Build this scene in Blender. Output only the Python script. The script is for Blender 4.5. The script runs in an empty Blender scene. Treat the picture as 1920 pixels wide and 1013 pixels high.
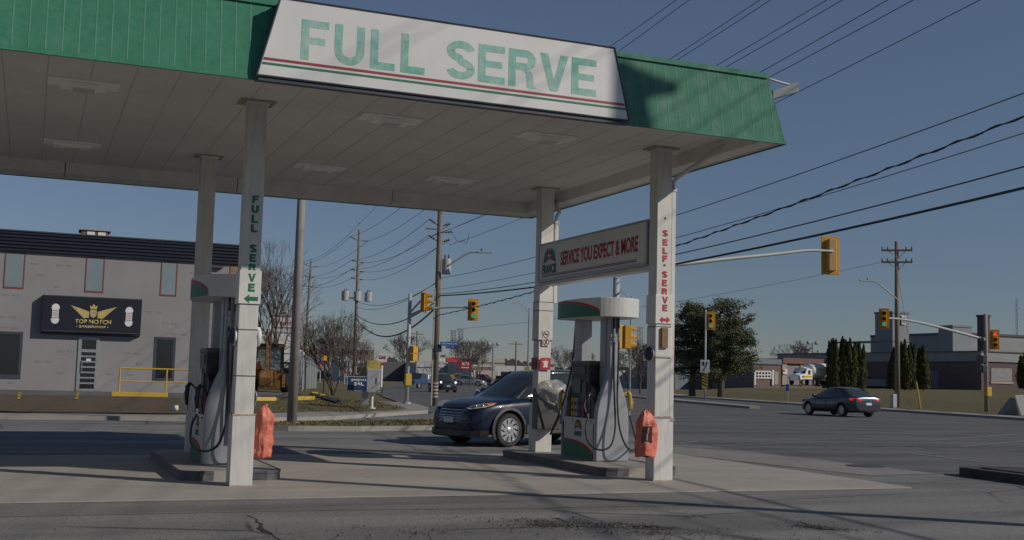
import bpy, bmesh, math, random
from mathutils import Vector, Matrix, noise
from bisect import bisect
random.seed(7)
S = bpy.context.scene
COL = S.collection
PI = math.pi
rad = math.radians

# ------------------------------------------------------------------ camera, sky, sun, exposure
CAM_F, CAM_YAW, CAM_PITCH, CAM_ROLL = 2154.5, -0.3944, 0.0928, 0.026
cy_, sy_ = math.cos(CAM_YAW), math.sin(CAM_YAW)
FW = Vector((-sy_*math.cos(CAM_PITCH), cy_*math.cos(CAM_PITCH), math.sin(CAM_PITCH)))
R0 = Vector((cy_, sy_, 0)); U0 = R0.cross(FW)
RT = R0*math.cos(CAM_ROLL)+U0*math.sin(CAM_ROLL)
UP = U0*math.cos(CAM_ROLL)-R0*math.sin(CAM_ROLL)
CP = Vector((0, 0, 1.5))
cd = bpy.data.cameras.new('camera'); cam = bpy.data.objects.new('camera', cd); COL.objects.link(cam)
cd.sensor_fit = 'HORIZONTAL'; cd.sensor_width = 36.0; cd.lens = 36.0*CAM_F/1920
cd.clip_start = 0.1; cd.clip_end = 9000
m3 = Matrix((RT, UP, -FW)).transposed()
cam.matrix_world = Matrix.Translation(CP) @ m3.to_4x4()
S.camera = cam

SUN = Vector((1.30, -1.15, 1.0)).normalized()
EL = math.asin(SUN.z)
AZ = math.atan2(SUN.x, SUN.y)            # clockwise from +Y
w = bpy.data.worlds.new('World'); S.world = w; w.use_nodes = True
nt = w.node_tree; nt.nodes.clear()
sk = nt.nodes.new('ShaderNodeTexSky'); sk.sky_type = 'NISHITA'; sk.sun_disc = False
sk.sun_elevation = EL; sk.sun_rotation = AZ
sk.air_density = 1.0; sk.dust_density = 0.0; sk.ozone_density = 5.0; sk.altitude = 100
hs = nt.nodes.new('ShaderNodeHueSaturation'); hs.inputs['Saturation'].default_value = 0.86
bg = nt.nodes.new('ShaderNodeBackground'); bg.inputs['Strength'].default_value = 0.092
wo = nt.nodes.new('ShaderNodeOutputWorld')
nt.links.new(sk.outputs[0], hs.inputs['Color'])
tcw = nt.nodes.new('ShaderNodeTexCoord'); sx_ = nt.nodes.new('ShaderNodeSeparateXYZ'); nt.links.new(tcw.outputs['Generated'], sx_.inputs[0])
rw_ = nt.nodes.new('ShaderNodeValToRGB'); rw_.color_ramp.elements[0].color = (.72, .72, .80, 1); rw_.color_ramp.elements[1].color = (1, .97, .98, 1)
rw_.color_ramp.elements[0].position = 0.0; rw_.color_ramp.elements[1].position = 0.30; nt.links.new(sx_.outputs[2], rw_.inputs[0])
mw_ = nt.nodes.new('ShaderNodeMixRGB'); mw_.blend_type = 'MULTIPLY'; mw_.inputs[0].default_value = 1.0
nt.links.new(hs.outputs[0], mw_.inputs[1]); nt.links.new(rw_.outputs[0], mw_.inputs[2]); nt.links.new(mw_.outputs[0], bg.inputs['Color']); nt.links.new(bg.outputs[0], wo.inputs['Surface'])
sd = bpy.data.lights.new('sun', 'SUN'); sun = bpy.data.objects.new('sun', sd); COL.objects.link(sun)
sd.energy = 5.0; sd.angle = rad(0.53); sd.color = (1.0, 0.92, 0.80)
sun.rotation_euler = SUN.to_track_quat('Z', 'Y').to_euler(); sun.location = (30, -20, 40)
S.view_settings.view_transform = 'Standard'; S.view_settings.look = 'None'
S.view_settings.exposure = -0.85; S.view_settings.gamma = 1.0
S.cycles.max_bounces = 6; S.cycles.use_denoising = True

# ------------------------------------------------------------------ picture -> ground helpers
def ray(px, py): return FW + RT*((px-960)/CAM_F) - UP*((py-506.5)/CAM_F)
def G(px, py, z=0.0):
    d = ray(px, py); return CP + d*((z-1.5)/d.z)
def D(px, py, dist): return CP + ray(px, py)*dist
def PY(px, py, Y):
    d = ray(px, py); return CP + d*(Y/d.y)
def PX(px, py, X):
    d = ray(px, py); return CP + d*(X/d.x)
def row_z(P, row):
    """height above P at which a vertical through P reaches the picture row"""
    lo, hi = -5.0, 80.0
    for _ in range(50):
        m = (lo+hi)/2; d = Vector((P[0], P[1], m))-CP
        r = 506.5-CAM_F*(d.dot(UP))/d.dot(FW)
        if r > row: lo = m
        else: hi = m
    return lo

# ------------------------------------------------------------------ terrain
def lerp_tab(tab, v):
    if v <= tab[0][0]: return tab[0][1]
    for (a, b), (c, d) in zip(tab, tab[1:]):
        if v <= c: return b+(d-b)*(v-a)/(c-a)
    return tab[-1][1]
RE = [(-200, 43), (0, 44), (42, 45.6), (54, 48.2), (70, 51.8), (95, 57.2), (124, 70), (175, 104), (330, 250), (900, 700)]
LE = [(-200, 14.9), (31, 14.9), (43, 14.7), (48, 15.9), (56, 17.6), (76, 22.2), (92, 27), (146, 43), (230, 80), (400, 170), (900, 500)]
SWL = [(-60, 34.3), (6.1, 33.9), (9, 36.0), (14.5, 43.0), (16.3, 48)]     # lower edge of the far pavement
def smooth(t): t = max(0, min(1, t)); return t*t*(3-2*t)
def T(x, y):
    re = lerp_tab(RE, y); le = lerp_tab(LE, y)
    if x > re+0.5:
        s = x-re-0.5
        z = -0.05+0.17*min(1, s/0.8)
        if s > 3: z += 1.55*(1-math.exp(-(s-3)/34.0))
        z += 0.22*math.exp(-((s-11-2.0*math.sin(y*0.05))/4.0)**2)*smooth((y-30)/20)
        return z
    if x < le-0.3:
        yl = lerp_tab(SWL, x)
        s = y-yl-0.6
        if s > 0:
            k = smooth((le-0.3-x)/1.0)
            return -0.05+0.15*min(1, s/0.8)*k+0.2*smooth((y-38)/10)*smooth((17-x)/8)
    return -0.05
def GT(px, py, off=0.0):
    d = ray(px, py); t = 5.0
    while t < 400:
        P = CP+d*t
        if P.z <= max(T(P.x, P.y), 0)+off: return P
        t += 0.15
    return CP+d*t

# ------------------------------------------------------------------ materials
def mat(name, color, rough=0.7, metal=0.0, var=0.0, scale=3.0, bump=0.0, bscale=60.0, emit=0, alpha=1.0, trans=0.0, coat=0.0, color2=None, stretch=None, spec=0.5, detail=6):
    m = bpy.data.materials.new(name); m.use_nodes = True
    n = m.node_tree; b = n.nodes['Principled BSDF']
    b.inputs['Base Color'].default_value = (*color, 1); b.inputs['Roughness'].default_value = rough
    b.inputs['Metallic'].default_value = metal; b.inputs['Specular IOR Level'].default_value = spec
    if trans: b.inputs['Transmission Weight'].default_value = trans
    if coat: b.inputs['Coat Weight'].default_value = coat; b.inputs['Coat Roughness'].default_value = 0.05
    if alpha < 1: b.inputs['Alpha'].default_value = alpha
    if emit: b.inputs['Emission Color'].default_value = (*color, 1); b.inputs['Emission Strength'].default_value = emit
    tc = n.nodes.new('ShaderNodeTexCoord'); vec = tc.outputs['Object']
    if stretch:
        mp = n.nodes.new('ShaderNodeMapping'); mp.inputs['Scale'].default_value = stretch
        n.links.new(vec, mp.inputs['Vector']); vec = mp.outputs[0]
    if var:
        nz = n.nodes.new('ShaderNodeTexNoise'); nz.inputs['Scale'].default_value = scale; nz.inputs['Detail'].default_value = detail
        nz.inputs['Roughness'].default_value = 0.65
        n.links.new(vec, nz.inputs['Vector'])
        cr = n.nodes.new('ShaderNodeValToRGB'); cr.color_ramp.elements[0].position = 0.3; cr.color_ramp.elements[1].position = 0.7
        c2 = color2 or tuple(c*(1+var) for c in color); c1 = color if color2 else tuple(c*(1-var) for c in color)
        cr.color_ramp.elements[0].color = (*c1, 1); cr.color_ramp.elements[1].color = (*c2, 1)
        n.links.new(nz.outputs[0], cr.inputs[0]); n.links.new(cr.outputs[0], b.inputs['Base Color'])
    if bump:
        nb = n.nodes.new('ShaderNodeTexNoise'); nb.inputs['Scale'].default_value = bscale; nb.inputs['Detail'].default_value = 4
        n.links.new(vec, nb.inputs['Vector'])
        bp = n.nodes.new('ShaderNodeBump'); bp.inputs['Strength'].default_value = bump; bp.inputs['Distance'].default_value = 0.02
        n.links.new(nb.outputs[0], bp.inputs['Height']); n.links.new(bp.outputs[0], b.inputs['Normal'])
    return m

class N:   # small node builder for the layered ground materials
    def __init__(s, m): s.m = m; s.t = m.node_tree; s.b = s.t.nodes['Principled BSDF']; s.co = s.t.nodes.new('ShaderNodeTexCoord').outputs['Object']
    def map(s, sc=(1, 1, 1), rot=(0, 0, 0), vec=None):
        n = s.t.nodes.new('ShaderNodeMapping'); n.inputs['Scale'].default_value = sc; n.inputs['Rotation'].default_value = rot
        s.t.links.new(vec or s.co, n.inputs['Vector']); return n.outputs[0]
    def noise(s, sc, det=5, rough=0.6, vec=None, dist=0.0):
        n = s.t.nodes.new('ShaderNodeTexNoise'); n.inputs['Scale'].default_value = sc; n.inputs['Detail'].default_value = det
        n.inputs['Roughness'].default_value = rough; n.inputs['Distortion'].default_value = dist
        s.t.links.new(vec or s.co, n.inputs['Vector']); return n.outputs[0]
    def ramp(s, v, stops):
        n = s.t.nodes.new('ShaderNodeValToRGB'); e = n.color_ramp.elements
        while len(e) < len(stops): e.new(0.5)
        for i, (p, c) in enumerate(stops):
            e[i].position = p; e[i].color = (*(c if isinstance(c, tuple) else (c, c, c)), 1)
        s.t.links.new(v, n.inputs[0]); return n.outputs[0]
    def mix(s, f, a, b, mode='MIX'):
        n = s.t.nodes.new('ShaderNodeMixRGB'); n.blend_type = mode
        for i, v in enumerate((f, a, b)):
            if isinstance(v, (int, float)): n.inputs[i].default_value = v if i == 0 else (v, v, v, 1)
            elif isinstance(v, tuple): n.inputs[i].default_value = (*v, 1)
            else: s.t.links.new(v, n.inputs[i])
        return n.outputs[0]
    def voro(s, sc, vec=None, feat='DISTANCE_TO_EDGE'):
        n = s.t.nodes.new('ShaderNodeTexVoronoi'); n.feature = feat; n.inputs['Scale'].default_value = sc
        s.t.links.new(vec or s.co, n.inputs['Vector']); return n.outputs[0]
    def wave(s, sc, vec=None, axis='X', dist=0.0):
        n = s.t.nodes.new('ShaderNodeTexWave'); n.bands_direction = axis; n.wave_profile = 'SIN'
        n.inputs['Scale'].default_value = sc; n.inputs['Distortion'].default_value = dist
        s.t.links.new(vec or s.co, n.inputs['Vector']); return n.outputs['Fac']
    def add(s, vec, v):
        n = s.t.nodes.new('ShaderNodeVectorMath'); n.operation = 'ADD'; s.t.links.new(vec, n.inputs[0]); s.t.links.new(v, n.inputs[1]); return n.outputs[0]
    def color(s, c): s.t.links.new(c, s.b.inputs['Base Color'])
    def bump(s, h, st=0.5, d=0.01, prev=None):
        n = s.t.nodes.new('ShaderNodeBump'); n.inputs['Strength'].default_value = st; n.inputs['Distance'].default_value = d
        s.t.links.new(h, n.inputs['Height'])
        if prev: s.t.links.new(prev, n.inputs['Normal'])
        s.t.links.new(n.outputs[0], s.b.inputs['Normal']); return n.outputs[0]

def asphalt(name, base, speck, cracks=0.5, warm=(1, 1, 1)):
    m = mat(name, (base,)*3, 0.88); q = N(m)
    big = q.noise(0.18, 6, 0.65); mid = q.noise(1.1, 6, 0.7); fine = q.noise(55, 3, 0.8)
    agg = q.voro(70, feat='F1')
    lo = tuple(base*0.72*c for c in warm); hi = tuple(base*1.22*c for c in warm)
    c = q.ramp(big, [(0.3, lo), (0.7, hi)])
    c = q.mix(0.55, c, q.ramp(mid, [(0.3, tuple(base*0.75*k for k in warm)), (0.72, tuple(base*1.2*k for k in warm))]))
    c = q.mix(speck, c, q.ramp(fine, [(0.38, 0.02), (0.5, base), (0.62, base*2.4)]), 'MIX')
    c = q.mix(speck*0.8, c, q.ramp(q.noise(19, 4, 0.75), [(0.36, base*0.45), (0.5, base), (0.64, base*1.7)]), 'MIX')
    long = q.ramp(q.noise(0.5, 5, 0.6, q.map((0.25, 1.6, 1), (0, 0, 0.12))), [(0.40, 0.70), (0.6, 1.10)])
    c = q.mix(1.0, c, long, 'MULTIPLY')
    wv = q.add(q.co, q.t.nodes.new('ShaderNodeTexNoise').outputs['Color'])
    ck = q.ramp(q.voro(0.33, wv), [(0.0, 0.25), (0.006, 0.45), (0.014, 1.0)])
    msk = q.ramp(q.noise(0.25, 3), [(0.47, 0.0), (0.56, 1.0)])
    c2 = q.mix(1.0, c, ck, 'MULTIPLY')
    nm = q.t.nodes.new('ShaderNodeMath'); nm.operation = 'MULTIPLY'; q.t.links.new(msk, nm.inputs[0]); nm.inputs[1].default_value = cracks
    c = q.mix(nm.outputs[0], c, c2)
    q.color(c)
    p = q.bump(agg, 0.35, 0.006); q.bump(fine, 0.5, 0.006, p)
    return m

M = {}
M['lot'] = asphalt('lot_asphalt', 0.19, 0.5, 0.9, (1.08, 1.0, 0.91))
M['road'] = asphalt('road_asphalt', 0.122, 0.3, 0.5, (1.0, 1.0, 1.02))
M['far_lot'] = asphalt('far_lot_asphalt', 0.13, 0.2, 0.3)
def concrete(name, base, joint=None):
    m = mat(name, base, 0.85); q = N(m)
    c = q.ramp(q.noise(0.7, 8, 0.7), [(0.3, tuple(b*0.82 for b in base)), (0.7, tuple(b*1.12 for b in base))])
    st = q.ramp(q.noise(0.5, 6, 0.7, q.map((0.35, 1.5, 1), (0, 0, 0.3))), [(0.36, 0.74), (0.56, 1.0)])
    c = q.mix(0.8, c, st, 'MULTIPLY')
    fi = q.noise(45, 4, 0.7)
    c = q.mix(0.25, c, q.ramp(fi, [(0.3, tuple(b*0.6 for b in base)), (0.7, tuple(b*1.35 for b in base))]))
    oil = q.ramp(q.noise(1.7, 3, 0.5), [(0.66, 1.0), (0.74, 0.55)])
    c = q.mix(0.6, c, oil, 'MULTIPLY')
    q.color(c); q.bump(fi, 0.25, 0.004); return m
M['pad'] = concrete('pad_concrete', (0.375, 0.35, 0.315))
M['walk'] = concrete('walk_concrete', (0.33, 0.31, 0.285))
M['walk2'] = concrete('apron_concrete', (0.25, 0.24, 0.225))
M['kerb'] = concrete('kerb_concrete', (0.30, 0.29, 0.275))
M['island'] = concrete('island_concrete', (0.33, 0.31, 0.28))
def grassmat(name, green, straw, brown, bias):
    m = mat(name, green, 0.95, spec=0.1); q = N(m)
    f = q.noise(0.9, 6, 0.7); g = q.noise(9, 5, 0.75); h = q.noise(60, 3, 0.8)
    c = q.ramp(f, [(0.3+bias, green), (0.5+bias, straw), (0.7+bias, brown)])
    c = q.mix(0.45, c, q.ramp(g, [(0.3, tuple(k*0.45 for k in brown)), (0.5, straw), (0.7, green)]))
    c = q.mix(0.4, c, q.ramp(h, [(0.35, 0.03), (0.65, 0.24)]), 'OVERLAY')
    c = q.mix(0.35, c, q.ramp(h, [(0.35, tuple(k*0.35 for k in straw)), (0.7, tuple(k*1.8 for k in straw))]))
    q.color(c); p = q.bump(g, 0.9, 0.06); q.bump(h, 0.9, 0.04, p); return m
M['grass'] = grassmat('dry_grass', (0.12, 0.13, 0.062), (0.22, 0.195, 0.115), (0.18, 0.145, 0.10), 0.0)
M['leaves'] = grassmat('leaf_litter', (0.20, 0.175, 0.12), (0.225, 0.18, 0.135), (0.15, 0.115, 0.085), -0.05)
M['paint'] = mat('road_paint', (0.36, 0.36, 0.36), 0.8, var=0.35, scale=6, color2=(0.16, 0.16, 0.165))
M['white_metal'] = mat('white_painted_metal', (0.66, 0.65, 0.62), 0.45, var=0.1, scale=2.0, bump=0.04, bscale=8)
M['column'] = mat('column_white', (0.60, 0.59, 0.56), 0.5)
q = N(M['column']); fi = q.noise(3, 6, 0.7, q.map((6, 6, 0.7)))
c = q.ramp(fi, [(0.3, (0.53, 0.52, 0.49)), (0.6, (0.64, 0.63, 0.60)), (0.8, (0.6, 0.58, 0.53))])
c = q.mix(q.ramp(q.noise(7, 6, 0.8), [(0.66, 0.0), (0.72, 1.0)]), c, (0.33, 0.2, 0.11)); q.color(c)
M['rust'] = mat('rusty_steel', (0.26, 0.16, 0.10), 0.85, var=0.4, scale=16, color2=(0.55, 0.50, 0.43))
M['white_box'] = mat('white_sign_face', (0.60, 0.60, 0.59), 0.5, var=0.08, scale=1.2, color2=(0.69, 0.69, 0.68))
M['frame_dark'] = mat('dark_frame', (0.05, 0.055, 0.075), 0.5, var=0.2)
M['fascia'] = mat('green_corrugated_steel', (0.028, 0.20, 0.12), 0.85, spec=0.12); q = N(M['fascia'])
c = q.ramp(q.noise(1.4, 8, 0.75, q.map((2.0, 2.0, 0.7))), [(0.3, (0.034, 0.17, 0.10)), (0.55, (0.050, 0.215, 0.135)), (0.78, (0.10, 0.255, 0.18))])
c = q.mix(0.3, c, q.ramp(q.noise(14, 5, 0.8), [(0.35, (0.035, 0.15, 0.09)), (0.7, (0.14, 0.29, 0.215))]))
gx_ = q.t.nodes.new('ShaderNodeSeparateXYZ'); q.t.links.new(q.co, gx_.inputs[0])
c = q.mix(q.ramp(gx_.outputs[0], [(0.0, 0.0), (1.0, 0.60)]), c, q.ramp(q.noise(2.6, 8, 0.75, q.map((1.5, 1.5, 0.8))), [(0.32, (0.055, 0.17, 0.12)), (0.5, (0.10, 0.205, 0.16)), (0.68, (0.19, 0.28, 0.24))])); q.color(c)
M['soffit'] = mat('soffit_panel', (0.62, 0.60, 0.56), 0.6); q = N(M['soffit'])
c = q.ramp(q.noise(0.7, 7, 0.7), [(0.3, (0.64, 0.61, 0.565)), (0.7, (0.76, 0.73, 0.68))])
c = q.mix(q.ramp(q.noise(2.6, 7, 0.75, q.map((1.6, 0.5, 1))), [(0.6, 0.0), (0.78, 0.55)]), c, (0.36, 0.31, 0.25)); q.color(c)
M['seam'] = mat('soffit_seam', (0.53, 0.495, 0.45), 0.9)
M['faded_green'] = mat('faded_green_vinyl', (0.04, 0.30, 0.20), 0.6); q = N(M['faded_green'])
c = q.ramp(q.noise(5.5, 9, 0.8), [(0.30, (0.05, 0.29, 0.19)), (0.46, (0.12, 0.39, 0.30)), (0.60, (0.24, 0.47, 0.41)), (0.75, (0.48, 0.59, 0.56))])
c = q.mix(q.ramp(q.noise(1.6, 5, 0.7), [(0.40, 0.0), (0.62, 0.75)]), c, q.ramp(q.noise(11, 8, 0.8), [(0.35, (0.22, 0.46, 0.40)), (0.65, (0.55, 0.61, 0.59))])); q.color(c)
M['green'] = mat('sign_green', (0.015, 0.16, 0.085), 0.5, var=0.15, scale=20)
M['red'] = mat('sign_red', (0.42, 0.025, 0.035), 0.5, var=0.15, scale=15)
M['dkred'] = mat('stripe_red', (0.30, 0.03, 0.045), 0.5, var=0.2, scale=12)
M['black'] = mat('black_plastic', (0.026, 0.027, 0.031), 0.38, var=0.3, scale=12)
M['rubber'] = mat('black_rubber', (0.022, 0.023, 0.026), 0.55)
M['grey_plastic'] = mat('grey_plastic', (0.085, 0.088, 0.095), 0.45, var=0.15)
M['pump_grey'] = mat('pump_grey_metal', (0.34, 0.35, 0.38), 0.4, 0.25, var=0.08, scale=3)
M['pump_white'] = mat('pump_white_panel', (0.58, 0.58, 0.57), 0.4, var=0.06)
M['steel'] = mat('galvanised_steel', (0.36, 0.37, 0.38), 0.45, 0.5, var=0.15, scale=8)
M['chrome'] = mat('chrome', (0.65, 0.66, 0.68), 0.2, 0.95)
M['alloy'] = mat('alloy_wheel', (0.55, 0.56, 0.58), 0.3, 0.75)
M['yellow'] = mat('yellow_paint', (0.50, 0.33, 0.03), 0.55, var=0.15, scale=10)
M['signal_yellow'] = mat('signal_yellow', (0.58, 0.30, 0.02), 0.5, var=0.08, scale=5)
M['signal_tan'] = mat('signal_head_back', (0.50, 0.30, 0.12), 0.5)
M['orange_bag'] = mat('orange_fabric', (0.60, 0.16, 0.10), 0.5, var=0.22, scale=6, bump=0.3, bscale=30)
M['clear_bag'] = mat('clear_plastic_bag', (0.50, 0.50, 0.50), 0.22, var=0.35, scale=7, alpha=0.55, bump=0.9, bscale=9)
M['screen'] = mat('pump_screen', (0.06, 0.10, 0.12), 0.15)
M['wood_pole'] = mat('weathered_pole_wood', (0.21, 0.165, 0.13), 0.9, var=0.3, scale=3, stretch=(6, 6, 0.5), bump=0.4, bscale=20)
M['conc_pole'] = mat('concrete_pole', (0.27, 0.25, 0.235), 0.8, var=0.12, scale=3, stretch=(4, 4, 0.6))
M['wire'] = mat('wire_black', (0.045, 0.055, 0.07), 0.7)
M['insul'] = mat('porcelain_insulator', (0.10, 0.08, 0.075), 0.3)
M['galv'] = mat('grey_tank_paint', (0.38, 0.40, 0.41), 0.5, var=0.1)
M['bark'] = mat('grey_brown_bark', (0.085, 0.066, 0.055), 0.95, var=0.35, scale=6, stretch=(4, 4, 1), bump=0.5, bscale=12)
M['twig'] = mat('twig_bark', (0.12, 0.10, 0.092), 0.95, var=0.3, scale=2)
M['pine'] = mat('pine_needles', (0.085, 0.10, 0.06), 0.8, var=0.55, scale=0.9, color2=(0.15, 0.155, 0.08), spec=0.2)
M['cedar'] = mat('cedar_foliage', (0.022, 0.030, 0.014), 0.85, var=0.6, scale=1.2, color2=(0.10, 0.105, 0.04), spec=0.15)
M['glass_dark'] = mat('dark_window_glass', (0.018, 0.022, 0.026), 0.12, coat=0.3)
M['glass_pale'] = mat('pale_window_blind', (0.20, 0.26, 0.28), 0.12, var=0.08, scale=0.6)
M['car_glass'] = mat('car_glass', (0.035, 0.045, 0.045), 0.06, coat=0.5)
M['tyre'] = mat('tyre_rubber', (0.03, 0.03, 0.033), 0.8)
M['lamp_clear'] = mat('headlamp_glass', (0.35, 0.37, 0.40), 0.12, 0.4)
M['amber'] = mat('amber_lens', (0.70, 0.20, 0.03), 0.25)
M['tail'] = mat('tail_lens', (0.75, 0.04, 0.05), 0.25, emit=0.8)
M['lit'] = mat('lit_headlamp', (1.0, 0.97, 0.9), 0.2, emit=3.0)
M['green_lit'] = mat('green_signal_light', (0.15, 0.8, 0.55), 0.3, emit=0.4)
M['red_lit'] = mat('red_signal_light', (1.0, 0.10, 0.10), 0.3, emit=1.1)
M['lens_off'] = mat('dark_signal_lens', (0.05, 0.045, 0.03), 0.3)
M['navy'] = mat('navy_cladding', (0.016, 0.021, 0.036), 0.45, 0.2, var=0.1)
M['sign_black'] = mat('sign_black', (0.014, 0.016, 0.026), 0.4)
M['gold'] = mat('gold_leaf', (0.42, 0.31, 0.10), 0.5, var=0.3, scale=4, color2=(0.58, 0.47, 0.20))
M['blue'] = mat('blue_ink', (0.02, 0.07, 0.25), 0.5)
M['sky_blue'] = mat('street_sign_blue', (0.02, 0.12, 0.42), 0.5)
M['white'] = mat('white_paint', (0.70, 0.70, 0.70), 0.5, var=0.04)
M['stucco'] = mat('pale_block_wall', (0.258, 0.252, 0.262), 0.9, var=0.08, scale=0.5, bump=0.3, bscale=25)
def brickmat(name, c1, c2, mortar, sc=4.0):
    m = mat(name, c1, 0.9); q = N(m)
    b = q.t.nodes.new('ShaderNodeTexBrick'); b.inputs['Scale'].default_value = sc
    for k, v in (('Color1', c1), ('Color2', c2), ('Mortar', mortar)): b.inputs[k].default_value = (*v, 1)
    b.inputs['Mortar Size'].default_value = 0.018; b.inputs['Brick Width'].default_value = 0.9; b.inputs['Row Height'].default_value = 0.32
    q.t.links.new(q.map((1, 1, 1), (PI/2, 0, 0)), b.inputs['Vector']); q.color(b.outputs[0]); return m
M['brick'] = brickmat('yellow_brown_brick', (0.30, 0.19, 0.10), (0.20, 0.12, 0.07), (0.2, 0.19, 0.17), 5)
M['dark_brick'] = brickmat('purple_brown_brick', (0.135, 0.085, 0.085), (0.10, 0.062, 0.062), (0.12, 0.10, 0.10), 3)
M['fire_brick'] = brickmat('brown_brick', (0.20, 0.14, 0.12), (0.15, 0.10, 0.09), (0.18, 0.16, 0.15), 3)
M['fire_red'] = mat('brown_roof_band', (0.20, 0.105, 0.09), 0.8, var=0.1)
M['beige'] = mat('beige_panel', (0.36, 0.33, 0.28), 0.8, var=0.05)
M['grey_wall'] = mat('grey_wall_panel', (0.26, 0.27, 0.28), 0.8, var=0.1, scale=0.4)
M['pale_wall'] = mat('pale_wall_panel', (0.42, 0.43, 0.44), 0.8, var=0.06, scale=0.4)
M['door_grey'] = mat('grey_bay_door', (0.24, 0.235, 0.23), 0.7, var=0.05)
M['digger'] = mat('worn_yellow_machine_paint', (0.10, 0.06, 0.035), 0.7, var=0.4, scale=2.5, color2=(0.30, 0.15, 0.045))
M['fence'] = mat('grey_sheet_metal', (0.20, 0.215, 0.225), 0.5, 0.2, var=0.12, scale=2)
M['brown_box'] = mat('brown_box_paint', (0.22, 0.125, 0.04), 0.6, var=0.15, scale=6)
M['suv_paint'] = mat('navy_car_paint', (0.006, 0.013, 0.038), 0.3, 0.0, coat=0.55, spec=0.3)
M['clad'] = mat('grey_cladding', (0.055, 0.057, 0.062), 0.6)
M['sedan_paint'] = mat('slate_car_paint', (0.06, 0.07, 0.088), 0.28, 0.55, coat=0.7)
M['far_paint'] = mat('black_car_paint', (0.02, 0.023, 0.03), 0.25, 0.3, coat=0.7)
M['truck_blue'] = mat('blue_truck_paint', (0.03, 0.07, 0.16), 0.35, coat=0.5)
M['truck_red'] = mat('red_truck_paint', (0.22, 0.04, 0.03), 0.4, coat=0.5)
M['truck_yellow'] = mat('yellow_truck_paint', (0.38, 0.29, 0.06), 0.4, coat=0.5)
M['silver'] = mat('silver_car_paint', (0.40, 0.42, 0.44), 0.3, 0.5, coat=0.6)
M['stone'] = mat('loose_stone', (0.11, 0.105, 0.10), 0.9, var=0.5, scale=12)
M['hole'] = asphalt('broken_asphalt', 0.065, 0.6, 0.0, (1.05, 1, 0.92))
M['dark_line'] = mat('crack_and_shadow_dark', (0.03, 0.028, 0.026), 1.0)
M['cladding_metal'] = mat('grey_tower_cladding', (0.16, 0.19, 0.215), 0.6, var=0.1, scale=0.3)
M['tower_light'] = mat('pale_tower_cladding', (0.20, 0.225, 0.245), 0.6, var=0.1, scale=0.3)

# ------------------------------------------------------------------ mesh helpers
def nb(): return bmesh.new()
def box(bm, x0, y0, z0, x1, y1, z1, mx=None):
    vs = [Vector((x, y, z)) for z in (z0, z1) for y in (y0, y1) for x in (x0, x1)]
    if mx: vs = [mx @ v for v in vs]
    v = [bm.verts.new(p) for p in vs]
    for f in ((0, 2, 3, 1), (4, 5, 7, 6), (0, 1, 5, 4), (2, 6, 7, 3), (0, 4, 6, 2), (1, 3, 7, 5)): bm.faces.new([v[i] for i in f])
def cbox(bm, c, s, mx=None): box(bm, c[0]-s[0]/2, c[1]-s[1]/2, c[2]-s[2]/2, c[0]+s[0]/2, c[1]+s[1]/2, c[2]+s[2]/2, mx)
def frame_of(d):
    d = d.normalized(); a = Vector((0, 0, 1)) if abs(d.z) < 0.95 else Vector((1, 0, 0))
    u = d.cross(a).normalized(); return u, d.cross(u).normalized()
def rod(bm, p0, p1, r0, r1=None, n=10, caps=True):
    p0, p1 = Vector(p0), Vector(p1); r1 = r0 if r1 is None else r1
    u, v = frame_of(p1-p0); A = []; B = []
    for i in range(n):
        a = 2*PI*i/n; d = u*math.cos(a)+v*math.sin(a)
        A.append(bm.verts.new(p0+d*r0)); B.append(bm.verts.new(p1+d*r1))
    for i in range(n): bm.faces.new((A[i], A[(i+1) % n], B[(i+1) % n], B[i]))
    if caps: bm.faces.new(A[::-1]); bm.faces.new(B)
def tube(bm, pts, r, n=8, smoothn=0):
    P = [Vector(p) for p in pts]
    if smoothn:
        Q = []
        E = [P[0]*2-P[1]]+P+[P[-1]*2-P[-2]]
        for i in range(1, len(E)-2):
            a, b, c, d = E[i-1:i+3]
            for k in range(smoothn):
                t = k/smoothn
                Q.append(0.5*((2*b)+(c-a)*t+(2*a-5*b+4*c-d)*t*t+(3*b-a-3*c+d)*t**3))
        P = Q+[P[-1]]
    rs = r if isinstance(r, (list, tuple)) else [r]*len(P)
    if len(rs) != len(P): rs = [rs[0]+(rs[-1]-rs[0])*i/(len(P)-1) for i in range(len(P))]
    rings = []; u = None
    for i, p in enumerate(P):
        d = (P[min(i+1, len(P)-1)]-P[max(i-1, 0)]).normalized()
        if u is None: u, _ = frame_of(d)
        u = (u-d*u.dot(d)).normalized(); v = d.cross(u)
        rings.append([bm.verts.new(p+(u*math.cos(2*PI*k/n)+v*math.sin(2*PI*k/n))*rs[i]) for k in range(n)])
    for a, b in zip(rings, rings[1:]):
        for k in range(n): bm.faces.new((a[k], a[(k+1) % n], b[(k+1) % n], b[k]))
    bm.faces.new(rings[0][::-1]); bm.faces.new(rings[-1])
def prism(bm, pts, ext):
    """closed polygon of 3-D points pushed by the vector ext"""
    e = Vector(ext); A = [bm.verts.new(Vector(p)) for p in pts]; B = [bm.verts.new(Vector(p)+e) for p in pts]
    n = len(A)
    bm.faces.new(A[::-1]); bm.faces.new(B)
    for i in range(n): bm.faces.new((A[i], A[(i+1) % n], B[(i+1) % n], B[i]))
def ball(bm, c, r, sx=1, sy=1, sz=1, seg=12):
    bmesh.ops.create_uvsphere(bm, u_segments=seg, v_segments=max(6, seg//2+2), radius=r, matrix=Matrix.Translation(Vector(c)) @ Matrix.Diagonal((sx, sy, sz, 1)))
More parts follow.
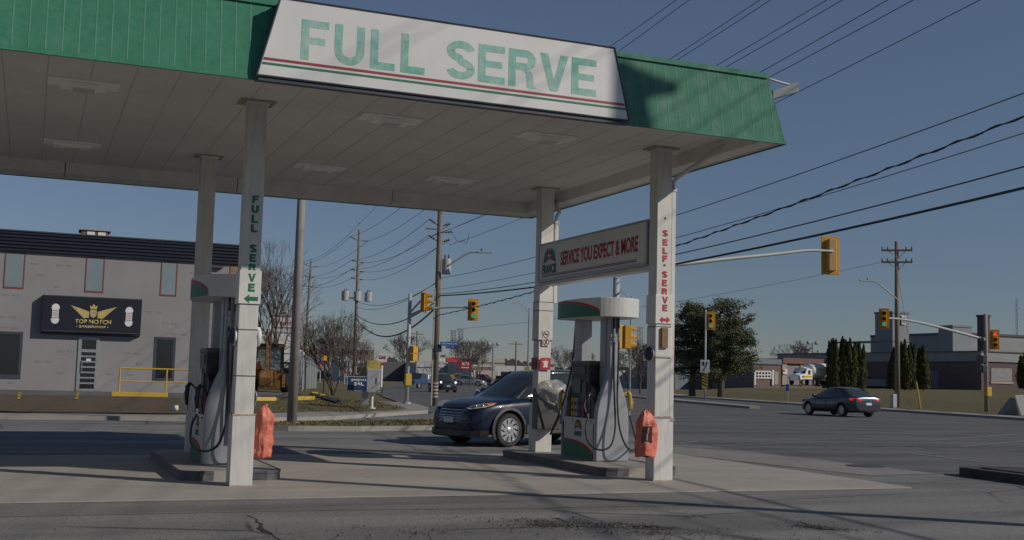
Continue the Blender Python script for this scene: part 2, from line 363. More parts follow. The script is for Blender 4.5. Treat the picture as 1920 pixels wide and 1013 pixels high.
def lathe(bm, prof, c=(0, 0, 0), n=20, axis='z', ring_=False):
    rings = []
    for r, h in prof:
        ring = []
        for k in range(n):
            a = 2*PI*k/n
            p = (r*math.cos(a), r*math.sin(a), h) if axis == 'z' else ((r*math.cos(a), h, r*math.sin(a)) if axis == 'y' else (h, r*math.cos(a), r*math.sin(a)))
            ring.append(bm.verts.new(Vector(c)+Vector(p)))
        rings.append(ring)
    for a, b in zip(rings, rings[1:]+([rings[0]] if ring_ else [])):
        for k in range(n): bm.faces.new((a[k], a[(k+1) % n], b[(k+1) % n], b[k]))
    if not ring_: bm.faces.new(rings[0][::-1]); bm.faces.new(rings[-1])

def obj(name, bm, m, parent=None, smooth_=False, bevel=0.0, world=False, recalc=True, seg=2):
    """ONE linked mesh; with world=True the vertices are in world space and are moved into the parent's space"""
    if recalc: bmesh.ops.recalc_face_normals(bm, faces=bm.faces)
    if world and parent is not None:
        bmesh.ops.transform(bm, matrix=parent_matrix(parent).inverted(), verts=bm.verts)
    me = bpy.data.meshes.new(name); bm.to_mesh(me); bm.free()
    me.materials.append(m if not isinstance(m, str) else M[m])
    if smooth_:
        for p in me.polygons: p.use_smooth = True
    o = bpy.data.objects.new(name, me); COL.objects.link(o)
    if parent is not None: o.parent = parent
    if bevel:
        b = o.modifiers.new('bevel', 'BEVEL'); b.width = bevel; b.segments = seg; b.limit_method = 'ANGLE'; b.angle_limit = rad(35)
        b.harden_normals = False
    return o
def parent_matrix(o):
    mx = Matrix.LocRotScale(o.location, o.rotation_euler, o.scale)
    while o.parent is not None: o = o.parent; mx = Matrix.LocRotScale(o.location, o.rotation_euler, o.scale) @ mx
    return mx
def thing(name, label, cat, loc=(0, 0, 0), rotz=0.0, group=None, scale=1.0):
    o = bpy.data.objects.new(name, None); COL.objects.link(o); o.empty_display_size = 0.3
    o.location = loc; o.rotation_euler = (0, 0, rotz); o.scale = (scale,)*3
    o['label'] = label; o['category'] = cat
    if group: o['group'] = group
    return o
def tag(o, label, cat, group=None):
    o['label'] = label; o['category'] = cat
    if group: o['group'] = group
    return o
def struct(o, kind='structure'): o['kind'] = kind; return o
def copy_tree(o, parent=None):
    c = o.copy(); COL.objects.link(c)
    if parent is not None: c.parent = parent
    for ch in [x for x in bpy.data.objects if x.parent == o]: copy_tree(ch, c)
    return c
def dup(o, loc, rotz, label, group=None, scale=None):
    c = copy_tree(o); c.location = loc; c.rotation_euler = (0, 0, rotz); c['label'] = label
    if group: c['group'] = group
    if scale: c.scale = (scale,)*3
    return c
def text_mesh(s, bold=0.0, extrude=0.0, line=None, align='LEFT'):
    cu = bpy.data.curves.new('t', 'FONT'); cu.body = s; cu.offset = bold; cu.extrude = extrude; cu.align_x = align
    cu.resolution_u = 3
    if line: cu.space_line = line
    to = bpy.data.objects.new('t', cu); COL.objects.link(to)
    bpy.context.view_layer.update()
    dg = bpy.context.evaluated_depsgraph_get()
    me = bpy.data.meshes.new_from_object(to.evaluated_get(dg))
    bpy.data.objects.remove(to); bpy.data.curves.remove(cu)
    return me
def fit_text(name, s, p0, xdir, updir, W, H, m, parent=None, bold=0.02, thick=0.006, skew=0.0):
    """letters as real flat shapes fitted to a W x H box whose lower left corner is p0 (world)"""
    me = text_mesh(s, bold)
    vs = [v.co.copy() for v in me.vertices]
    x0 = min(v.x for v in vs); x1 = max(v.x for v in vs); y0 = min(v.y for v in vs); y1 = max(v.y for v in vs)
    X = Vector(xdir).normalized(); U = Vector(updir); 
    U = U.normalized(); Nn = X.cross(U).normalized()
    bm = bmesh.new(); bm.from_mesh(me)
    for v in bm.verts:
        a = (v.co.x-x0)/(x1-x0); b = (v.co.y-y0)/(y1-y0)
        v.co = Vector(p0)+X*(a*W)+U*(b*H)+Nn*thick
    r = bmesh.ops.extrude_face_region(bm, geom=bm.faces[:])
    bmesh.ops.translate(bm, vec=-Nn*(thick*0.9), verts=[e for e in r['geom'] if isinstance(e, bmesh.types.BMVert)])
    bpy.data.meshes.remove(me)
    return obj(name, bm, m, parent, world=True)
def poly_plate(name, pts2, p0, xdir, updir, m, parent=None, thick=0.006, off=0.0):
    """flat shape given by 2-D points in the plane through p0, thick metres thick, facing xdir x updir"""
    X = Vector(xdir).normalized(); U = Vector(updir).normalized(); Nn = X.cross(U).normalized()
    bm = nb(); prism(bm, [Vector(p0)+X*a+U*b+Nn*off for a, b in pts2], Nn*thick)
    return obj(name, bm, m, parent, world=True)
def sheet(name, pts, z, m, thick=0.0):
    bm = nb()
    if thick: prism(bm, [(x, y, z-thick) for x, y in pts], (0, 0, thick))
    else: bm.faces.new([bm.verts.new((x, y, z)) for x, y in pts])
    bmesh.ops.triangulate(bm, faces=bm.faces[:])
    o = obj(name, bm, m)
    return struct(o)

# ------------------------------------------------------------------ ground, roads, pavements
def frange(a, b, s):
    r = []; 
    while a < b-1e-6: r.append(round(a, 4)); a += s
    return r
gx = [-3500, -1500, -600, -250, -120, -80]+frange(-50, 80, 0.6)+frange(80, 200, 4)+[200, 230, 270, 330, 420, 600, 1000, 2000, 4000]
gy = [-3000, -1000, -300, -100, -60]+frange(-30, 25, 5)+frange(25, 105, 0.6)+frange(105, 200, 4)+[200, 230, 270, 330, 420, 600, 900, 1500, 3000, 5000]
vs = [(x, y, T(x, y)+0.02*noise.noise(Vector((x*0.5, y*0.5, 0)))*(1 if T(x, y) > 0.05 else 0)) for y in gy for x in gx]
nx = len(gx)
fs = [(j*nx+i, j*nx+i+1, (j+1)*nx+i+1, (j+1)*nx+i) for j in range(len(gy)-1) for i in range(nx-1)]
me = bpy.data.meshes.new('ground'); me.from_pydata(vs, [], fs); me.materials.append(M['grass'])
for p in me.polygons: p.use_smooth = True
go = bpy.data.objects.new('ground', me); COL.objects.link(go); struct(go)

sheet('station_forecourt', [(-60, -40), (14.9, -40), (14.9, 31), (14.7, 43.0), (14.5, 43.0), (9, 36.0), (6.1, 33.9), (4, 34.25), (-60, 34.25)], 0.0, 'lot')
ys = [-200, -60, 0, 31, 42, 43, 48, 54, 56, 70, 76, 92, 95, 110, 124, 146, 175, 230, 330, 400]
bm = nb()
L_ = [bm.verts.new((lerp_tab(LE, y), y, 0.0)) for y in ys]; Rr = [bm.verts.new((lerp_tab(RE, y), y, 0.0)) for y in ys]
for i in range(len(ys)-1): bm.faces.new((L_[i], Rr[i], Rr[i+1], L_[i+1]))
struct(obj('road', bm, 'road'))
sheet('cross_street', [(24.2, 84), (54.6, 84), (53.8, 80), (23.2, 80)], 0.004, 'road')
sheet('concrete_pad', [(-30, 13.73), (12.27, 13.73), (12.4, 15), (12.4, 20.9), (-30, 20.4)], 0.012, 'pad', 0.03)
sheet('apron', [(13.15, 15.7), (14.85, 15.9), (14.55, 21.4), (13.0, 24.5), (11.6, 24.5), (12.45, 20.6)], 0.006, 'walk2')
# kerb and pavement on the far side of the street, left
def strip_box(name, low, upp, z0, z1, m):
    bm = nb()
    n = len(low)
    a = [bm.verts.new((x, y, z0)) for x, y in low]; b = [bm.verts.new((x, y, z1)) for x, y in low]
    c = [bm.verts.new((x, y, z1)) for x, y in upp]; d = [bm.verts.new((x, y, z0)) for x, y in upp]
    for i in range(n-1):
        bm.faces.new((a[i], a[i+1], b[i+1], b[i])); bm.faces.new((b[i], b[i+1], c[i+1], c[i])); bm.faces.new((c[i], c[i+1], d[i+1], d[i]))
    bm.faces.new((a[0], b[0], c[0], d[0])); bm.faces.new((a[-1], d[-1], c[-1], b[-1]))
    return struct(obj(name, bm, m))
low = [(-60, 34.25), (4, 34.25), (6.1, 33.9), (9, 36.0), (14.5, 43.0), (16.0, 47.5), (17.6, 55)]
upp = [(-60, 35.4), (4, 35.6), (6.4, 37.0), (8.4, 38.8), (12.2, 44.0), (14.6, 49.0), (16.2, 56)]
strip_box('pavement', low, upp, -0.08, 0.12, 'walk')
# pavement and kerb of the right side
def off_curve(tab, off, y0, y1, st=4):
    r = []; y = y0
    while y <= y1: r.append((lerp_tab(tab, y)+off, y)); y += st
    return r
strip_box('kerb', off_curve(RE, -0.1, -20, 150), off_curve(RE, 0.12, -20, 150), -0.06, 0.13, 'kerb')
strip_box('pavement', off_curve(RE, 0.125, -20, 150), off_curve(RE, 2.2, -20, 150), -0.06, 0.125, 'walk')
# barber shop car park, follows the ground
def draped(name, x0, x1, y0, y1, off, m, step=1.0, edge=None):
    xs = frange(x0, x1, step)+[x1]; yy = frange(y0, y1, step)+[y1]
    v = [(x, y, max(T(x, y), -0.05)+off) for y in yy for x in xs]; k = len(xs)
    f = [(j*k+i, j*k+i+1, (j+1)*k+i+1, (j+1)*k+i) for j in range(len(yy)-1) for i in range(k-1)]
    me = bpy.data.meshes.new(name); me.from_pydata(v, [], f); me.materials.append(M[m])
    o = bpy.data.objects.new(name, me); COL.objects.link(o); return struct(o)
draped('car_park', -45, 9.2, 47.7, 57.2, 0.03, 'far_lot')
draped('car_park', 9.2, 14.2, 53.5, 75, 0.03, 'far_lot')
draped('leaf_litter', -45, 6.4, 36.6, 47.7, 0.025, 'leaves', 0.6)
# kerbed island between forecourt and street lane
isl = [(5.6, 29.3), (6.1, 29.0), (8, 29.1), (10.4, 30.0), (12.6, 31.6), (14.2, 34.0), (14.5, 36.5), (13.9, 37.0), (12.9, 35.4), (11.2, 33.4), (9, 31.9), (6.9, 31.2), (5.8, 30.6), (5.5, 29.9)]
sheet('kerb_island', isl, 0.13, 'kerb', 0.18)
def inset(pts, d):
    cx = sum(p[0] for p in pts)/len(pts); r = []
    n = len(pts)
    for i in range(n):
        a = Vector((*pts[i-1], 0)); b = Vector((*pts[i], 0)); c = Vector((*pts[(i+1) % n], 0))
        n1 = Vector((0, 0, 1)).cross((b-a).normalized()); n2 = Vector((0, 0, 1)).cross((c-b).normalized())
        q = b+(n1+n2).normalized()*d; r.append((q.x, q.y))
    return r
sheet('verge', inset(isl, 0.17), 0.15, 'grass', 0.04)
# boulevard strip beside the right hand exit
bl = [(14.9, 15.5), (15.15, 15.75), (15.8, 15.7), (16.5, 15.0), (17.0, 13), (17.2, -20), (14.9, -20), (14.75, 13.5)]
sheet('kerb', bl, 0.15, 'hole', 0.2)
sheet('verge', inset(bl[::-1], 0.18)[::-1] if False else [(15.1, 15.2), (15.7, 15.4), (16.25, 14.8), (16.8, 13), (17.0, -20), (15.1, -20), (14.97, 13.5)], 0.17, 'hole', 0.04)
# traffic island with the keep right sign
mi = [(39.4, 57.6), (40.0, 57.4), (40.7, 58.4), (44.2, 69.5), (49.0, 86), (52, 100), (50.6, 100), (47.6, 86), (42.6, 70)]
sheet('traffic_island', mi, 0.14, 'walk', 0.18)
# painted marks
def mark(x0, y0, x1, y1, wd=0.12):
    a = Vector((x0, y0, 0)); b = Vector((x1, y1, 0)); n = (b-a).normalized().cross(Vector((0, 0, 1)))*wd/2
    return [(a+n).to_2d()[:], (b+n).to_2d()[:], (b-n).to_2d()[:], (a-n).to_2d()[:]]
bm = nb()
def addpoly(bm, pts, z):
    bm.faces.new([bm.verts.new((x, y, z)) for x, y in pts])
for a, b, wd in (((1700, 850), (1842, 867), .12), ((1530, 825), (1625, 823), .12), ((1740, 827), (1925, 813), .12), ((1340, 837), (1500, 830), .10), ((1270, 832), (1310, 828), .12),
                 ((1262, 766), (1345, 768), .25), ((1262, 784), (1290, 784), .3), ((1800, 838), (1925, 827), .12)):
    p, q_ = G(*a), G(*b); addpoly(bm, mark(p.x, p.y, q_.x, q_.y, wd), 0.008)
for (px, py), (qx, qy) in (((760, 748), (800, 751)), ((735, 742), (770, 744)), ((752, 757), (790, 758))):
    p, q_ = G(px, py), G(qx, qy); addpoly(bm, mark(p.x, p.y, q_.x, q_.y, .3), 0.008)
struct(obj('lane_markings', bm, 'paint'))
bm = nb()
for px in (38, 147):
    p = GT(px, 737); q_ = GT(px-4, 752)
    for k in range(5):
        a = p.lerp(q_, k/5); b = p.lerp(q_, (k+0.7)/5)
        n = (b-a).cross(Vector((0, 0, 1))).normalized()*0.06
        bm.faces.new([bm.verts.new((v.x, v.y, max(T(v.x, v.y), 0)+0.04)) for v in (a+n, b+n, b-n, a-n)])
struct(obj('parking_lines', bm, 'yellow'))

M['strip'] = asphalt('smooth_asphalt_strip', 0.186, 0.34, 0.2, (1.07, 1.0, 0.92))
sheet('asphalt_strip', [tuple(G(x, y))[:2] for x, y in ((-60, 971), (300, 964), (640, 957), (1000, 954), (1240, 949), (1700, 926))]+[(12.2, 13.6), (-30, 13.6)], 0.003, 'strip')
# broken asphalt, cracks, a painted pole shadow line and loose stones of the foreground
def blob(cx, cy, rx, ry, ang, n=60, seed=0, rough=0.5):
    r = []
    for i in range(n):
        a = 2*PI*i/n
        k = 1+rough*noise.noise(Vector((math.cos(a)*2.2, math.sin(a)*2.2, seed*7.3)))+rough*0.6*noise.noise(Vector((math.cos(a)*7, math.sin(a)*7, seed*3.1)))
        x, y = rx*k*math.cos(a), ry*k*math.sin(a)
        r.append((cx+x*math.cos(ang)-y*math.sin(ang), cy+x*math.sin(ang)+y*math.cos(ang)))
    return r
def stones(name, spots, lo, hi):
    bm = nb()
    for (cx, cy, rx, ry, ang, n) in spots:
        for _ in range(n):
            a = random.random()*2*PI; r = abs(random.gauss(0, 0.55)); x, y = rx*r*math.cos(a), ry*r*math.sin(a)
            X = cx+x*math.cos(ang)-y*math.sin(ang); Y = cy+x*math.sin(ang)+y*math.cos(ang); s = random.uniform(lo, hi)*(1.8 if random.random() < .06 else 1)
            vv = [bm.verts.new((X+s*random.uniform(.6, 1)*dx, Y+s*random.uniform(.6, 1)*dy, 0.004+s*random.uniform(.3, .9)*(dz+.4))) for dx, dy, dz in ((1, 0, 0), (0, 1, 0), (-1, 0, 0), (0, -1, 0), (0, 0, 1))]
            for i in range(4): bm.faces.new((vv[i], vv[(i+1) % 4], vv[4]))
    o = obj(name, bm, 'stone'); return struct(o, 'stuff')
hp = G(1120, 985); h2 = G(1010, 978); h3 = G(1540, 990)
bm = nb()
for i, (p, rx, ry, a) in enumerate(((hp, 0.62, 0.16, -0.42), (G(1205, 990), 0.35, 0.10, -0.4), (h3, 0.24, 0.13, -0.9), (G(1025, 986), 0.2, 0.07, -0.4))):
    addpoly(bm, blob(p.x, p.y, rx, ry, a, 70, i+1, 0.7), 0.006)
struct(obj('broken_asphalt', bm, 'hole'))
bm = nb()
def dark_line(pts, wmax):
    P = []
    for (a, b) in zip(pts, pts[1:]):
        for k in range(14):
            t = k/14; x = a[0]+(b[0]-a[0])*t; y = a[1]+(b[1]-a[1])*t
            P.append((x+0.05*noise.noise(Vector((x*3, y*3, 1)))+0.02*noise.noise(Vector((x*11, y*11, 4))), y+0.05*noise.noise(Vector((x*3, y*3, 9)))+0.02*noise.noise(Vector((x*11, y*11, 2)))))
    n = len(P); prev = None
    for i, (x, y) in enumerate(P):
        wv = wmax*(0.25+0.75*abs(noise.noise(Vector((x*4, y*4, 5)))*2))*math.sin(PI*min(0.97, max(0.03, i/n)))
        a = bm.verts.new((x-wv/2, y-wv/3, 0.005)); b = bm.verts.new((x+wv/2, y+wv/3, 0.005))
        if prev: bm.faces.new((prev[0], prev[1], b, a))
        prev = (a, b)
def gp(*l): return [tuple(G(x, y))[:2] for x, y in l]
dark_line(gp((462, 965), (480, 975), (492, 990), (510, 1004), (535, 1030)), 0.06)
dark_line(gp((1000, 975), (1040, 972), (1100, 984), (1160, 980), (1230, 992)), 0.07)
dark_line(gp((1240, 960), (1300, 966), (1340, 974)), 0.03)
dark_line(gp((1440, 985), (1500, 978), (1530, 990), (1600, 1000)), 0.05)
dark_line(gp((600, 1030), (640, 1000), (700, 985)), 0.025)
dark_line(gp((1430, 835), (1560, 836), (1700, 838), (1925, 841)), 0.16)  # long dark line across the road
dark_line(gp((1270, 800), (1420, 806), (1600, 812), (1925, 820)), 0.10)
dark_line(gp((100, 803), (170, 808), (245, 814)), 0.10)  # cast shadow of the grey pole, painted as a dark line
dark_line(gp((820, 1030), (800, 1000), (860, 980), (930, 975)), 0.02)
dark_line(gp((1741, 911), (1820, 925), (1925, 942)), 0.03)  # thin dark line near the right hand exit
struct(obj('cracks_and_shadow_line', bm, 'dark_line'))
mh = G(1622, 875)
bm_ = nb(); rod(bm_, (mh.x, mh.y, -.05), (mh.x, mh.y, .012), .36, n=28); mo = tag(obj('manhole_cover', bm_, 'hole'), 'round dark manhole cover in the road before the right hand exit', 'manhole cover')
stones('loose_gravel', [(hp.x, hp.y-0.1, 1.0, 0.35, -0.4, 700), (h2.x, h2.y, 0.7, .3, -0.4, 260), (h3.x, h3.y, 0.5, 0.22, -0.9, 260), (G(1230, 1000).x, G(1230, 1000).y, 0.8, .3, -.4, 300), (3.5, 10.6, 4, 1.2, 0, 260), (6.5, 9.3, 3, 1.0, -0.4, 300)], 0.006, 0.020)
# ------------------------------------------------------------------ canopy
XL, XR, YF, YR, ZB, ZT, ZS = -12.0, 9.44, 12.98, 21.75, 4.80, 5.78, 5.07
can = thing('gas_station_canopy', 'large green edged flat canopy over the two pump islands', 'canopy', (2.6, 17.4, 0))
bm = nb(); box(bm, XL+.2, YF+.22, ZS, XR-.2, YR-.2, ZS+0.06); soff = obj('soffit', bm, 'soffit', can, world=True)
bm = nb()
x = XR-.45
while x > XL: box(bm, x, YF+.23, ZS-0.004, x+0.011, YR-.2, ZS+.001); x -= 0.5
obj('panel_seams', bm, 'seam', soff, world=True)
bm = nb(); box(bm, XL+.25, YF+.25, ZS+.07, XR-.25, YR-.25, ZT-.03); obj('roof_deck', bm, 'grey_wall', can, world=True)
SL = 0.18
M['fascia_edge'] = mat('worn_green_rib', (0.08, 0.25, 0.165), 0.85, var=0.4, scale=3, color2=(0.15, 0.31, 0.24), spec=0.12)
def fascia_run(A, B, out, name='fascia'):
    """corrugated sloping green fascia from A to B (ground points), out = outward unit vector; leaning in by SL"""
    A, B, out = Vector((*A, 0)), Vector((*B, 0)), Vector((*out, 0)); d = (B-A); Ln = d.length; d.normalize()
    bm = nb(); n = int(Ln/0.165); st = Ln/n
    def P(s, zz, o=0.0):
        t = (zz-ZB)/(ZT-ZB); k = SL*t
        s2 = max(k, min(Ln-k, s))                    # mitred corners
        return A+d*s2-out*k+out*o+Vector((0, 0, zz))
    prev = None; s = 0.0
    prof = []
    for i in range(n):
        for f, o in ((0.0, 0.0), (0.86, 0.0), (0.93, 0.0014), (0.97, 0.0014)): prof.append((s+f*st, o))
        s += st
    prof.append((Ln, 0.0))
    for s_, o in prof:
        a = bm.verts.new(P(s_, ZB+.03, o)); b = bm.verts.new(P(s_, ZT-.05, o))
        if prev: bm.faces.new((prev[0], a, b, prev[1]))
        prev = (a, b)
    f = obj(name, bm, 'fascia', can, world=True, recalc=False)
    bm = nb(); s = 0.0
    for i in range(n):
        a0, a1 = s+.91*st, s+.985*st
        bm.faces.new([bm.verts.new(q_) for q_ in (P(a0, ZB+.04, .003), P(a1, ZB+.04, .003), P(a1, ZT-.055, .003), P(a0, ZT-.055, .003))]); s += st
    obj('rib_edges', bm, 'fascia_edge', f, world=True, recalc=False)
    bm = nb()
    prism(bm, [P(0, ZT-.05, .03), P(0, ZT+.02, .03), P(0, ZT+.02, -.06), P(0, ZT-.05, -.06)], P(Ln, ZT, .0)-P(0, ZT, .0))
    obj('top_trim', bm, 'fascia', can, world=True)
    bm = nb()
    prism(bm, [P(0, ZB-.012, .012), P(0, ZB+.035, .012), P(0, ZB+.035, -.02), P(0, ZB-.012, -.02)], P(Ln, ZB, 0)-P(0, ZB, 0))
    obj('drip_edge', bm, 'fascia', can, world=True)
    # inner return and flat underside lip
    bm = nb(); i0 = A-out*0.03+d*.03; i1 = A-out*0.05+d*.05
    for q0, q1, z0, z1 in ((.035, .06, ZB-.002, ZB+.11),):
        a = A-out*q0+d*q0; b = A-out*q1+d*q1; e = d*(Ln-2*q0)
        prism(bm, [a+Vector((0, 0, z0)), a+Vector((0, 0, z1)), b+Vector((0, 0, z1)), b+Vector((0, 0, z0))], e)
    # lower cladding boards, with joints
    k = 0.0
    a = A-out*.0655+d*.065
    while k < Ln-.12:
        e = min(3.0, Ln-.12-k)
        prism(bm, [a+d*k+Vector((0, 0, ZB+.01)), a+d*k+Vector((0, 0, ZS)), a+d*k-out*.14+Vector((0, 0, ZS)), a+d*k-out*.14+Vector((0, 0, ZB+.06))], d*(e-.015)); k += e
    obj('edge_beam', bm, 'white_metal', can, world=True)
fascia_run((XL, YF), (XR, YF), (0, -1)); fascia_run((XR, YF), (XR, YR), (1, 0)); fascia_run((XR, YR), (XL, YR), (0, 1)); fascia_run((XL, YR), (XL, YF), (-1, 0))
# floodlight sticking out behind the right corner
bl_ = thing('bracket_lamp', 'grey floodlight on a bent arm sticking out past the canopy corner', 'lamp', (9.35, 14.3, 5.9))
a = PX(1443, 147, 9.30); b = PX(1470, 157, 10.3); 
P1 = PY(1484, 160, 15.0); P0 = Vector((9.2, 14.4, 5.95)); 
bm = nb(); tube(bm, [PY(1425, 147, 15.0), PY(1445, 149, 15.0), PY(1468, 156, 15.0), P1], .018); obj('arm', bm, 'steel', bl_, world=True)
P2 = PY(1452, 181, 15.0)
bm = nb(); prism(bm, [P1+Vector((.05, -.1, .05)), P1+Vector((.08, -.1, -.12)), P2+Vector((-.1, -.1, -.08)), P2+Vector((-.1, -.1, .06))], (0, .2, 0)); obj('lamp_housing', bm, 'cladding_metal', bl_, world=True, bevel=.01)
bm = nb(); ball(bm, PY(1486, 165, 15.0), .055, 1.2, 1, 1); obj('joint', bm, 'galv', bl_, world=True, smooth_=True)

M['fixture_white'] = mat('fixture_white', (0.90, 0.89, 0.86), 0.5)
M['fixture_lens'] = mat('fixture_lens', (0.55, 0.53, 0.50), 0.4)
# lights in the soffit
def soffit_light():
    t = thing('soffit_light', '', 'light', (0, 0, ZS))
    bm = nb(); box(bm, -.43, -.2, -.03, .43, .2, 0); obj('mounting_plate', bm, 'fixture_white', t, bevel=.008)
    for s in (-1, 1):
        bm = nb(); prism(bm, [(s*.12, -.15, -.031), (s*.30, -.15, -.031), (s*.27, -.13, -.075), (s*.14, -.13, -.075)], (0, .28, 0))
        obj('side_housing', bm, 'fixture_white', t, bevel=.006)
    bm = nb(); box(bm, -.16, -.15, -.10, .16, .15, -.031); obj('reflector_frame', bm, 'fixture_white', t, bevel=.01)
    bm = nb(); box(bm, -.13, -.125, -.106, .13, .125, -.1005); obj('lens', bm, 'fixture_lens', t)
    return t
LX = [0.43, 4.46, 6.88]
labs = ['soffit light over the left lane, front one near the green fascia', 'soffit light nearest above the word FULL, in the front row of canopy lights', 'soffit light in the front row closest to the SELF SERVE column',
        'soffit light over the left lane, rear one by the far canopy edge', 'soffit light in the rear row just right of the FULL SERVE column', 'soffit light in the rear row nearest the far right canopy corner']
sl = None
for k, (x, y) in enumerate([(x, 15.3) for x in LX]+[(x, 19.6) for x in LX]):
    if sl is None: sl = soffit_light(); o = sl; o['group'] = 'lights set in the canopy soffit'
    else: o = copy_tree(sl)
    o.location = (x, y, ZS); o['label'] = labs[k]


def block_letter(ch, t=0.2):
    """bold sans capital as non overlapping polygons in a 1 x 1 box, stroke t (of height); returns width and polygons"""
    def ribbon(P, w):
        L_, R_ = [], []
        for i, p in enumerate(P):
            a = Vector(P[max(i-1, 0)]); b = Vector(P[min(i+1, len(P)-1)]); d = (b-a).normalized(); n = Vector((-d.y, d.x))*w/2
            L_.append((p[0]+n.x, p[1]+n.y)); R_.append((p[0]-n.x, p[1]-n.y))
        return [[L_[i], L_[i+1], R_[i+1], R_[i]] for i in range(len(P)-1)]
    def arc(cx, cy, rx, ry, a0, a1, n=12): return [(cx+rx*math.cos(rad(a0+(a1-a0)*k/n)), cy+ry*math.sin(rad(a0+(a1-a0)*k/n))) for k in range(n+1)]
    h = t/2
    if ch == 'F': return .66, [[(0, 0), (t, 0), (t, .40), (.58, .40), (.58, .40+t*.9), (t, .40+t*.9), (t, 1-t*.95), (.66, 1-t*.95), (.66, 1), (0, 1)]]
    if ch == 'E': return .70, [[(0, 0), (.70, 0), (.70, t*.95), (t, t*.95), (t, .41), (.63, .41), (.63, .41+t*.9), (t, .41+t*.9), (t, 1-t*.95), (.69, 1-t*.95), (.69, 1), (0, 1)]]
    if ch == 'L': return .62, [[(0, 0), (.62, 0), (.62, t*.95), (t, t*.95), (t, 1), (0, 1)]]
    if ch == 'V': return .78, [[(.29, 0), (.50, 0), (.78, 1), (.56, 1), (.395, .30), (.22, 1), (0, 1)]]
    if ch == 'U': return .74, ribbon([(h, 1)]+arc(.37, .36, .37-h, .36-h, 180, 360, 20)+[(.74-h, 1)], t)
    if ch == 'S':
        P = arc(.36, .735, .36-h, .265-h, 8, 180, 14)+arc(.36, .735, .36-h, .235-h*.55, 185, 262, 6)+arc(.36, .265, .36-h, .235-h*.55, 82, 5, 6)+arc(.36, .265, .36-h, .265-h, 0, -172, 14)
        return .72, ribbon(P, t)
    if ch == 'R':
        P = [(t, 1-h)]+arc(.46, .725, .26-h, .275-h, 90, -90, 12)+[(t, .45+h)]
        return .74, [[(0, 0), (t, 0), (t, 1), (0, 1)]]+ribbon(P, t)+[[(.50, 0), (.74, 0), (.68, .12), (.66, .32), (.60, .452), (.38, .452), (.47, .36), (.49, .16)]]
    raise KeyError(ch)
def block_word(name, word, p0, W, H, m, parent, t=.2, gap=.10, thick=.0015):
    ws = [block_letter(c, t)[0] for c in word]; tot = sum(ws)+gap*(len(word)-1); k = W/tot; x = 0
    for c, w_ in zip(word, ws):
        bm = nb()
        for pl in block_letter(c, t)[1]: prism(bm, [(p0[0]+(x+a)*k, p0[1], p0[2]+b*H) for a, b in pl], (0, thick, 0))
        obj(name, bm, m, parent, world=True); x += w_+gap

# ------------------------------------------------------------------ FULL SERVE sign
sg = thing('canopy_sign', 'big white trapezoid canopy sign with faded green words FULL SERVE', 'sign', (4.5, 12.9, 4.8))
BLx, BRx, Zb, Zt, yb, s_in = 2.18, 6.95, 4.83, 5.76, 12.90, 0.23
pts = [(BLx, Zb), (BRx, Zb), (BRx-s_in, Zt), (BLx+s_in, Zt)]
bm = nb(); prism(bm, [(x, yb, z) for x, z in pts], (0, .10, 0)); obj('sign_face', bm, 'white_box', sg, world=True)
bm = nb()
for (a, b) in zip(pts, pts[1:]+pts[:1]): rod(bm, (a[0], yb+.0, a[1]), (b[0], yb+.0, b[1]), .013, n=6)
prism(bm, [(BLx+.02, yb+.1, Zb), (BRx-.02, yb+.1, Zb), (BRx-s_in, yb+.1, Zt-.01), (BLx+s_in, yb+.1, Zt-.01)], (0, .22, 0))
box(bm, BLx+.02, yb+.01, Zb-.055, BRx-.02, yb+.08, Zb-.022)
obj('frame', bm, 'frame_dark', sg, world=True)
block_word('letter', 'FULL', (2.665, yb-.002, 5.075), 1.50, .475, 'faded_green', sg, .195, .15)
block_word('letter', 'SERVE', (4.44, yb-.002, 5.085), 2.03, .475, 'faded_green', sg, .195, .09)
def xin(z): return (z-Zb)/(Zt-Zb)*s_in
for z0, z1, mt in ((5.015, 5.045, 'dkred'), (4.962, 4.988, 'green')):
    bm = nb(); prism(bm, [(BLx+xin(z0)+.02, yb-.004, z0), (BRx-xin(z0)-.02, yb-.004, z0), (BRx-xin(z1)-.02, yb-.004, z1), (BLx+xin(z1)+.02, yb-.004, z1)], (0, .003, 0))
    o = obj('stripe', bm, mt, sg, world=True)

# ------------------------------------------------------------------ columns
CWh = .125
def column(x, y, label, base=0.0, sleeves=(), pipe=False, wide=CWh):
    t = thing('canopy_column', label, 'column', (x, y, base), 0, 'white steel columns of the canopy')
    bm = nb(); box(bm, -wide, -wide, 0, wide, wide, ZS-base-.012); obj('post', bm, 'column', t, bevel=.008)
    bm = nb(); box(bm, -.23, -.17, ZS-base-.018, .23, .19, ZS-base-.004); cp_ = obj('cap_plate', bm, 'rust', t, bevel=.004)
    bm = nb(); box(bm, -.15, -.145, ZS-base-.05, .15, .145, ZS-base-.0185); obj('cap_collar', bm, 'white_metal', cp_, bevel=.004)
    for (z0, z1, e, m_) in sleeves:
        bm = nb(); box(bm, -wide-e, -wide-e, z0-base, wide+e, wide+e, z1-base); obj('sleeve', bm, m_, t, bevel=.006)
    return t
YFc, YBc, XLc, XRc = 15.27, 19.63, 2.6, 8.8
c1 = column(XLc, YFc, 'front left column with green letters FULL SERVE and a left arrow', 0, [(0.02, .93, .02, 'column'), (2.36, 2.80, .018, 'white_metal')])
c2 = column(XRc, YFc, 'front right column with red letters SELF SERVE and a two way arrow', 0, [(0.02, .97, .006, 'column'), (2.36, 2.80, .02, 'white_metal'), (1.86, 2.3, .008, 'column')])
c3 = column(XLc-.02, YBc, 'rear left column standing behind the left pump', .14, [(.14, 2.9, .01, 'column')])
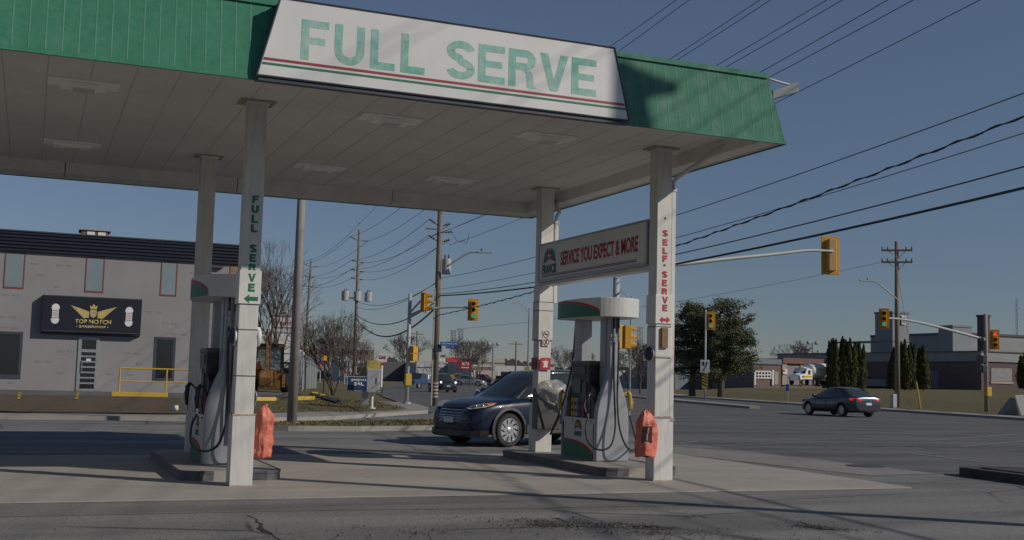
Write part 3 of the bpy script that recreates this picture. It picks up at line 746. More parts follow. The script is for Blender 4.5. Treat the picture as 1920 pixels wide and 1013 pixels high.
c4 = column(XRc+.02, YBc, 'rear right column on the island with the wrapped bin', .14, [(.14, 1.0, .035, 'column'), (2.2, 2.9, .02, 'column'), (2.9, 3.2, .012, 'white_metal')])
# rusty bands
for c, z in ((c1, .93), (c1, .02), (c2, .97), (c2, .02)):
    bm = nb(); e = .024
    box(bm, -CWh-e, -CWh-e, z-.018, CWh+e, CWh+e, z+.004); obj('rusty_seam', bm, 'rust', c)
for c, zs in ((c1, (1.42, 2.02, 2.35)), (c2, (1.84, 2.31)), (c3, (1.9, 2.25)), (c4, (2.05, 2.6, 2.76))):
    bm = nb()
    for z in zs:
        e = .006+(.0 if c is not c4 else .018)
        box(bm, -CWh-e, -CWh-e, z, CWh+e, CWh+e, z+.011)
    obj('strap', bm, 'grey_plastic', c)
def col_letters(t, x, y, items, m, zoff=0):
    for ch, z, h in items:
        wd = .095 if ch != 'E' and ch != 'L' and ch != 'F' else .085
        block_word('letter', ch, (x-wd/2, y-.004, z-h/2), wd, h, m, t, .26, 0, .003)
yl = YFc-CWh-.019
f1 = [('F', 3.74, .105), ('U', 3.61, .105), ('L', 3.48, .105), ('L', 3.355, .105)]
col_letters(c1, XLc+.02, YFc-CWh-.001, f1, 'green')
col_letters(c1, XLc+.02, YFc-CWh-.001, [('S', 3.09+.0, .105), ('E', 2.965, .105), ('R', 2.84, .09)], 'green')
col_letters(c1, XLc+.02, yl, [('V', 2.705, .105), ('E', 2.575, .105)], 'green')
zr = lambda row, x: min((abs((506.5-CAM_F*((Vector((x, 15.13, z/100))-CP).dot(UP))/((Vector((x, 15.13, z/100))-CP).dot(FW)))-row), z/100) for z in range(0, 500))[1]
col_letters(c2, XRc+.015, YFc-CWh-.001, [(ch, zr(r, 8.8), .10) for ch, r in (('S', 437), ('E', 454.5), ('L', 470), ('F', 485), ('S', 514), ('E', 530), ('R', 546))], 'red')
col_letters(c2, XRc+.015, yl-.002, [(ch, zr(r, 8.8), .10) for ch, r in (('V', 562.5), ('E', 577.5))], 'red')
z = 2.43
poly_plate('arrow', [(-.09, 0), (-.025, .055), (-.025, .025), (.09, .025), (.09, -.025), (-.025, -.025), (-.025, -.055)], (XLc+.02, yl, z), (1, 0, 0), (0, 0, 1), 'green', c1)
z = zr(599.5, 8.8)
poly_plate('arrow', [(-.09, 0), (-.04, .045), (-.04, .02), (.04, .02), (.04, .045), (.09, 0), (.04, -.045), (.04, -.02), (-.04, -.02), (-.04, -.045)], (XRc+.015, yl-.002, z), (1, 0, 0), (0, 0, 1), 'red', c2)
for z in (zr(409, 8.8), zr(497, 8.8)):
    bm = nb(); prism(bm, [(XRc+.01+.02*math.cos(a), YFc-CWh-.004, z+.022*math.sin(a)) for a in [k*PI/3 for k in range(6)]], (0, .003, 0)); obj('bolt', bm, 'grey_plastic', c2, world=True)
# downpipes
def downpipe(x, y, zb, label, corner):
    t = thing('downpipe', label, 'pipe', (x, y, zb), 0, 'white downpipes beside the right hand columns')
    bm = nb(); box(bm, x-.035, y-.04, zb, x+.035, y+.04, 4.45); obj('pipe', bm, 'column', t, world=True, bevel=.006)
    bm = nb(); tube(bm, [(x, y, 4.43), (x, y, 4.55), (x+.04, y-.05, 4.62)]+[corner], .035, 8); obj('elbow', bm, 'column', t, world=True, smooth_=True)
    bm = nb()
    for z in (.9, 4.4): box(bm, x-.045, y-.05, z, x+.045, y+.05, z+.05)
    obj('clamp', bm, 'steel', t, world=True)
downpipe(8.985, 15.22, .02, 'white square downpipe up the right side of the SELF SERVE column', (9.25, 14.2, 4.98))
downpipe(9.04, 19.60, 2.9, 'short white downpipe beside the rear right column', (9.2, 20.1, 4.95))
# small things on the columns
def add_obj_tag(name, bm, m, label, cat, **k): return tag(obj(name, bm, m, **k), label, cat)
bm = nb(); box(bm, 8.755, YFc-CWh-.045, 1.99, 8.865, YFc-CWh-.009, 2.30); tag(obj('door_chime_box', bm, 'brown_box', bevel=.006), 'brown narrow box under the two way arrow of the SELF SERVE column', 'box')
def dome(c, sx, label):
    t = thing('call_speaker', label, 'speaker', c, 0, 'round domed speakers on the columns')
    bm = nb(); lathe(bm, [(.0, 0), (.11, 0), (.105, sx*.03), (.07, sx*.06), (.03, sx*.075), (.001, sx*.078)], axis='x', n=24); obj('dish', bm, 'black', t, smooth_=True)
    bm = nb(); lathe(bm, [(.12, -sx*.02), (.125, 0), (.112, sx*.006), (.10, -sx*.0)], axis='x', n=24); obj('rim', bm, 'white', t, smooth_=True)
dome((XRc-CWh-.03, YFc, 1.905), -1, 'black domed speaker on the left face of the SELF SERVE column')
dome((XLc-CWh-.03, YFc, 1.94), -1, 'black domed speaker on the left face of the FULL SERVE column')
t = thing('call_speaker', 'white round speaker on the right face of the FULL SERVE column', 'speaker', (XLc+CWh, YFc, 1.94), 0, 'round domed speakers on the columns')
bm = nb(); lathe(bm, [(.13, 0), (.13, .05), (.10, .065), (.03, .07)], axis='x', n=24); obj('dish', bm, 'white', t, smooth_=True)
bm = nb(); ball(bm, (.10, 0, .02), .02); obj('knob', bm, 'chrome', t, smooth_=True)
# stickers on the rear right column
fy = YBc-CWh-.037
cx4 = XRc+.02
def ring_pts(r, n=24): return [(r*math.cos(2*PI*k/n), r*math.sin(2*PI*k/n)) for k in range(n)]
s_ = poly_plate('sticker', [(-.105, -.11), (.105, -.11), (.105, .11), (-.105, .11)], (cx4, fy, 1.76), (1, 0, 0), (0, 0, 1), 'red'); tag(s_, 'red sticker with a white hand mark on the rear right column', 'sticker')
poly_plate('hand_mark', [(-.05, -.075), (.045, -.075), (.04, -.02), (.06, .05), (.02, .03), (.01, .085), (-.01, .035), (-.07, .04), (-.03, -.01)], (cx4, fy-.007, 1.77), (1, 0, 0), (0, 0, 1), 'white', s_, thick=.002)
for k, z in enumerate((2.31, 2.16)):
    s_ = poly_plate('sticker', [(-.075, -.07), (.075, -.07), (.075, .07), (-.075, .07)], (cx4+.01, fy+.015, z), (1, 0, 0), (0, 0, 1), 'white_box'); tag(s_, ['white square sticker with a red no smoking ring, upper of two', 'white square sticker with a red crossed out phone ring, lower of two'][k], 'sticker')
    bm = nb(); n = 28
    o_ = [(cx4+.01+.06*math.cos(2*PI*i/n), fy+.006, z+.06*math.sin(2*PI*i/n)) for i in range(n+1)]
    tube(bm, o_, .005, 5); rod(bm, (cx4-.03, fy+.006, z+.042), (cx4+.05, fy+.006, z-.042), .005, n=5); obj('ring_mark', bm, 'dkred', s_, world=True)
    bm = nb(); box(bm, cx4-.025, fy+.004, z-.012, cx4+.045, fy+.008, z+.008) if k == 0 else prism(bm, [(cx4-.02, fy+.004, z-.035), (cx4, fy+.004, z-.045), (cx4+.035, fy+.004, z+.035), (cx4+.015, fy+.004, z+.045)], (0, .004, 0)); obj('symbol', bm, 'black', s_, world=True)
s_ = poly_plate('sticker', [(-.1, -.11), (.1, -.11), (.1, .11), (-.1, .11)], (cx4-CWh-.037, YBc, 1.76), (0, -1, 0), (0, 0, 1), 'dkred'); tag(s_, 'dark red sticker on the shaded face of the rear right column', 'sticker')

# ------------------------------------------------------------------ beam sign between the right columns
bs = thing('hanging_sign', 'long white sign box reading SERVICE YOU EXPECT & MORE between columns', 'sign', (8.8, 17.4, 3.3))
y0, y1, xs_ = 15.42, 19.52, 8.66
bm = nb(); box(bm, xs_+.012, y0, 3.30, 8.96, y1, 3.96); obj('sign_box', bm, 'white_metal', bs, world=True, bevel=.006)
bm = nb()
for z0, z1 in ((3.262, 3.31), (3.945, 3.975)): box(bm, xs_-.012, y0-.005, z0, 8.97, y1+.005, z1)
for a, b in ((y0-.006, y0+.03), (y1-.03, y1+.006)): box(bm, xs_-.010, a, 3.312, xs_+.03, b, 3.943)
obj('frame', bm, 'steel', bs, world=True)
bm = nb(); box(bm, 8.70, 15.35, 3.2, 8.9, 19.5, 3.258); obj('support_beam', bm, 'column', bs, world=True)
bm = nb(); box(bm, xs_, y0+.032, 3.312, xs_+.008, y1-.032, 3.943); obj('sign_face', bm, 'white_box', bs, world=True)
def onb(px, py): p = PX(px, py, xs_); return p
fit_text('lettering', 'SERVICE YOU EXPECT & MORE', (xs_-.002, 18.55, 3.50), (0, -1, 0), (0, 0, 1), 2.84, .255, 'red', bs, bold=.022, thick=.004)
fit_text('lettering', 'FRANCIS', (xs_-.002, 19.33, 3.40), (0, -1, 0), (0, 0, 1), .60, .17, 'green', bs, bold=.03, thick=.004)
def emblem(p0, xdir, W, H, parent, th=.004):
    """green roof shape over a red inner roof with a pale star, fitted W x H from p0"""
    f = lambda l: [(a*W, b*H) for a, b in l]
    poly_plate('emblem', f([(0, 0), (.12, .70), (.38, 1), (.40, .62), (.22, .22), (.02, .0)]), p0, xdir, (0, 0, 1), 'green', parent, th)
    poly_plate('emblem', f([(1, 0), (.88, .70), (.62, 1), (.60, .62), (.78, .22), (.98, .0)]), p0, xdir, (0, 0, 1), 'green', parent, th)
    poly_plate('emblem', f([(.05, .0), (.26, .24), (.50, 1), (.74, .24), (.95, .0), (.70, .14), (.5, .26), (.3, .14)]), p0, xdir, (0, 0, 1), 'red', parent, th*1.5)
    st = []
    for k in range(12):
        a = PI/2+k*PI/6; r = .14 if k % 2 == 0 else .07
        st.append((.5+r*math.cos(a), .47+r*.9*math.sin(a)))
    poly_plate('emblem', f(st), p0, xdir, (0, 0, 1), 'white_box', parent, th*2)
emblem((xs_-.002, 19.30, 3.60), (0, -1, 0), .54, .27, bs)
for z, mt in ((3.372, 'dkred'), (3.348, 'black')):
    bm = nb(); box(bm, xs_-.005, 15.75, z, xs_-.001, 19.34, z+.012); obj('stripe', bm, mt, bs, world=True)

# ------------------------------------------------------------------ pump islands
def island(ox, label):
    t = thing('pump_island', label, 'kerb', (ox, 16, 0), 0, 'concrete pump islands')
    x0, x1, ya, yb2, c = ox, ox+1.34, 15.9, 20.2, .22
    P = [(x0, ya+c), (x0+.06, ya+.07), (x0+c, ya), (x1-c, ya), (x1-.06, ya+.07), (x1, ya+c), (x1, yb2-c), (x1-c, yb2), (x0+c, yb2), (x0, yb2-c)]
    bm = nb(); prism(bm, [(a, b, -.02) for a, b in P], (0, 0, .158)); obj('slab', bm, 'island', t, world=True, bevel=.01)
    def band(seq):
        bm = nb(); 
        for (a, b) in zip(seq, seq[1:]):
            a = Vector((*a, 0)); b = Vector((*b, 0)); n = (b-a).normalized().cross(Vector((0, 0, 1)))
            for z0, z1, e in ((.0, .135, .012), (.108, .145, .02)):
                prism(bm, [a+n*e+Vector((0, 0, z0)), a+n*.001+Vector((0, 0, z0)), a+n*.001+Vector((0, 0, z1)), a+n*e+Vector((0, 0, z1))], b-a)
        obj('steel_edge', bm, 'island_edge', t, world=True)
    mid = (x0+x1)/2
    band([P[9], P[0], P[1], P[2], (x0+.42, ya)]); band([(x1-.42, ya), P[3], P[4], P[5], P[6], P[7]])
M['island_edge'] = mat('dull_steel_edge', (0.085, 0.088, 0.10), 0.55, 0.3, var=0.35, scale=5, color2=(0.15, 0.15, 0.16))
island(1.95, 'concrete pump island under the left pump'); island(8.24, 'concrete pump island under the right pump and wrapped bin')

# ------------------------------------------------------------------ fuel pump, origin at the near left base corner
def fuel_pump():
    t = thing('fuel_pump', 'x', 'fuel pump', (0, 0, 0))
    bm = nb(); box(bm, 0.03, .04, 0, .63, 1.30, .70); obj('cabinet', bm, 'pump_white', t, bevel=.012)
    # coloured swoosh on the long side, and the rest of the panel
    def side(xx, sgn, nm=''):
        n = 14
        g = [(0.02+(1-i/n)*1.20+.06, .015+.28*math.sqrt(max(0, 1-((i/n))**2.2))) for i in range(n+1)]
        base = [(g[-1][0], .015), (g[0][0], .015)]
        bm = nb(); prism(bm, [(xx, y, z) for y, z in base[::-1]+g[::-1]][::-1], (sgn*.005, 0, 0)); obj('green_swoosh', bm, 'green', t)
        bm = nb()
        up_ = [(y-.0, z+.028+.02*(i/n)) for i, (y, z) in enumerate(g)]
        for i in range(n):
            prism(bm, [(xx, g[i][0], g[i][1]+.003), (xx, g[i+1][0], g[i+1][1]+.003), (xx, up_[i+1][0]-.02, up_[i+1][1]), (xx, up_[i][0]-(.02 if i else 0), up_[i][1])], (sgn*.006, 0, 0))
        obj('red_swoosh', bm, 'red', t)
    side(.028, -1); side(.632, 1)
    bm = nb(); box(bm, .02, .03, 0, .075, .048, .70); box(bm, .585, .03, 0, .64, .048, .70); obj('corner_trim', bm, 'white_metal', t)
    # bottle shaped hose masts at both ends
    out = [(.03, 0), (.03, .62), (.05, .85), (.10, 1.06), (.17, 1.24), (.235, 1.40), (.255, 1.6), (.26, 2.42), (.42, 2.42), (.425, 1.6), (.445, 1.40), (.50, 1.24), (.57, 1.06), (.62, .85), (.64, .62), (.64, 0)]
    for ya in (-.02, 1.22):
        bm = nb(); prism(bm, [(x, ya, z) for x, z in out], (0, .14, 0)); mm = obj('hose_mast', bm, 'pump_grey', t, bevel=.02, seg=3)
    for ya in (.12, 1.02):
        bm = nb(); box(bm, .24, ya, 1.2, .44, ya+.2, 2.42); obj('mast_core', bm, 'pump_grey', t, bevel=.01)
    # electronic head
    bm = nb(); box(bm, .07, .36, .70, .60, 1.07, 1.66); hd = obj('head', bm, 'black', t, bevel=.02)
    bm = nb(); box(bm, .06, .345, 1.60, .61, 1.085, 1.67); obj('head_cap', bm, 'grey_plastic', hd, bevel=.015)
    for xx, s in ((.068, -1), (.602, 1)):
        bm = nb(); box(bm, *sorted((xx, xx+s*.012))[:1], .50, 1.44, sorted((xx, xx+s*.012))[1], 1.0, 1.57); obj('display', bm, 'grey_plastic', hd)
        bm = nb(); box(bm, min(xx, xx+s*.018), .66, 1.11, max(xx, xx+s*.018), .96, 1.36); obj('screen', bm, 'screen', hd, bevel=.004)
        bm = nb(); box(bm, min(xx, xx+s*.02), .44, 1.0, max(xx, xx+s*.02), .60, 1.3); obj('keypad', bm, 'grey_plastic', hd, bevel=.004)
        for k, (mt) in enumerate(('yellow', 'beige', 'blue', 'dkred')):
            bm = nb(); yy = 1.02-.135*k
            for zz in (.76, .88): box(bm, min(xx, xx+s*.02), yy-.12, zz, max(xx, xx+s*.02), yy-.01, zz+.11)
            box(bm, min(xx, xx+s*.012), yy-.122, .72, max(xx, xx+s*.012), yy-.008, 1.03)
            obj('grade_button', bm, mt, hd)
        bm = nb()
        for k in range(4): 
            for zz in (.77, .89): box(bm, min(xx, xx+s*.026), 1.02-.135*k-.10, zz+.02, max(xx, xx+s*.026), 1.02-.135*k-.03, zz+.07)
        obj('grade_label', bm, 'black', hd)
        bm = nb(); prism(bm, [(xx, .10, .70), (xx-s*.02, .34, .70), (xx-s*.02, .34, 1.28), (xx-s*.02, .16, 1.18)], (s*-.0+(-s)*.10, 0, 0)); obj('nozzle_boot', bm, 'black', t, bevel=.01)
        bm = nb(); prism(bm, [(xx, 1.09, .70), (xx, 1.21, .70), (xx, 1.18, 1.16), (xx, 1.09, 1.24)], ((-s)*.12, 0, 0)); obj('nozzle_boot', bm, 'black', t, bevel=.01)
    # valance
    n = 10
    def arc(p, q, bul):
        p, q = Vector(p), Vector(q); d = q-p; nn = Vector((d.y, -d.x)).normalized(); r = []
        for i in range(n): tt = i/n; r.append(p+d*tt+nn*bul*4*tt*(1-tt))
        return r
    A_, B_, C_, D_ = (-.03, -.20), (.70, -.20), (.70, 1.46), (-.03, 1.46)
    ring = arc(A_, B_, .13)+arc(B_, C_, .12)+arc(C_, D_, .13)+arc(D_, A_, .12)
    bm = nb(); prism(bm, [(p.x, p.y, 2.40) for p in ring], (0, 0, .32)); va = obj('valance', bm, 'pump_white', t, bevel=.008)
    def val_side(P, flip):
        # green field and red arc following the bulged side
        m_ = len(P); g = []; r_ = []
        for i, p in enumerate(P):
            u = i/(m_-1); u = 1-u if flip else u
            g.append(.02+.245*math.sqrt(max(0, 1-u**2.0)))
        bmg = nb(); bmr = nb()
        for i in range(m_-1):
            p, q2 = P[i], P[i+1]; d = (q2-p).normalized(); o = Vector((d.y, -d.x))*.004
            def V(pp, z): return Vector((pp.x+o.x, pp.y+o.y, 2.405+z))
            bmg.faces.new([bmg.verts.new(V(p, 0)), bmg.verts.new(V(q2, 0)), bmg.verts.new(V(q2, g[i+1])), bmg.verts.new(V(p, g[i]))])
            bmr.faces.new([bmr.verts.new(V(p, g[i]+.002)), bmr.verts.new(V(q2, g[i+1]+.002)), bmr.verts.new(V(q2, min(.30, g[i+1]+.045))), bmr.verts.new(V(p, min(.30, g[i]+.045)))])
        obj('green_band', bmg, 'green', va); obj('red_arc', bmr, 'red', va)
    left = arc(D_, A_, .12)+[Vector(A_)]; k = int(len(left)*.95)
    fine = []
    for a, b in zip(left, left[1:]):
        for q3 in range(4): fine.append(a.lerp(b, q3/4))
    fine.append(left[-1]); val_side(fine, False)
    right = arc(B_, C_, .12)+[Vector(C_)]; fine = []
    for a, b in zip(right, right[1:]):
        for q3 in range(4): fine.append(a.lerp(b, q3/4))
    fine.append(right[-1]); val_side(fine, True)
    # nozzles and hoses
    def nozzle(c, s, col):
        """grip pointing down along the pump side; s = -1 left side, +1 right side"""
        c = Vector(c); bm = nb()
        tube(bm, [c+Vector((-s*.02, 0, .20)), c+Vector((s*.02, 0, .14)), c+Vector((s*.03, -.01, .0)), c+Vector((s*.02, -.02, -.14))], [.022, .035, .034, .022], 10)
        tube(bm, [c+Vector((-s*.02, 0, .19)), c+Vector((-s*.10, .02, .12)), c+Vector((-s*.14, .03, 0))], .014, 8)
        no = obj('nozzle', bm, col, t, smooth_=True)
        bm = nb(); tube(bm, [c+Vector((s*.05, 0, .10)), c+Vector((s*.085, -.01, .0)), c+Vector((s*.06, -.02, -.12))], .008, 6); obj('trigger_guard', bm, 'chrome', no)
        bm = nb(); rod(bm, c+Vector((s*.02, -.02, -.14)), c+Vector((s*.015, -.02, -.22)), .017); obj('hose_collar', bm, 'chrome', no)
    def hose(pts):
        bm = nb(); tube(bm, pts, .0165, 8, smoothn=8); ho = obj('hose', bm, 'rubber', t, smooth_=True)
        return ho
    nozzle((-.045, .12, .93), -1, 'black'); nozzle((.70, .12, .98), 1, 'yellow'); nozzle((-.06, 1.17, .95), -1, 'yellow'); nozzle((.72, 1.17, .95), 1, 'black')
    hose([(.30, -.06, 2.40), (.30, -.08, 2.0), (.31, -.07, 1.5), (.325, -.09, 1.0), (.30, -.17, .55), (.18, -.24, .27), (-.02, -.22, .21), (-.15, -.08, .33), (-.13, .06, .56), (-.06, .10, .72)])
    hose([(.39, -.06, 2.40), (.39, -.08, 2.0), (.38, -.09, 1.5), (.36, -.12, 1.0), (.37, -.2, .56), (.46, -.26, .28), (.60, -.24, .20), (.74, -.12, .28), (.77, .04, .5), (.72, .10, .76)])
    hose([(.30, 1.40, 2.40), (.26, 1.44, 1.6), (.1, 1.46, .9), (-.12, 1.40, .45), (-.20, 1.28, .40), (-.10, 1.16, .7)])
    hose([(.39, 1.40, 2.40), (.42, 1.44, 1.6), (.6, 1.46, .9), (.78, 1.40, .5), (.82, 1.28, .44), (.74, 1.17, .7)])
    for xx in (.30, .39):
        bm = nb(); lathe(bm, [(.016, 1.98), (.024, 1.99), (.028, 2.04), (.020, 2.05), (.020, 2.07), (.030, 2.08), (.030, 2.13), (.02, 2.14), (.018, 2.2), (.012, 2.21)], (xx, -.083 if xx < .35 else -.083, 0), 14); obj('breakaway', bm, 'chrome' if xx > 1 else 'steel', t, smooth_=False)
    bm = nb(); box(bm, .285, -.05, 2.15, .32, -.02, 2.41); box(bm, .375, -.05, 2.15, .41, -.02, 2.41); obj('hose_bracket', bm, 'steel', t)
    bm = nb()
    for yy in (.18, .86): ball(bm, (.024, yy, .655), .014, seg=8)
    obj('screws', bm, 'black', t)
    return t
pump = fuel_pump(); pump.location = (8.71, 17.2, .14); pump['label'] = 'right fuel pump with yellow nozzles and two looped hoses in front'; pump['group'] = 'fuel pumps'
parts_before = set(bpy.data.objects)
pump2 = dup(pump, (2.33, 16.99, .14), 0, 'left fuel pump partly hidden behind the FULL SERVE column', 'fuel pumps')
for o in [x for x in bpy.data.objects if x.parent == pump2]:
    if o.name.startswith('hose') and not o.name.startswith('hose_') and o.type == 'MESH':
        ymax = max(v.co.y for v in o.data.vertices); xmin = min(v.co.x for v in o.data.vertices)
        if ymax > 1.3 and xmin < 0: bpy.data.objects.remove(o)
    elif o.name.startswith('nozzle') and o.type == 'MESH' and o.data.materials[0] == M['yellow']:
        o.data = o.data.copy(); o.data.materials[0] = M['black']
for pp in (pump, pump2):
    ox, oy, oz = pp.location
    emblem((ox+.024, oy+.80, oz+.50), (0, -1, 0), .27, .17, pp)
    fit_text('lettering', 'FRANCIS', (ox+.024, oy+.80, oz+.385), (0, -1, 0), (0, 0, 1), .27, .085, 'green', pp, bold=.03, thick=.003)
# grey terminal on the inner side of the left pump
bm = nb(); box(bm, 2.92, 16.72, .62, 3.0, 17.0, 1.75)
o = obj('hose_guard', bm, 'grey_plastic', pump2, world=True, bevel=.01)
bm = nb(); tube(bm, [(2.9, 16.75, 2.4), (2.9, 16.74, 1.8), (2.88, 16.72, 1.2), (2.9, 16.7, .7), (2.78, 16.66, .6)], .016, 8, smoothn=6); obj('hose', bm, 'rubber', pump2, world=True)

# ------------------------------------------------------------------ orange covers, wrapped bin
def crumple(bm, amt, fr, seed=0, axis=None):
    for v in bm.verts:
        n = noise.noise_vector(v.co*fr+Vector((seed, seed*2, seed*3)))
        v.co += n*amt
def cover_bag(c, W, H, seed, label, tiltx=0.0):
    t = thing('extinguisher_cover', label, 'cover', c, 0, 'orange fabric extinguisher covers')
    bm = nb(); rings = []; n = 44; m_ = 30
    for j in range(m_+1):
        v = j/m_; z = v*H
        wv = W/2*(0.95+.06*math.sin(v*4+seed)) if v < .70 else W/2*(0.98-.70*((v-.70)/.30)**1.35)
        if v < .04: wv *= .96
        dd = wv*.62; ring = []
        for k in range(n):
            a = 2*PI*k/n
            fold = 1+.13*math.sin(a*4+v*3.0+seed*2)*(.4+v)+.09*math.sin(a*9-v*5+seed)+.05*math.sin(a*15+v*4)
            ring.append(bm.verts.new((math.cos(a)*wv*fold+tiltx*v, math.sin(a)*dd*fold, z+.02*math.sin(a*3+seed)*(1 if v in (0, 1) else .3))))
        rings.append(ring)
    for a, b in zip(rings, rings[1:]):
        for k in range(n): bm.faces.new((a[k], a[(k+1) % n], b[(k+1) % n], b[k]))
    bm.faces.new(rings[-1]); bm.faces.new(rings[0][::-1])
    crumple(bm, .022, 8, seed); crumple(bm, .010, 22, seed+3); o = obj('fabric', bm, 'orange_bag', t, smooth_=True)
    bm = nb(); crown = []
    for k in range(16):
        a = 2*PI*k/16; r = W*.15*(1+.5*math.sin(a*3+seed)); crown.append(Vector((math.cos(a)*r+tiltx*.98, math.sin(a)*r*.7, H-.01+.03*math.sin(a*4+seed))))
    top = [bm.verts.new(p) for p in crown]; bot = [bm.verts.new((p.x*.75, p.y*.75, H-.06)) for p in crown]
    for k in range(16): bm.faces.new((bot[k], bot[(k+1) % 16], top[(k+1) % 16], top[k]))
    obj('gathered_neck', bm, 'orange_bag', t, smooth_=True)
    return t
b1 = cover_bag((8.53, 15.13, .38), .31, .68, 1.0, 'orange fabric cover with a black flame panel by the SELF SERVE column')
bm = nb(); 
for i in range(6):
    a0, a1 = -2.35+.17*i, -2.35+.17*(i+1)
    r1, r2 = .168, .108
    P = [(math.cos(a0)*r1, math.sin(a0)*r2), (math.cos(a1)*r1, math.sin(a1)*r2)]
    bm.faces.new([bm.verts.new((P[0][0], P[0][1], .20)), bm.verts.new((P[1][0], P[1][1], .205)), bm.verts.new((P[1][0], P[1][1], .45)), bm.verts.new((P[0][0], P[0][1], .44))])
obj('printed_panel', bm, 'black', b1)
bm = nb()
poly = [(-.03, .24), (-.008, .24), (-.006, .33), (-.026, .35)]
prism(bm, [(x-.045, -.128-.012, z) for x, z in poly], (0, .004, 0)); obj('printed_symbol', bm, 'orange_bag', b1)
b2 = cover_bag((2.86, 15.2, .38), .25, .66, 3.4, 'plain orange fabric cover on the right of the FULL SERVE column', .02)
tb = thing('windshield_service_bin', 'grey service bin wrapped in clear plastic on the rear right column', 'bin', (8.78, 19.33, .14))
bm = nb(); box(bm, 8.56, 19.20, .56, 9.02, 19.44, 1.16); prism(bm, [(8.56, 19.20, 1.16), (8.56, 19.44, 1.16), (8.56, 19.44, 1.30), (8.56, 19.36, 1.30)], (.46, 0, 0)); obj('bin_body', bm, 'grey_plastic', tb, world=True, bevel=.02)
bm = nb(); bmesh.ops.create_icosphere(bm, subdivisions=5, radius=.3, matrix=Matrix.Translation((8.86, 19.22, 1.19)) @ Matrix.Diagonal((.88, .50, .98, 1)))
for v in bm.verts:
    n1 = noise.noise_vector(v.co*4.0)*.11+noise.noise_vector(v.co*11)*.035; v.co += n1
    if v.co.z < 1.25: v.co.x += (1.25-v.co.z)*.45
obj('plastic_wrap', bm, 'clear_bag', tb, world=True, smooth_=True)
# ------------------------------------------------------------------ barber shop building
BY = 57.5
def bz(px, py): return PY(px, py, BY).z
bb = thing('barber_shop_building', 'two storey pale block building with navy roof band and barber sign', 'building', (0, BY, .27))
bm = nb(); box(bm, -32, BY, .2, 8.86, BY+18, 6.68); obj('wall', bm, 'stucco', bb, world=True)
bm = nb(); box(bm, 8.865, BY-.03, .2, 9.55, BY+18, 6.68); obj('brick_pier', bm, 'brick', bb, world=True)
bm = nb()
for k in range(6): 
    z = 6.66+k*.158
    prism(bm, [(-32.1, BY-.10, z), (-32.1, BY-.16, z+.03), (-32.1, BY-.16, z+.11), (-32.1, BY-.10, z+.155)], (41.75, 0, 0))
box(bm, -32.1, BY-.10, 6.66, 9.65, BY+18.1, 7.60); obj('roof_band', bm, 'navy', bb, world=True)
bm = nb(); box(bm, -32.15, BY-.2, 7.60, 9.7, BY+18.2, 7.66); obj('coping', bm, 'frame_dark', bb, world=True)
# projecting blocks scattered over the wall
bm = nb(); rr = random.Random(3)
skip = [(-1.5, -.2, 4.8, 6.8), (2.0, 3.2, 4.8, 6.8), (5.4, 6.5, 4.8, 6.8), (-.2, 5.0, 2.8, 4.9), (1.9, 3.2, 0, 3.1), (5.3, 6.7, .7, 3.1), (-2.2, -.2, .7, 3.0)]
z = .6; row = 0
while z < 6.5:
    x = -12+(row % 2)*.5+rr.random()*.3
    while x < 8.9:
        if rr.random() < .62:
            for dx in (0, .42):
                if rr.random() < .85:
                    X = x+dx
                    if X+.25 < 8.8 and not any(a < X+.25 and X < b and c < z+.1 and z < d for a, b, c, d in skip):
                        prism(bm, [(X, BY-.001, z+.09), (X, BY-.022, z+.09), (X+.0, BY-.001, z-.02)], (.27, 0, 0))
        x += 1.25+rr.random()*.5
    z += .50; row += 1
obj('raised_blocks', bm, 'stucco', bb, world=True)['kind'] = 'stuff'
def bwindow(x0, x1, z0, z1, glass, frame, fw=.05, rec=.12):
    bm = nb(); 
    box(bm, x0, BY-.02, z0, x0+fw, BY+.02, z1); box(bm, x1-fw, BY-.02, z0, x1, BY+.02, z1)
    box(bm, x0+fw, BY-.02, z0, x1-fw, BY+.02, z0+fw*1.6); box(bm, x0+fw, BY-.02, z1-fw, x1-fw, BY+.02, z1)
    f = obj('window', bm, frame, bb, world=True)
    bm = nb(); box(bm, x0+fw, BY-.006, z0+fw*1.6, x1-fw, BY-.002, z1-fw); obj('pane', bm, glass, f, world=True)
M['red_frame'] = mat('dark_red_frame', (0.22, 0.05, 0.045), 0.5)
for x0, x1 in ((-1.31, -.44), (2.19, 3.03), (5.6, 6.37), (-4.7, -3.85), (-8.2, -7.3)): bwindow(x0, x1, 4.95, 6.62, 'glass_pale', 'red_frame')
for x0, x1 in ((5.47, 6.47), (-1.9, -.33)): bwindow(x0, x1, .82, 2.98, 'glass_dark', 'frame_dark', .12)
for x0 in (-6.0, -10): bwindow(x0, x0+1.5, .82, 2.98, 'glass_dark', 'frame_dark', .12)
bm = nb()
for x0, x1, z0, z1 in ((2.07, 2.22, .29, 2.84), (2.86, 3.01, .29, 2.84), (2.22, 2.86, 2.72, 2.84), (2.22, 2.86, 2.14, 2.28), (2.22, 2.86, .29, .44)): box(bm, x0, BY-.05, z0, x1, BY+.02, z1)
for k in range(6): box(bm, 2.22, BY-.045, .66+k*.25, 2.86, BY+.01, .735+k*.25)
df = obj('door', bm, 'steel', bb, world=True)
bm = nb(); box(bm, 2.22, BY-.02, .44, 2.86, BY-.01, 2.72); obj('door_glass', bm, 'glass_dark', df, world=True)
bm = nb(); box(bm, 2.45, BY-.058, 1.72, 2.66, BY-.048, 1.84); obj('notice', bm, 'white', df, world=True)
bm = nb(); rod(bm, (2.27, BY-.10, 1.2), (2.27, BY-.10, 1.75), .02); obj('handle', bm, 'chrome', df, world=True)
bm = nb(); box(bm, 8.0, BY-.25, 6.45, 8.5, BY-.0, 6.52); obj('wall_lamp', bm, 'frame_dark', bb, world=True)
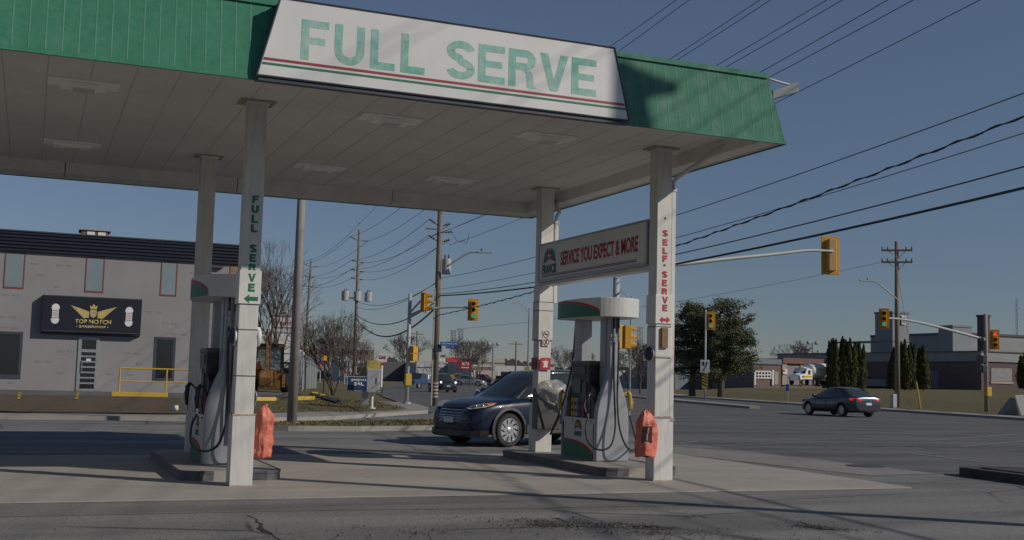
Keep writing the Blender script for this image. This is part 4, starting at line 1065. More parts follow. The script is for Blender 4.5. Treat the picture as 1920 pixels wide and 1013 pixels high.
# roof unit
ru = thing('rooftop_unit', 'brown and white air unit on the roof of the barber building', 'air unit', (2.5, BY+2, 7.6))
bm = nb(); box(bm, 1.95, BY+1.2, 7.66, 3.15, BY+2.6, 8.02); obj('housing', bm, 'fire_red', ru, world=True, bevel=.02)
bm = nb(); box(bm, 2.2, BY+1.15, 7.72, 2.55, BY+1.19, 7.95); box(bm, 2.7, BY+1.15, 7.72, 3.05, BY+1.19, 7.95); obj('grille', bm, 'white', ru, world=True)
bm = nb(); box(bm, 1.85, BY+1.1, 8.02, 3.3, BY+2.7, 8.07); obj('lid', bm, 'beige', ru, world=True)
# the sign of the barber shop
ts = thing('barber_shop_sign', 'black box sign TOP NOTCH BARBERSHOP with gold wings and barber poles', 'sign', (2.5, BY-.35, 2.9))
sx0, sx1, sz0, sz1, sy = .42, 4.78, 2.92, 4.74, BY-.42
bm = nb(); prism(bm, [(sx0, BY, sz0), (sx0, sy, sz0+.12), (sx0, sy, sz1-.02), (sx0, BY, sz1)], (sx1-sx0, 0, 0)); obj('sign_box', bm, 'sign_black', ts, world=True, bevel=.015)
for (a, b, c, d) in ((sx0+.03, sx1-.03, sz1-.07, sz1-.03), (sx0+.03, sx1-.03, sz0+.14, sz0+.18)):
    bm = nb(); box(bm, a, sy-.012, c, b, sy-.002, d); obj('trim', bm, 'frame_dark', ts, world=True)
fit_text('lettering', 'TOP NOTCH', (1.83, sy-.003, 3.45), (1, 0, 0), (0, 0, 1), 1.60, .21, 'gold', ts, bold=.03)
fit_text('lettering', 'BARBERSHOP', (2.03, sy-.003, 3.27), (1, 0, 0), (0, 0, 1), 1.18, .11, 'gold', ts, bold=.04)
bm = nb()
for x in (1.93, 3.31): rod(bm, (x, sy-.008, 3.325), (x, sy-.002, 3.325), .025, n=10)
obj('dot', bm, 'gold', ts, world=True)
wc = (2.63, 3.72)
def wing(sg_):
    F = []
    for k in range(6):        # layered feathers
        L_w = 1.0-.13*k; zt = .50-.085*k; zb_ = zt-.10
        F.append([(.18, .30-.05*k), (.34, .36-.055*k), (.34+.55*L_w*.6, zt-.03), (.22+.80*L_w, zt+.07-.01*k), (.20+.62*L_w, zb_+.0), (.32, .29-.055*k), (.20, .24-.045*k)])
    for k, f in enumerate(F):
        poly = [(sg_*x, z) for x, z in f]
        if sg_ < 0: poly = poly[::-1]
        poly_plate('wing_feather', poly, (wc[0], sy-.003-.0015*k, wc[1]), (1, 0, 0), (0, 0, 1), 'gold', ts, thick=.003)
wing(1); wing(-1)
poly_plate('crown', [(-.13, .42), (-.17, .60), (-.08, .54), (0, .68), (.08, .54), (.17, .60), (.13, .42)], (wc[0], sy-.003, wc[1]), (1, 0, 0), (0, 0, 1), 'gold', ts)
poly_plate('shield', [(-.14, .38), (.14, .38), (.15, .2), (.10, .08), (0, .02), (-.10, .08), (-.15, .2)], (wc[0], sy-.012, wc[1]), (1, 0, 0), (0, 0, 1), 'gold', ts)
poly_plate('face_mark', [(-.06, .30), (.06, .30), (.07, .2), (.04, .12), (-.04, .12), (-.07, .2)], (wc[0], sy-.02, wc[1]), (1, 0, 0), (0, 0, 1), 'rust', ts, thick=.002)
for bx in (.98, 4.22):
    z0, z1 = 3.37, 4.36; h = .17
    cap = [(h*math.cos(a), z1-.20+.17*math.sin(a)) for a in [k*PI/8 for k in range(9)]]+[(-h-.015, z1-.26), (-.14, z1-.26), (-.14, z0+.26), (-h-.015, z0+.26)]+[(h*math.cos(a), z0+.20+.17*math.sin(a)) for a in [PI+k*PI/8 for k in range(9)]]+[(h+.015, z0+.26), (.14, z0+.26), (.14, z1-.26), (h+.015, z1-.26)]
    pole_o = poly_plate('barber_pole', cap, (bx, sy-.003, 0), (1, 0, 0), (0, 0, 1), 'white', ts)
    for k, mt in enumerate(('blue', 'red', 'blue', 'red', 'blue')):
        zz = z1-.33-k*.085
        poly_plate('stripe', [(-.12, zz-.045), (.12, zz), (.12, zz+.03), (-.12, zz-.015)], (bx, sy-.0105, 0), (1, 0, 0), (0, 0, 1), mt, pole_o, thick=.002)
# railing and parking blocks
def gz(P): return max(T(P.x, P.y), 0)
rl = thing('handrail', 'yellow painted pipe railing on a yellow kerb block', 'railing', (4.4, 49.0, gz(Vector((4.4, 49, 0)))+.03))
g = gz(Vector((4.4, 49, 0)))+.03
rp = [GT(222, 752), GT(310, 752), GT(400, 752)]
for i, p in enumerate(rp): rp[i] = Vector((PY(222+88*i, 752, 49.0).x, 49.0, g))
bm = nb()
rod(bm, rp[0]+Vector((0, 0, 1.12)), rp[2]+Vector((0, 0, 1.12)), .035); obj('top_rail', bm, 'yellow', rl, world=True)
bm = nb(); rod(bm, rp[0]+Vector((0, 0, .6)), rp[2]+Vector((0, 0, .6)), .03); obj('mid_rail', bm, 'yellow', rl, world=True)
for p in rp:
    bm = nb(); rod(bm, p, p+Vector((0, 0, 1.15)), .035); obj('post', bm, 'yellow', rl, world=True)
kb = nb(); xx0 = PY(207, 755, 48.9).x; xx1 = PY(313, 755, 48.9).x; box(kb, xx0, 48.7, g-.02, xx1, 49.1, g+.17)
tag(obj('kerb_block', kb, 'yellow', bevel=.02), 'long low yellow kerb block under the pipe railing', 'kerb block')
for i, (a, b, py) in enumerate(((478, 517, 752), (553, 588, 751))):
    p, q_ = GT(a, py), GT(b, py); bm = nb(); dv = (q_-p); dv.z = 0
    nn = dv.normalized().cross(Vector((0, 0, 1)))*.09
    zz = gz(p)
    prism(bm, [p-nn+Vector((0, 0, 0)), p+nn, p+nn*.7+Vector((0, 0, .16)), p-nn*.7+Vector((0, 0, .16))], dv)
    tag(obj('parking_block', bm, 'yellow', bevel=.015), ['yellow parking block left of the big grey pole', 'yellow parking block just right of the big grey pole'][i], 'parking block', 'yellow parking blocks')
# black timbers with yellow ends
bm_spots = (((583, 742), (600, 747)), ((600, 747), (634, 757)))
tt = thing('landscape_timber', 'dark timber edging with yellow painted ends at the grass corner', 'timber', tuple(GT(600, 748)))
for (a, b) in bm_spots:
    p, q_ = GT(*a)+Vector((0, 0, .08)), GT(*b)+Vector((0, 0, .08)); bm = nb(); rod(bm, p, q_, .11, n=4); ti = obj('timber', bm, 'black', tt, world=True)
for a in ((589, 743), (605, 748)):
    p = GT(*a)+Vector((0, 0, .1)); bm = nb(); cbox(bm, p, (.36, .28, .28)); obj('painted_end', bm, 'yellow', tt, world=True, bevel=.02)

# ------------------------------------------------------------------ poles, signals, street furniture
def pole_obj(bm, p, h, r0, r1, n=14): rod(bm, p, Vector(p)+Vector((0, 0, h)), r0, r1, n)
gp0 = thing('light_pole', 'tall thick grey concrete pole standing on the kerb island', 'pole', (6.5, 30.5, .14))
bm = nb(); pole_obj(bm, (6.5, 30.5, .14), 9.4, .135, .095, 18); obj('shaft', bm, 'conc_pole', gp0, world=True, smooth_=True)
bm = nb(); rod(bm, (6.5, 30.5, .1), (6.5, 30.5, .17), .2, n=14); obj('base', bm, 'kerb', gp0, world=True)

def insulator(bm, a, b, r=.035):
    rod(bm, a, b, .025, n=6)
    a, b = Vector(a), Vector(b)
    for k in range(3):
        c = a.lerp(b, .55+.18*k); d = (b-a).normalized()*.03; rod(bm, c-d, c+d, r*1.9, r*1.2, n=8)
ANC = {}
def utility_pole(key, P, h, r, label, arms, lean=(0, 0), group='wooden utility poles'):
    t = thing('utility_pole', label, 'utility pole', P, 0, group)
    bm = nb(); rod(bm, (0, 0, -.1), (lean[0], lean[1], h), r, r*.62, 12); obj('shaft', bm, 'wood_pole', t, smooth_=True)
    A = []
    for (z, dx, up_) in arms:
        k = z/h
        c = Vector((lean[0]*k, lean[1]*k, z)); e = c+Vector((dx, 0, up_))
        bm = nb(); insulator(bm, c, e); obj('insulator_arm', bm, 'insul', t); A.append(Vector(P)+e)
    ANC[key] = A; return t
def transformer(t, c, r=.22, h=.75):
    c = Vector(c); bm = nb(); lathe(bm, [(r*.96, 0), (r, .03), (r, h-.06), (r*.97, h), (r*.3, h+.03)], c, 18); tr = obj('transformer', bm, 'galv', t, smooth_=False)
    bm = nb()
    for dx in (-.09, .09): lathe(bm, [(.03, h), (.05, h+.05), (.03, h+.10), (.05, h+.14), (.02, h+.22)], c+Vector((dx, 0, 0)), 10)
    obj('bushing', bm, 'insul', tr)
    return tr
P3 = Vector((18.09, 52.78, .08)); P2 = Vector((24.0, 90.0, .05)); P1 = Vector((28.6, 122, .05)); PQ = Vector((16.38, 4.5, .17))
def zr_at(P, row): return row_z(P, row)
h3 = 13.6
def arm(P, row, dx, up_): return (row_z(P, row)-P.z, dx, up_)
u3 = utility_pole('p3', P3, h3, .17, 'tall wooden pole with transformer and street light arm at the corner', [arm(P3, 425, -.55, .32), arm(P3, 425, .55, .18), arm(P3, 455, -.55, .32), arm(P3, 455, .55, .18), arm(P3, 437, .65, .1), arm(P3, 465, -.1, 0), (h3-.1, 0, .25), arm(P3, 527, 0.05, 0), arm(P3, 530, -.1, 0), arm(P3, 562, .05, 0), arm(P3, 572, .05, 0)])
transformer(u3, (.38, -.1, row_z(P3, 514)-.08))
bm = nb(); cbox(bm, (-.35, -.05, row_z(P3, 431)-.08), (.75, .06, .06)); obj('switch_bar', bm, 'insul', u3)
bm = nb(); box(bm, -.21, -.13, -.05, -.15, -.07, 5.6); obj('conduit', bm, 'steel', u3)
bm = nb()
for k in range(5): rod(bm, (0, 0, .35+k*.16), (0, 0, .43+k*.16), .178, n=14)
obj('reflector_band', bm, 'rust', u3)
L0 = P3+Vector((.1, 0, row_z(P3, 502)-.1)); La = Vector((P3.x+1.3, P3.y-.4, row_z(P3, 478))); 
def street_arm(t, pts, world=True, col='galv'):
    bm = nb(); tube(bm, pts, .045, 8, smoothn=4); obj('lamp_arm', bm, col, t, world=True, smooth_=True)
    e = Vector(pts[-1]); d = (e-Vector(pts[-2])); d.z = 0; d.normalize(); s = d.cross(Vector((0, 0, 1)))
    bm = nb(); prism(bm, [e-s*.10+Vector((0, 0, -.05)), e-s*.08+Vector((0, 0, .06)), e+s*.08+Vector((0, 0, .06)), e+s*.10+Vector((0, 0, -.05))], d*.75+Vector((0, 0, .02))); lh = obj('lamp_head', bm, 'galv', t, world=True, bevel=.02)
    bm = nb(); rod(bm, e+d*.2+Vector((0, 0, .05)), e+d*.2+Vector((0, 0, .17)), .04, n=8); obj('photocell', bm, 'black', lh, world=True)
def at_row(P, px, py):   # point on the ray through (px,py) at the depth of P
    d = ray(px, py); k = (Vector(P)-CP).dot(FW); return CP+d*k
street_arm(u3, [at_row(P3, 838, 500), at_row(P3, 858, 487), at_row(P3, 880, 474), at_row(P3, 895, 473)])
u2 = utility_pole('p2', P2, row_z(P2, 432), .17, 'wooden pole carrying three grey transformers behind the election sign', [(row_z(P2, 421), 0, .05), arm(P2, 452, -.75, .3), arm(P2, 452, .75, .05), arm(P2, 492, -.55, .15), arm(P2, 492, .45, 0), arm(P2, 509, -.55, .15), arm(P2, 509, .45, 0), arm(P2, 524, -.55, .12), arm(P2, 524, .4, 0), arm(P2, 565, 0, 0), arm(P2, 590, 0, 0)])
for dx in (-.95, -.05, .95): transformer(u2, (dx, -.32 if abs(dx) < .1 else 0, row_z(P2, 566)), .30, .75)
bm = nb(); box(bm, -1.1, -.06, row_z(P2, 562), 1.1, .06, row_z(P2, 562)+.10); obj('transformer_bracket', bm, 'galv', u2)
P1 = D(568, 722, 135); P1.z = .05
u1 = utility_pole('p1', P1, row_z(P1, 490), .2, 'farther slim wooden pole just right of the big grey pole', [(row_z(P1, 488), 0, .05), arm(P1, 500, -.9, .3), arm(P1, 500, .9, .1), arm(P1, 520, -.6, .1), arm(P1, 520, .5, 0), arm(P1, 538, -.5, .1), arm(P1, 538, .4, 0)], lean=(.35, 0))
# pole by the exit, outside the frame, whose shadow crosses the forecourt
uq = utility_pole('q', PQ, 15.2, .19, 'wooden utility pole on the boulevard beside the station exit', [(14.9, 0, .3)], )
transformer(uq, (.30, .05, 11.9), .15, .7); transformer(uq, (-.22, .15, 13.6), .15, .7)
bm = nb(); prism(bm, [(.2, 0, 12.35), (.2, 0, 12.95), (.7, 0, 12.75), (1.0, 0, 12.70), (1.0, 0, 12.58), (.7, 0, 12.5)], (0, .12, 0)); obj('equipment_arm', bm, 'wood_pole', uq)

# overhead wires
def wire(pts, r, label, sag=0.0, group='power lines over the road', n=24, twist=0):
    pts = [Vector(p) for p in pts]; bm = nb(); P = []
    for a, b in zip(pts, pts[1:]):
        for k in range(n):
            t = k/n; p = a.lerp(b, t); p.z -= sag*4*t*(1-t); P.append(p)
    P.append(pts[-1])
    if twist:
        L_ = 0; Q = []
        for i, p in enumerate(P): Q.append(p+Vector((0, 0, .028*math.sin(i*1.3)))+Vector((.028*math.cos(i*1.3), 0, 0)))
        tube(bm, Q, r*.8, 5); tube(bm, P, r*.7, 5)
    else: tube(bm, P, r, 5)
    return tag(obj('overhead_wire', bm, 'wire'), label, 'wire', group)
def plane_pt(px, py, off=0.0):
    """where the ray meets the vertical plane of the pole line (18.09,52.78)-(15.95,4.4), shifted by off"""
    A = Vector((18.09+off, 52.78, 0)); B = Vector((15.95+off, 4.4, 0)); n = Vector((B.y-A.y, -(B.x-A.x), 0)).normalized()
    d = ray(px, py); return CP+d*((A-CP).dot(n)/d.dot(n))
def span(pl, pr_, off, endz=None):
    a, b = plane_pt(*pl, off), plane_pt(*pr_, off)
    def ext(y):
        t = (y-b.y)/(a.y-b.y); p = b.lerp(a, t); c = .0011; p.z += c*(y-a.y)*(y-b.y); return p
    ys = [52.78-(52.78+14)*k/26 for k in range(27)]
    return [ext(y) for y in ys]
top = [((1152, 82), (1268, 0), -.5), ((1158, 98), (1292, 0), -.5), ((1255, 112), (1425, 0), 0), ((1268, 114), (1445, 0), 0), ((1342, 124), (1550, 0), .4), ((1358, 128), (1580, 0), .4), ((1425, 136), (1665, 0), -.4), ((1443, 145), (1713, 0), -.4), ((1455, 193), (1838, 0), .5)]
for i, (a, b, o_) in enumerate(top):
    wire(span(a, b, o_), .0095, 'thin power wire crossing the sky above the green canopy corner' if i < 8 else 'thin power wire passing just below the bracket lamp', n=1, group='thin power wires above the canopy' if i < 8 else 'power lines over the road')
low_w = [((1265, 405), (1920, 175), 0, .012, 'single thin wire, highest of those ending at the right picture edge', 0), ((1265, 463), (1920, 218), .1, .018, 'twisted service cable sagging toward the right', 1),
         ((1265, 447), (1920, 250), -.1, .010, 'thin straight wire crossing the twisted cable', 0), ((1265, 478), (1920, 313), 0, .016, 'black telephone cable, second lowest on the right', 0), ((1265, 496), (1920, 353), 0.1, .030, 'thick black cable bundle, lowest of the wires on the right', 0)]
for a, b, o_, r, lb, tw in low_w:
    pts = span(a, b, o_); wire(pts, r, lb, n=1 if not tw else 12, twist=tw)
A3, A2, A1 = ANC['p3'], ANC['p2'], ANC['p1']
for i, (a, b, s) in enumerate(((A3[6], A2[0], .3), (A3[0]+Vector((0, 0, 1.8)), A2[1], .4), (A3[1]+Vector((0, 0, 1.8)), A2[2], .4), (A3[0], A2[3], .5), (A3[1], A2[4], .5), (A3[2], A2[5], .5), (A3[3], A2[6], .5), (A3[5], A2[8], .5))):
    wire([a, b], .013, 'thin power wire between the transformer pole and the corner pole', s, 'power wires between the corner poles')
wire([A3[7], A2[9]], .016, 'lower service wire to the three transformer pole', .7, 'service wires to the three transformer pole')
wire([A3[8], A2[9]+Vector((.1, 0, -.5))], .014, 'lower service wire to the three transformer pole', .6, 'service wires to the three transformer pole')
wire([A3[9], A2[10]], .03, 'upper black cable left of the corner pole', 1.0, 'black cables left of the corner pole')
wire([A3[10], A2[10]+Vector((0, 0, -.3))], .045, 'lower thick black cable left of the corner pole', 1.5, 'black cables left of the corner pole')
for i in range(7):
    wire([A2[i], A1[min(i, 6)]], .016, 'distant power wire between the two far poles', .5, 'power wires between the far poles')
    d = (A1[min(i, 6)]-A2[i]); wire([A1[min(i, 6)], A1[min(i, 6)]+Vector((-6, 40, .2))], .02, 'distant power wire leaving the slim far pole', .5, 'power wires beyond the far pole')
wire([at_row(P3, 846, 431), at_row(P3, 870, 450), at_row(P3, 880, 437)], .012, 'short jumper wire hanging beside the corner pole', .3)

def visor_lens(t, x, z, r, mt, par):
    bm = nb(); lathe(bm, [(r, 0), (r*.98, -.012), (r*.6, -.03), (.001, -.036)], (x, -.125, z), 16, 'y'); obj('lens', bm, mt, par, smooth_=True)
    bm = nb(); n = 12; ring = []
    for k in range(n+1):
        a = PI*(-.12+1.24*k/n); o_ = (x+math.cos(a)*(r+.012), z+math.sin(a)*(r+.012)); ring.append(o_)
    for (a, b) in zip(ring, ring[1:]):
        ya, ybk = -.125, -.36
        vv = [bm.verts.new(p) for p in ((a[0], ya, a[1]), (b[0], ya, b[1]), (b[0], ybk+.03, b[1]-.03), (a[0], ybk+.03, a[1]-.03))]; bm.faces.new(vv)
    o = obj('visor', bm, 'signal_yellow', par); sm = o.modifiers.new('thickness', 'SOLIDIFY'); sm.thickness = .008
def signal_head(label, loc, rotz, s=1.0, lit=None, backplate=True, h=1.04, group='traffic signal heads', body='signal_yellow'):
    """faces local -Y"""
    t = thing('traffic_signal', label, 'traffic signal', loc, rotz, group, s)
    if backplate:
        bm = nb(); box(bm, -.25, -.012, -.52, .25, .012, .52); obj('backplate', bm, 'signal_yellow', t, bevel=.01)
    bm = nb(); box(bm, -.13, -.12, -.42, .13, .13, .42)
    hd = obj('housing', bm, 'signal_yellow' if body == 'signal_yellow' else body, t, bevel=.02)
    if backplate:
        bm = nb(); prism(bm, [(-.13, .131, -.43), (.13, .131, -.43), (.10, .20, -.43), (-.10, .20, -.43)], (0, 0, .86)); obj('rear_cover', bm, 'signal_tan', t, bevel=.015)
    for k, (z, c) in enumerate(((.28, 'red_lit'), (0, 'amber'), (-.28, 'green_lit'))):
        on = (lit == 'red' and k == 0) or (lit == 'green' and k == 2)
        visor_lens(t, 0, z, .10, c if on else 'lens_off', hd)
    return t
def face_cam(P): return math.atan2(-(P.x), -( -P.y))
# 1: near-left mast arm signal
sp = Vector((16.48, 52.09, .10))
t = thing('signal_pole', 'grey signal pole on the left corner with an arm toward the road', 'signal pole', sp, 0, 'traffic signal poles')
bm = nb(); pole_obj(bm, (0, 0, 0), 5.2, .10, .085); obj('shaft', bm, 'galv', t, smooth_=True)
bm = nb(); rod(bm, (0, 0, 0), (0, 0, .1), .2, n=12); obj('base_flange', bm, 'galv', t)
e1 = at_row(sp, 880, 577)
bm = nb(); tube(bm, [sp+Vector((0, 0, 4.15)), at_row(sp, 790, 583), at_row(sp, 828, 577), at_row(sp, 856, 576), at_row(sp, 878, 577)], [.07, .045], 8, smoothn=4); obj('mast_arm', bm, 'galv', t, world=True, smooth_=True)
bm = nb(); tube(bm, [at_row(sp, 768, 588), at_row(sp, 779, 575), at_row(sp, 789, 564)], .045, 8, smoothn=4); obj('side_bracket', bm, 'galv', t, world=True, smooth_=True)
bm = nb(); cbox(bm, at_row(sp, 765, 712), (.3, .22, .55)); obj('push_button_box', bm, 'yellow', t, world=True, bevel=.02)
signal_head('yellow signal hanging at the arm end left of the white sign, seen from the front', at_row(sp, 887, 581), -.30, 1.0, 'green')
signal_head('yellow signal seen edge on beside the corner signal pole', at_row(sp, 797, 566), rad(62), 1.0, None)
pd = thing('pedestrian_signal', 'yellow pedestrian signal with black face on the left corner pole', 'pedestrian signal', at_row(sp, 775, 663), rad(30), 'pedestrian signals')
for z in (.17, -.19):
    bm = nb(); cbox(bm, (0, 0, z), (.34, .3, .33)); bd = obj('housing', bm, 'signal_yellow', pd, bevel=.015)
    bm = nb(); box(bm, .172, -.15, z-.15, .22, .15, z+.15); obj('face', bm, 'black', bd)
bm = nb(); box(bm, .222, -.03, .1, .226, .03, .27); box(bm, .222, -.07, .16, .226, -.032, .2); box(bm, .222, .032, .16, .226, .07, .2); obj('walk_symbol', bm, 'white', pd)
# 2: mast arm signal behind the right pump
q2p = D(1151, 807, 34); q2p.z = .1
t = thing('signal_pole', 'thick grey signal pole rising behind the right pump with a long arm', 'signal pole', q2p, 0, 'traffic signal poles')
bm = nb(); pole_obj(bm, (0, 0, 0), row_z(q2p, 492)-.1, .115, .095, 16); obj('shaft', bm, 'galv', t, smooth_=True)
def along(px, py, L_): # point above pole position shifted +X by L
    P = Vector((q2p.x+L_, q2p.y, 0)); P.z = row_z(P, py); return P
tipP = None; best = 1e9
for k in range(400):
    L_ = 4+k*.02; P = Vector((q2p.x+L_, q2p.y, 5.5)); d = P-CP; u = 960+CAM_F*d.dot(RT)/d.dot(FW)
    if abs(u-1566) < best: best = abs(u-1566); tipL = L_
pts = [along(0, 502, .05), along(0, 495, tipL*.27), along(0, 487, tipL*.45), along(0, 477, tipL*.70), along(0, 470, tipL*.86), along(0, 471, tipL*.99)]
bm = nb(); tube(bm, pts, [.085, .038], 10, smoothn=5); obj('mast_arm', bm, 'galv', t, world=True, smooth_=True)
bm = nb(); rod(bm, (0, 0, pts[0].z-.25), (0, 0, pts[0].z+.12), .13, n=14); obj('arm_collar', bm, 'galv', t)
sg2 = Vector((q2p.x+tipL, q2p.y, 0)); sg2.z = row_z(sg2, 478)
signal_head('large traffic signal seen from behind on the long arm against the sky', sg2+Vector((0, .25, 0)), PI-.30, 1.22, None)
s3p = at_row(q2p, 1163, 632)
signal_head('yellow signal seen from its side on the pole behind the right pump', s3p, rad(100), .82, None, False)
signal_head('yellow signal half hidden, outer one of the pair behind the right pump', at_row(q2p, 1176, 632), rad(80), .82, None, False)
# 3: traffic island signal
ms = Vector((45.9, 72.8, .14))
t = thing('signal_pole', 'slim signal pole with keep right sign and striped marker on the island', 'signal pole', ms, 0, 'traffic signal poles')
bm = nb(); pole_obj(bm, (0, 0, 0), row_z(ms, 581)-.14, .085, .065); obj('shaft', bm, 'galv', t, smooth_=True)
R_ms = -CAM_YAW*0 + math.atan2(ms.x, ms.y)
def facing(P): return -math.atan2(P[0], P[1])
def flat_board(t, P, px, py, wpx, hpx, mt, name, dy=-.12, th=.02):
    c = at_row(P, px, py); k = (Vector(P)-CP).dot(FW)/CAM_F; W, H = wpx*k, hpx*k; a = facing(P)
    X = Vector((math.cos(a), math.sin(a), 0)); Nn = Vector((math.sin(a), -math.cos(a), 0))
    c = c+Nn*abs(dy); p0 = c-X*W/2-Vector((0, 0, H/2))
    return poly_plate(name, [(0, 0), (W, 0), (W, H), (0, H)], p0, X, (0, 0, 1), mt, t, thick=th), p0+Nn*th, X, W, H
b, p0, X, W, H = flat_board(t, ms, 1322, 687, 17, 24, 'white_box', 'keep_right_sign')
poly_plate('shield_symbol', [(W*.18, H*.85), (W*.18, H*.62), (W*.3, H*.5), (W*.42, H*.62), (W*.42, H*.85)], p0, X, (0, 0, 1), 'black', b)
ar = [(W*.40, H*.10), (W*.46, H*.36), (W*.62, H*.5), (W*.68, H*.72)]
bm = nb(); tube(bm, [p0+X*a+Vector((0, 0, c)) for a, c in ar], .03, 5, smoothn=3); obj('arrow_symbol', bm, 'black', b, world=True)
poly_plate('arrow_head', [(W*.55, H*.70), (W*.82, H*.70), (W*.69, H*.88)], p0, X, (0, 0, 1), 'black', b)
b, p0, X, W, H = flat_board(t, ms, 1322, 714, 11, 29, 'yellow', 'hazard_marker')
for k in range(5):
    z = H*(.16+k*.19)
    poly_plate('black_stripe', [(0.01, z+.10), (W-.01, z-.10), (W-.01, z), (0.01, z+.20)] if z+.2 < H else [(0.01, H-.09), (W*.8, z-.08), (W-.01, z-.06), (W*.3, H-.01), (.01, H-.01)], p0, X, (0, 0, 1), 'black', b)
signal_head('traffic signal with a green light on the island pole before the pines', at_row(ms, 1329, 602)+Vector((0, -.25, 0)), facing(ms), 1.30, 'green')
# 4: right corner signal
rs = Vector((52.4, 52.28, .12))
t = thing('signal_pole', 'signal pole at the far right corner with an arm reaching left', 'signal pole', rs, 0, 'traffic signal poles')
bm = nb(); pole_obj(bm, (0, 0, 0), 5.85, .125, .11); obj('shaft', bm, 'conc_pole', t, smooth_=True)
def rs_pt(L_, row): P = Vector((rs.x-L_, rs.y, 0)); P.z = row_z(P, row); return P
pts = [rs_pt(.05, 637), rs_pt(2.6, 620), rs_pt(5, 605), rs_pt(6.6, 598), rs_pt(7.5, 597)]
bm = nb(); tube(bm, pts, [.09, .05], 8, smoothn=4); obj('mast_arm', bm, 'galv', t, world=True, smooth_=True)
bm = nb(); cbox(bm, at_row(rs, 1852, 735), (.36, .3, .55)); obj('push_button_box', bm, 'yellow', t, world=True, bevel=.03)
signal_head('traffic signal with a green light on the arm before the utility pole', rs_pt(7.75, 598)+Vector((0, -.2, 0)), facing(rs)+.1, 1.12, 'green')
signal_head('traffic signal showing red on the far right corner pole', at_row(rs, 1861, 637)+Vector((0, -.15, 0)), facing(rs)+.15, 1.12, 'red')
pd2 = thing('pedestrian_signal', 'dark pedestrian signal low on the far right signal pole', 'pedestrian signal', at_row(rs, 1841, 684), rad(10), 'pedestrian signals')
for z in (.32, -.24):
    bm = nb(); cbox(bm, (0, 0, z), (.5, .35, .48)); bd = obj('housing', bm, 'grey_plastic', pd2, bevel=.02)
    bm = nb(); box(bm, -.2, -.22, z-.2, .2, -.177, z+.2); obj('face', bm, 'black', bd)
# right utility pole
P4 = Vector((53.9, 61.58, .12)); h4 = row_z(P4, 456)
t = thing('utility_pole', 'wooden pole on the right with two crossarms and a street light', 'utility pole', P4, 0, 'wooden utility poles')
bm = nb(); rod(bm, (0, 0, -.1), (0, 0, h4), .19, .13, 12); obj('shaft', bm, 'wood_pole', t, smooth_=True)
for row in (470, 492):
    z = row_z(P4, row)-.12; bm = nb(); box(bm, -1.0, -.16, z-.06, 1.0, -.05, z+.06, Matrix.Rotation(-.65, 4, 'Z')); ca = obj('crossarm', bm, 'wood_pole', t)
    bm = nb()
    for k, x in enumerate((-.95, -.6, .6, .95)):
        p = Matrix.Rotation(-.65, 4, 'Z') @ Vector((x, -.1, z+.06)); lathe(bm, [(.03, 0), (.06, .04), (.03, .09), (.05, .13), (.02, .2)], p, 8)
    obj('insulators', bm, 'insul', ca)
    bm = nb()
    for s in (-1, 1): rod(bm, Matrix.Rotation(-.65, 4, 'Z') @ Vector((s*.55, -.12, z-.05)), Vector((0, -.14, z-.55)), .02, n=5)
    obj('arm_brace', bm, 'steel', ca)
street_arm(t, [at_row(P4, 1684, 563), at_row(P4, 1668, 549), at_row(P4, 1652, 536), at_row(P4, 1642, 529), at_row(P4, 1632, 527)])
bm = nb(); cbox(bm, (-.42, -.1, .45), (.32, .3, .9)); obj('meter_box', bm, 'galv', t, bevel=.02)
wire([P4+Vector((0, 0, h4-1.2)), at_row(P4, 1300, 600)+Vector((-6, 30, 0))], .012, 'faint thin wire running left from the right utility pole', .6)
# leaning yellow marker, hydrant post sign, A-board
my = D(1726, 774, 74); my.z = T(my.x, my.y)
bm = nb(); rod(bm, my, at_row(my, 1718, 716), .06, .05, 8); tag(obj('guy_marker', bm, 'yellow'), 'yellow guy wire guard leaning on the right verge', 'marker')
wire([at_row(my, 1718, 716), P4+Vector((0, 0, 9.3))], .01, 'guy wire of the right utility pole', 0, 'guy wires')
sgp = Vector((50.9, 69.6, .1))
t = thing('plate_post', 'slim post with a small blue plate on the right verge', 'sign', sgp)
bm = nb(); pole_obj(bm, (0, 0, 0), 2.6, .025, .025, 6); obj('post', bm, 'galv', t)
flat_board(t, sgp, 1476, 727, 6, 13, 'sky_blue', 'plate', .04)
ab = D(1893, 783, 63); ab.z = T(ab.x, ab.y)
t = thing('sign_board', 'white slanted board on a grey prop at the right picture edge', 'sign board', ab)
a0 = at_row(ab, 1903, 741); a1 = at_row(ab, 1915, 781); a2 = at_row(ab, 1945, 781); a3 = at_row(ab, 1945, 741)
bm = nb(); prism(bm, [a0, a1, a2, a3], (.03, .06, 0)); obj('board', bm, 'white', t, world=True, bevel=.01)
bm = nb(); prism(bm, [at_row(ab, 1904, 746)+Vector((.1, .15, 0)), at_row(ab, 1885, 784)+Vector((.1, .5, 0)), at_row(ab, 1913, 784)+Vector((.1, .15, 0))], (.05, .4, 0)); obj('prop', bm, 'fence', t, world=True)

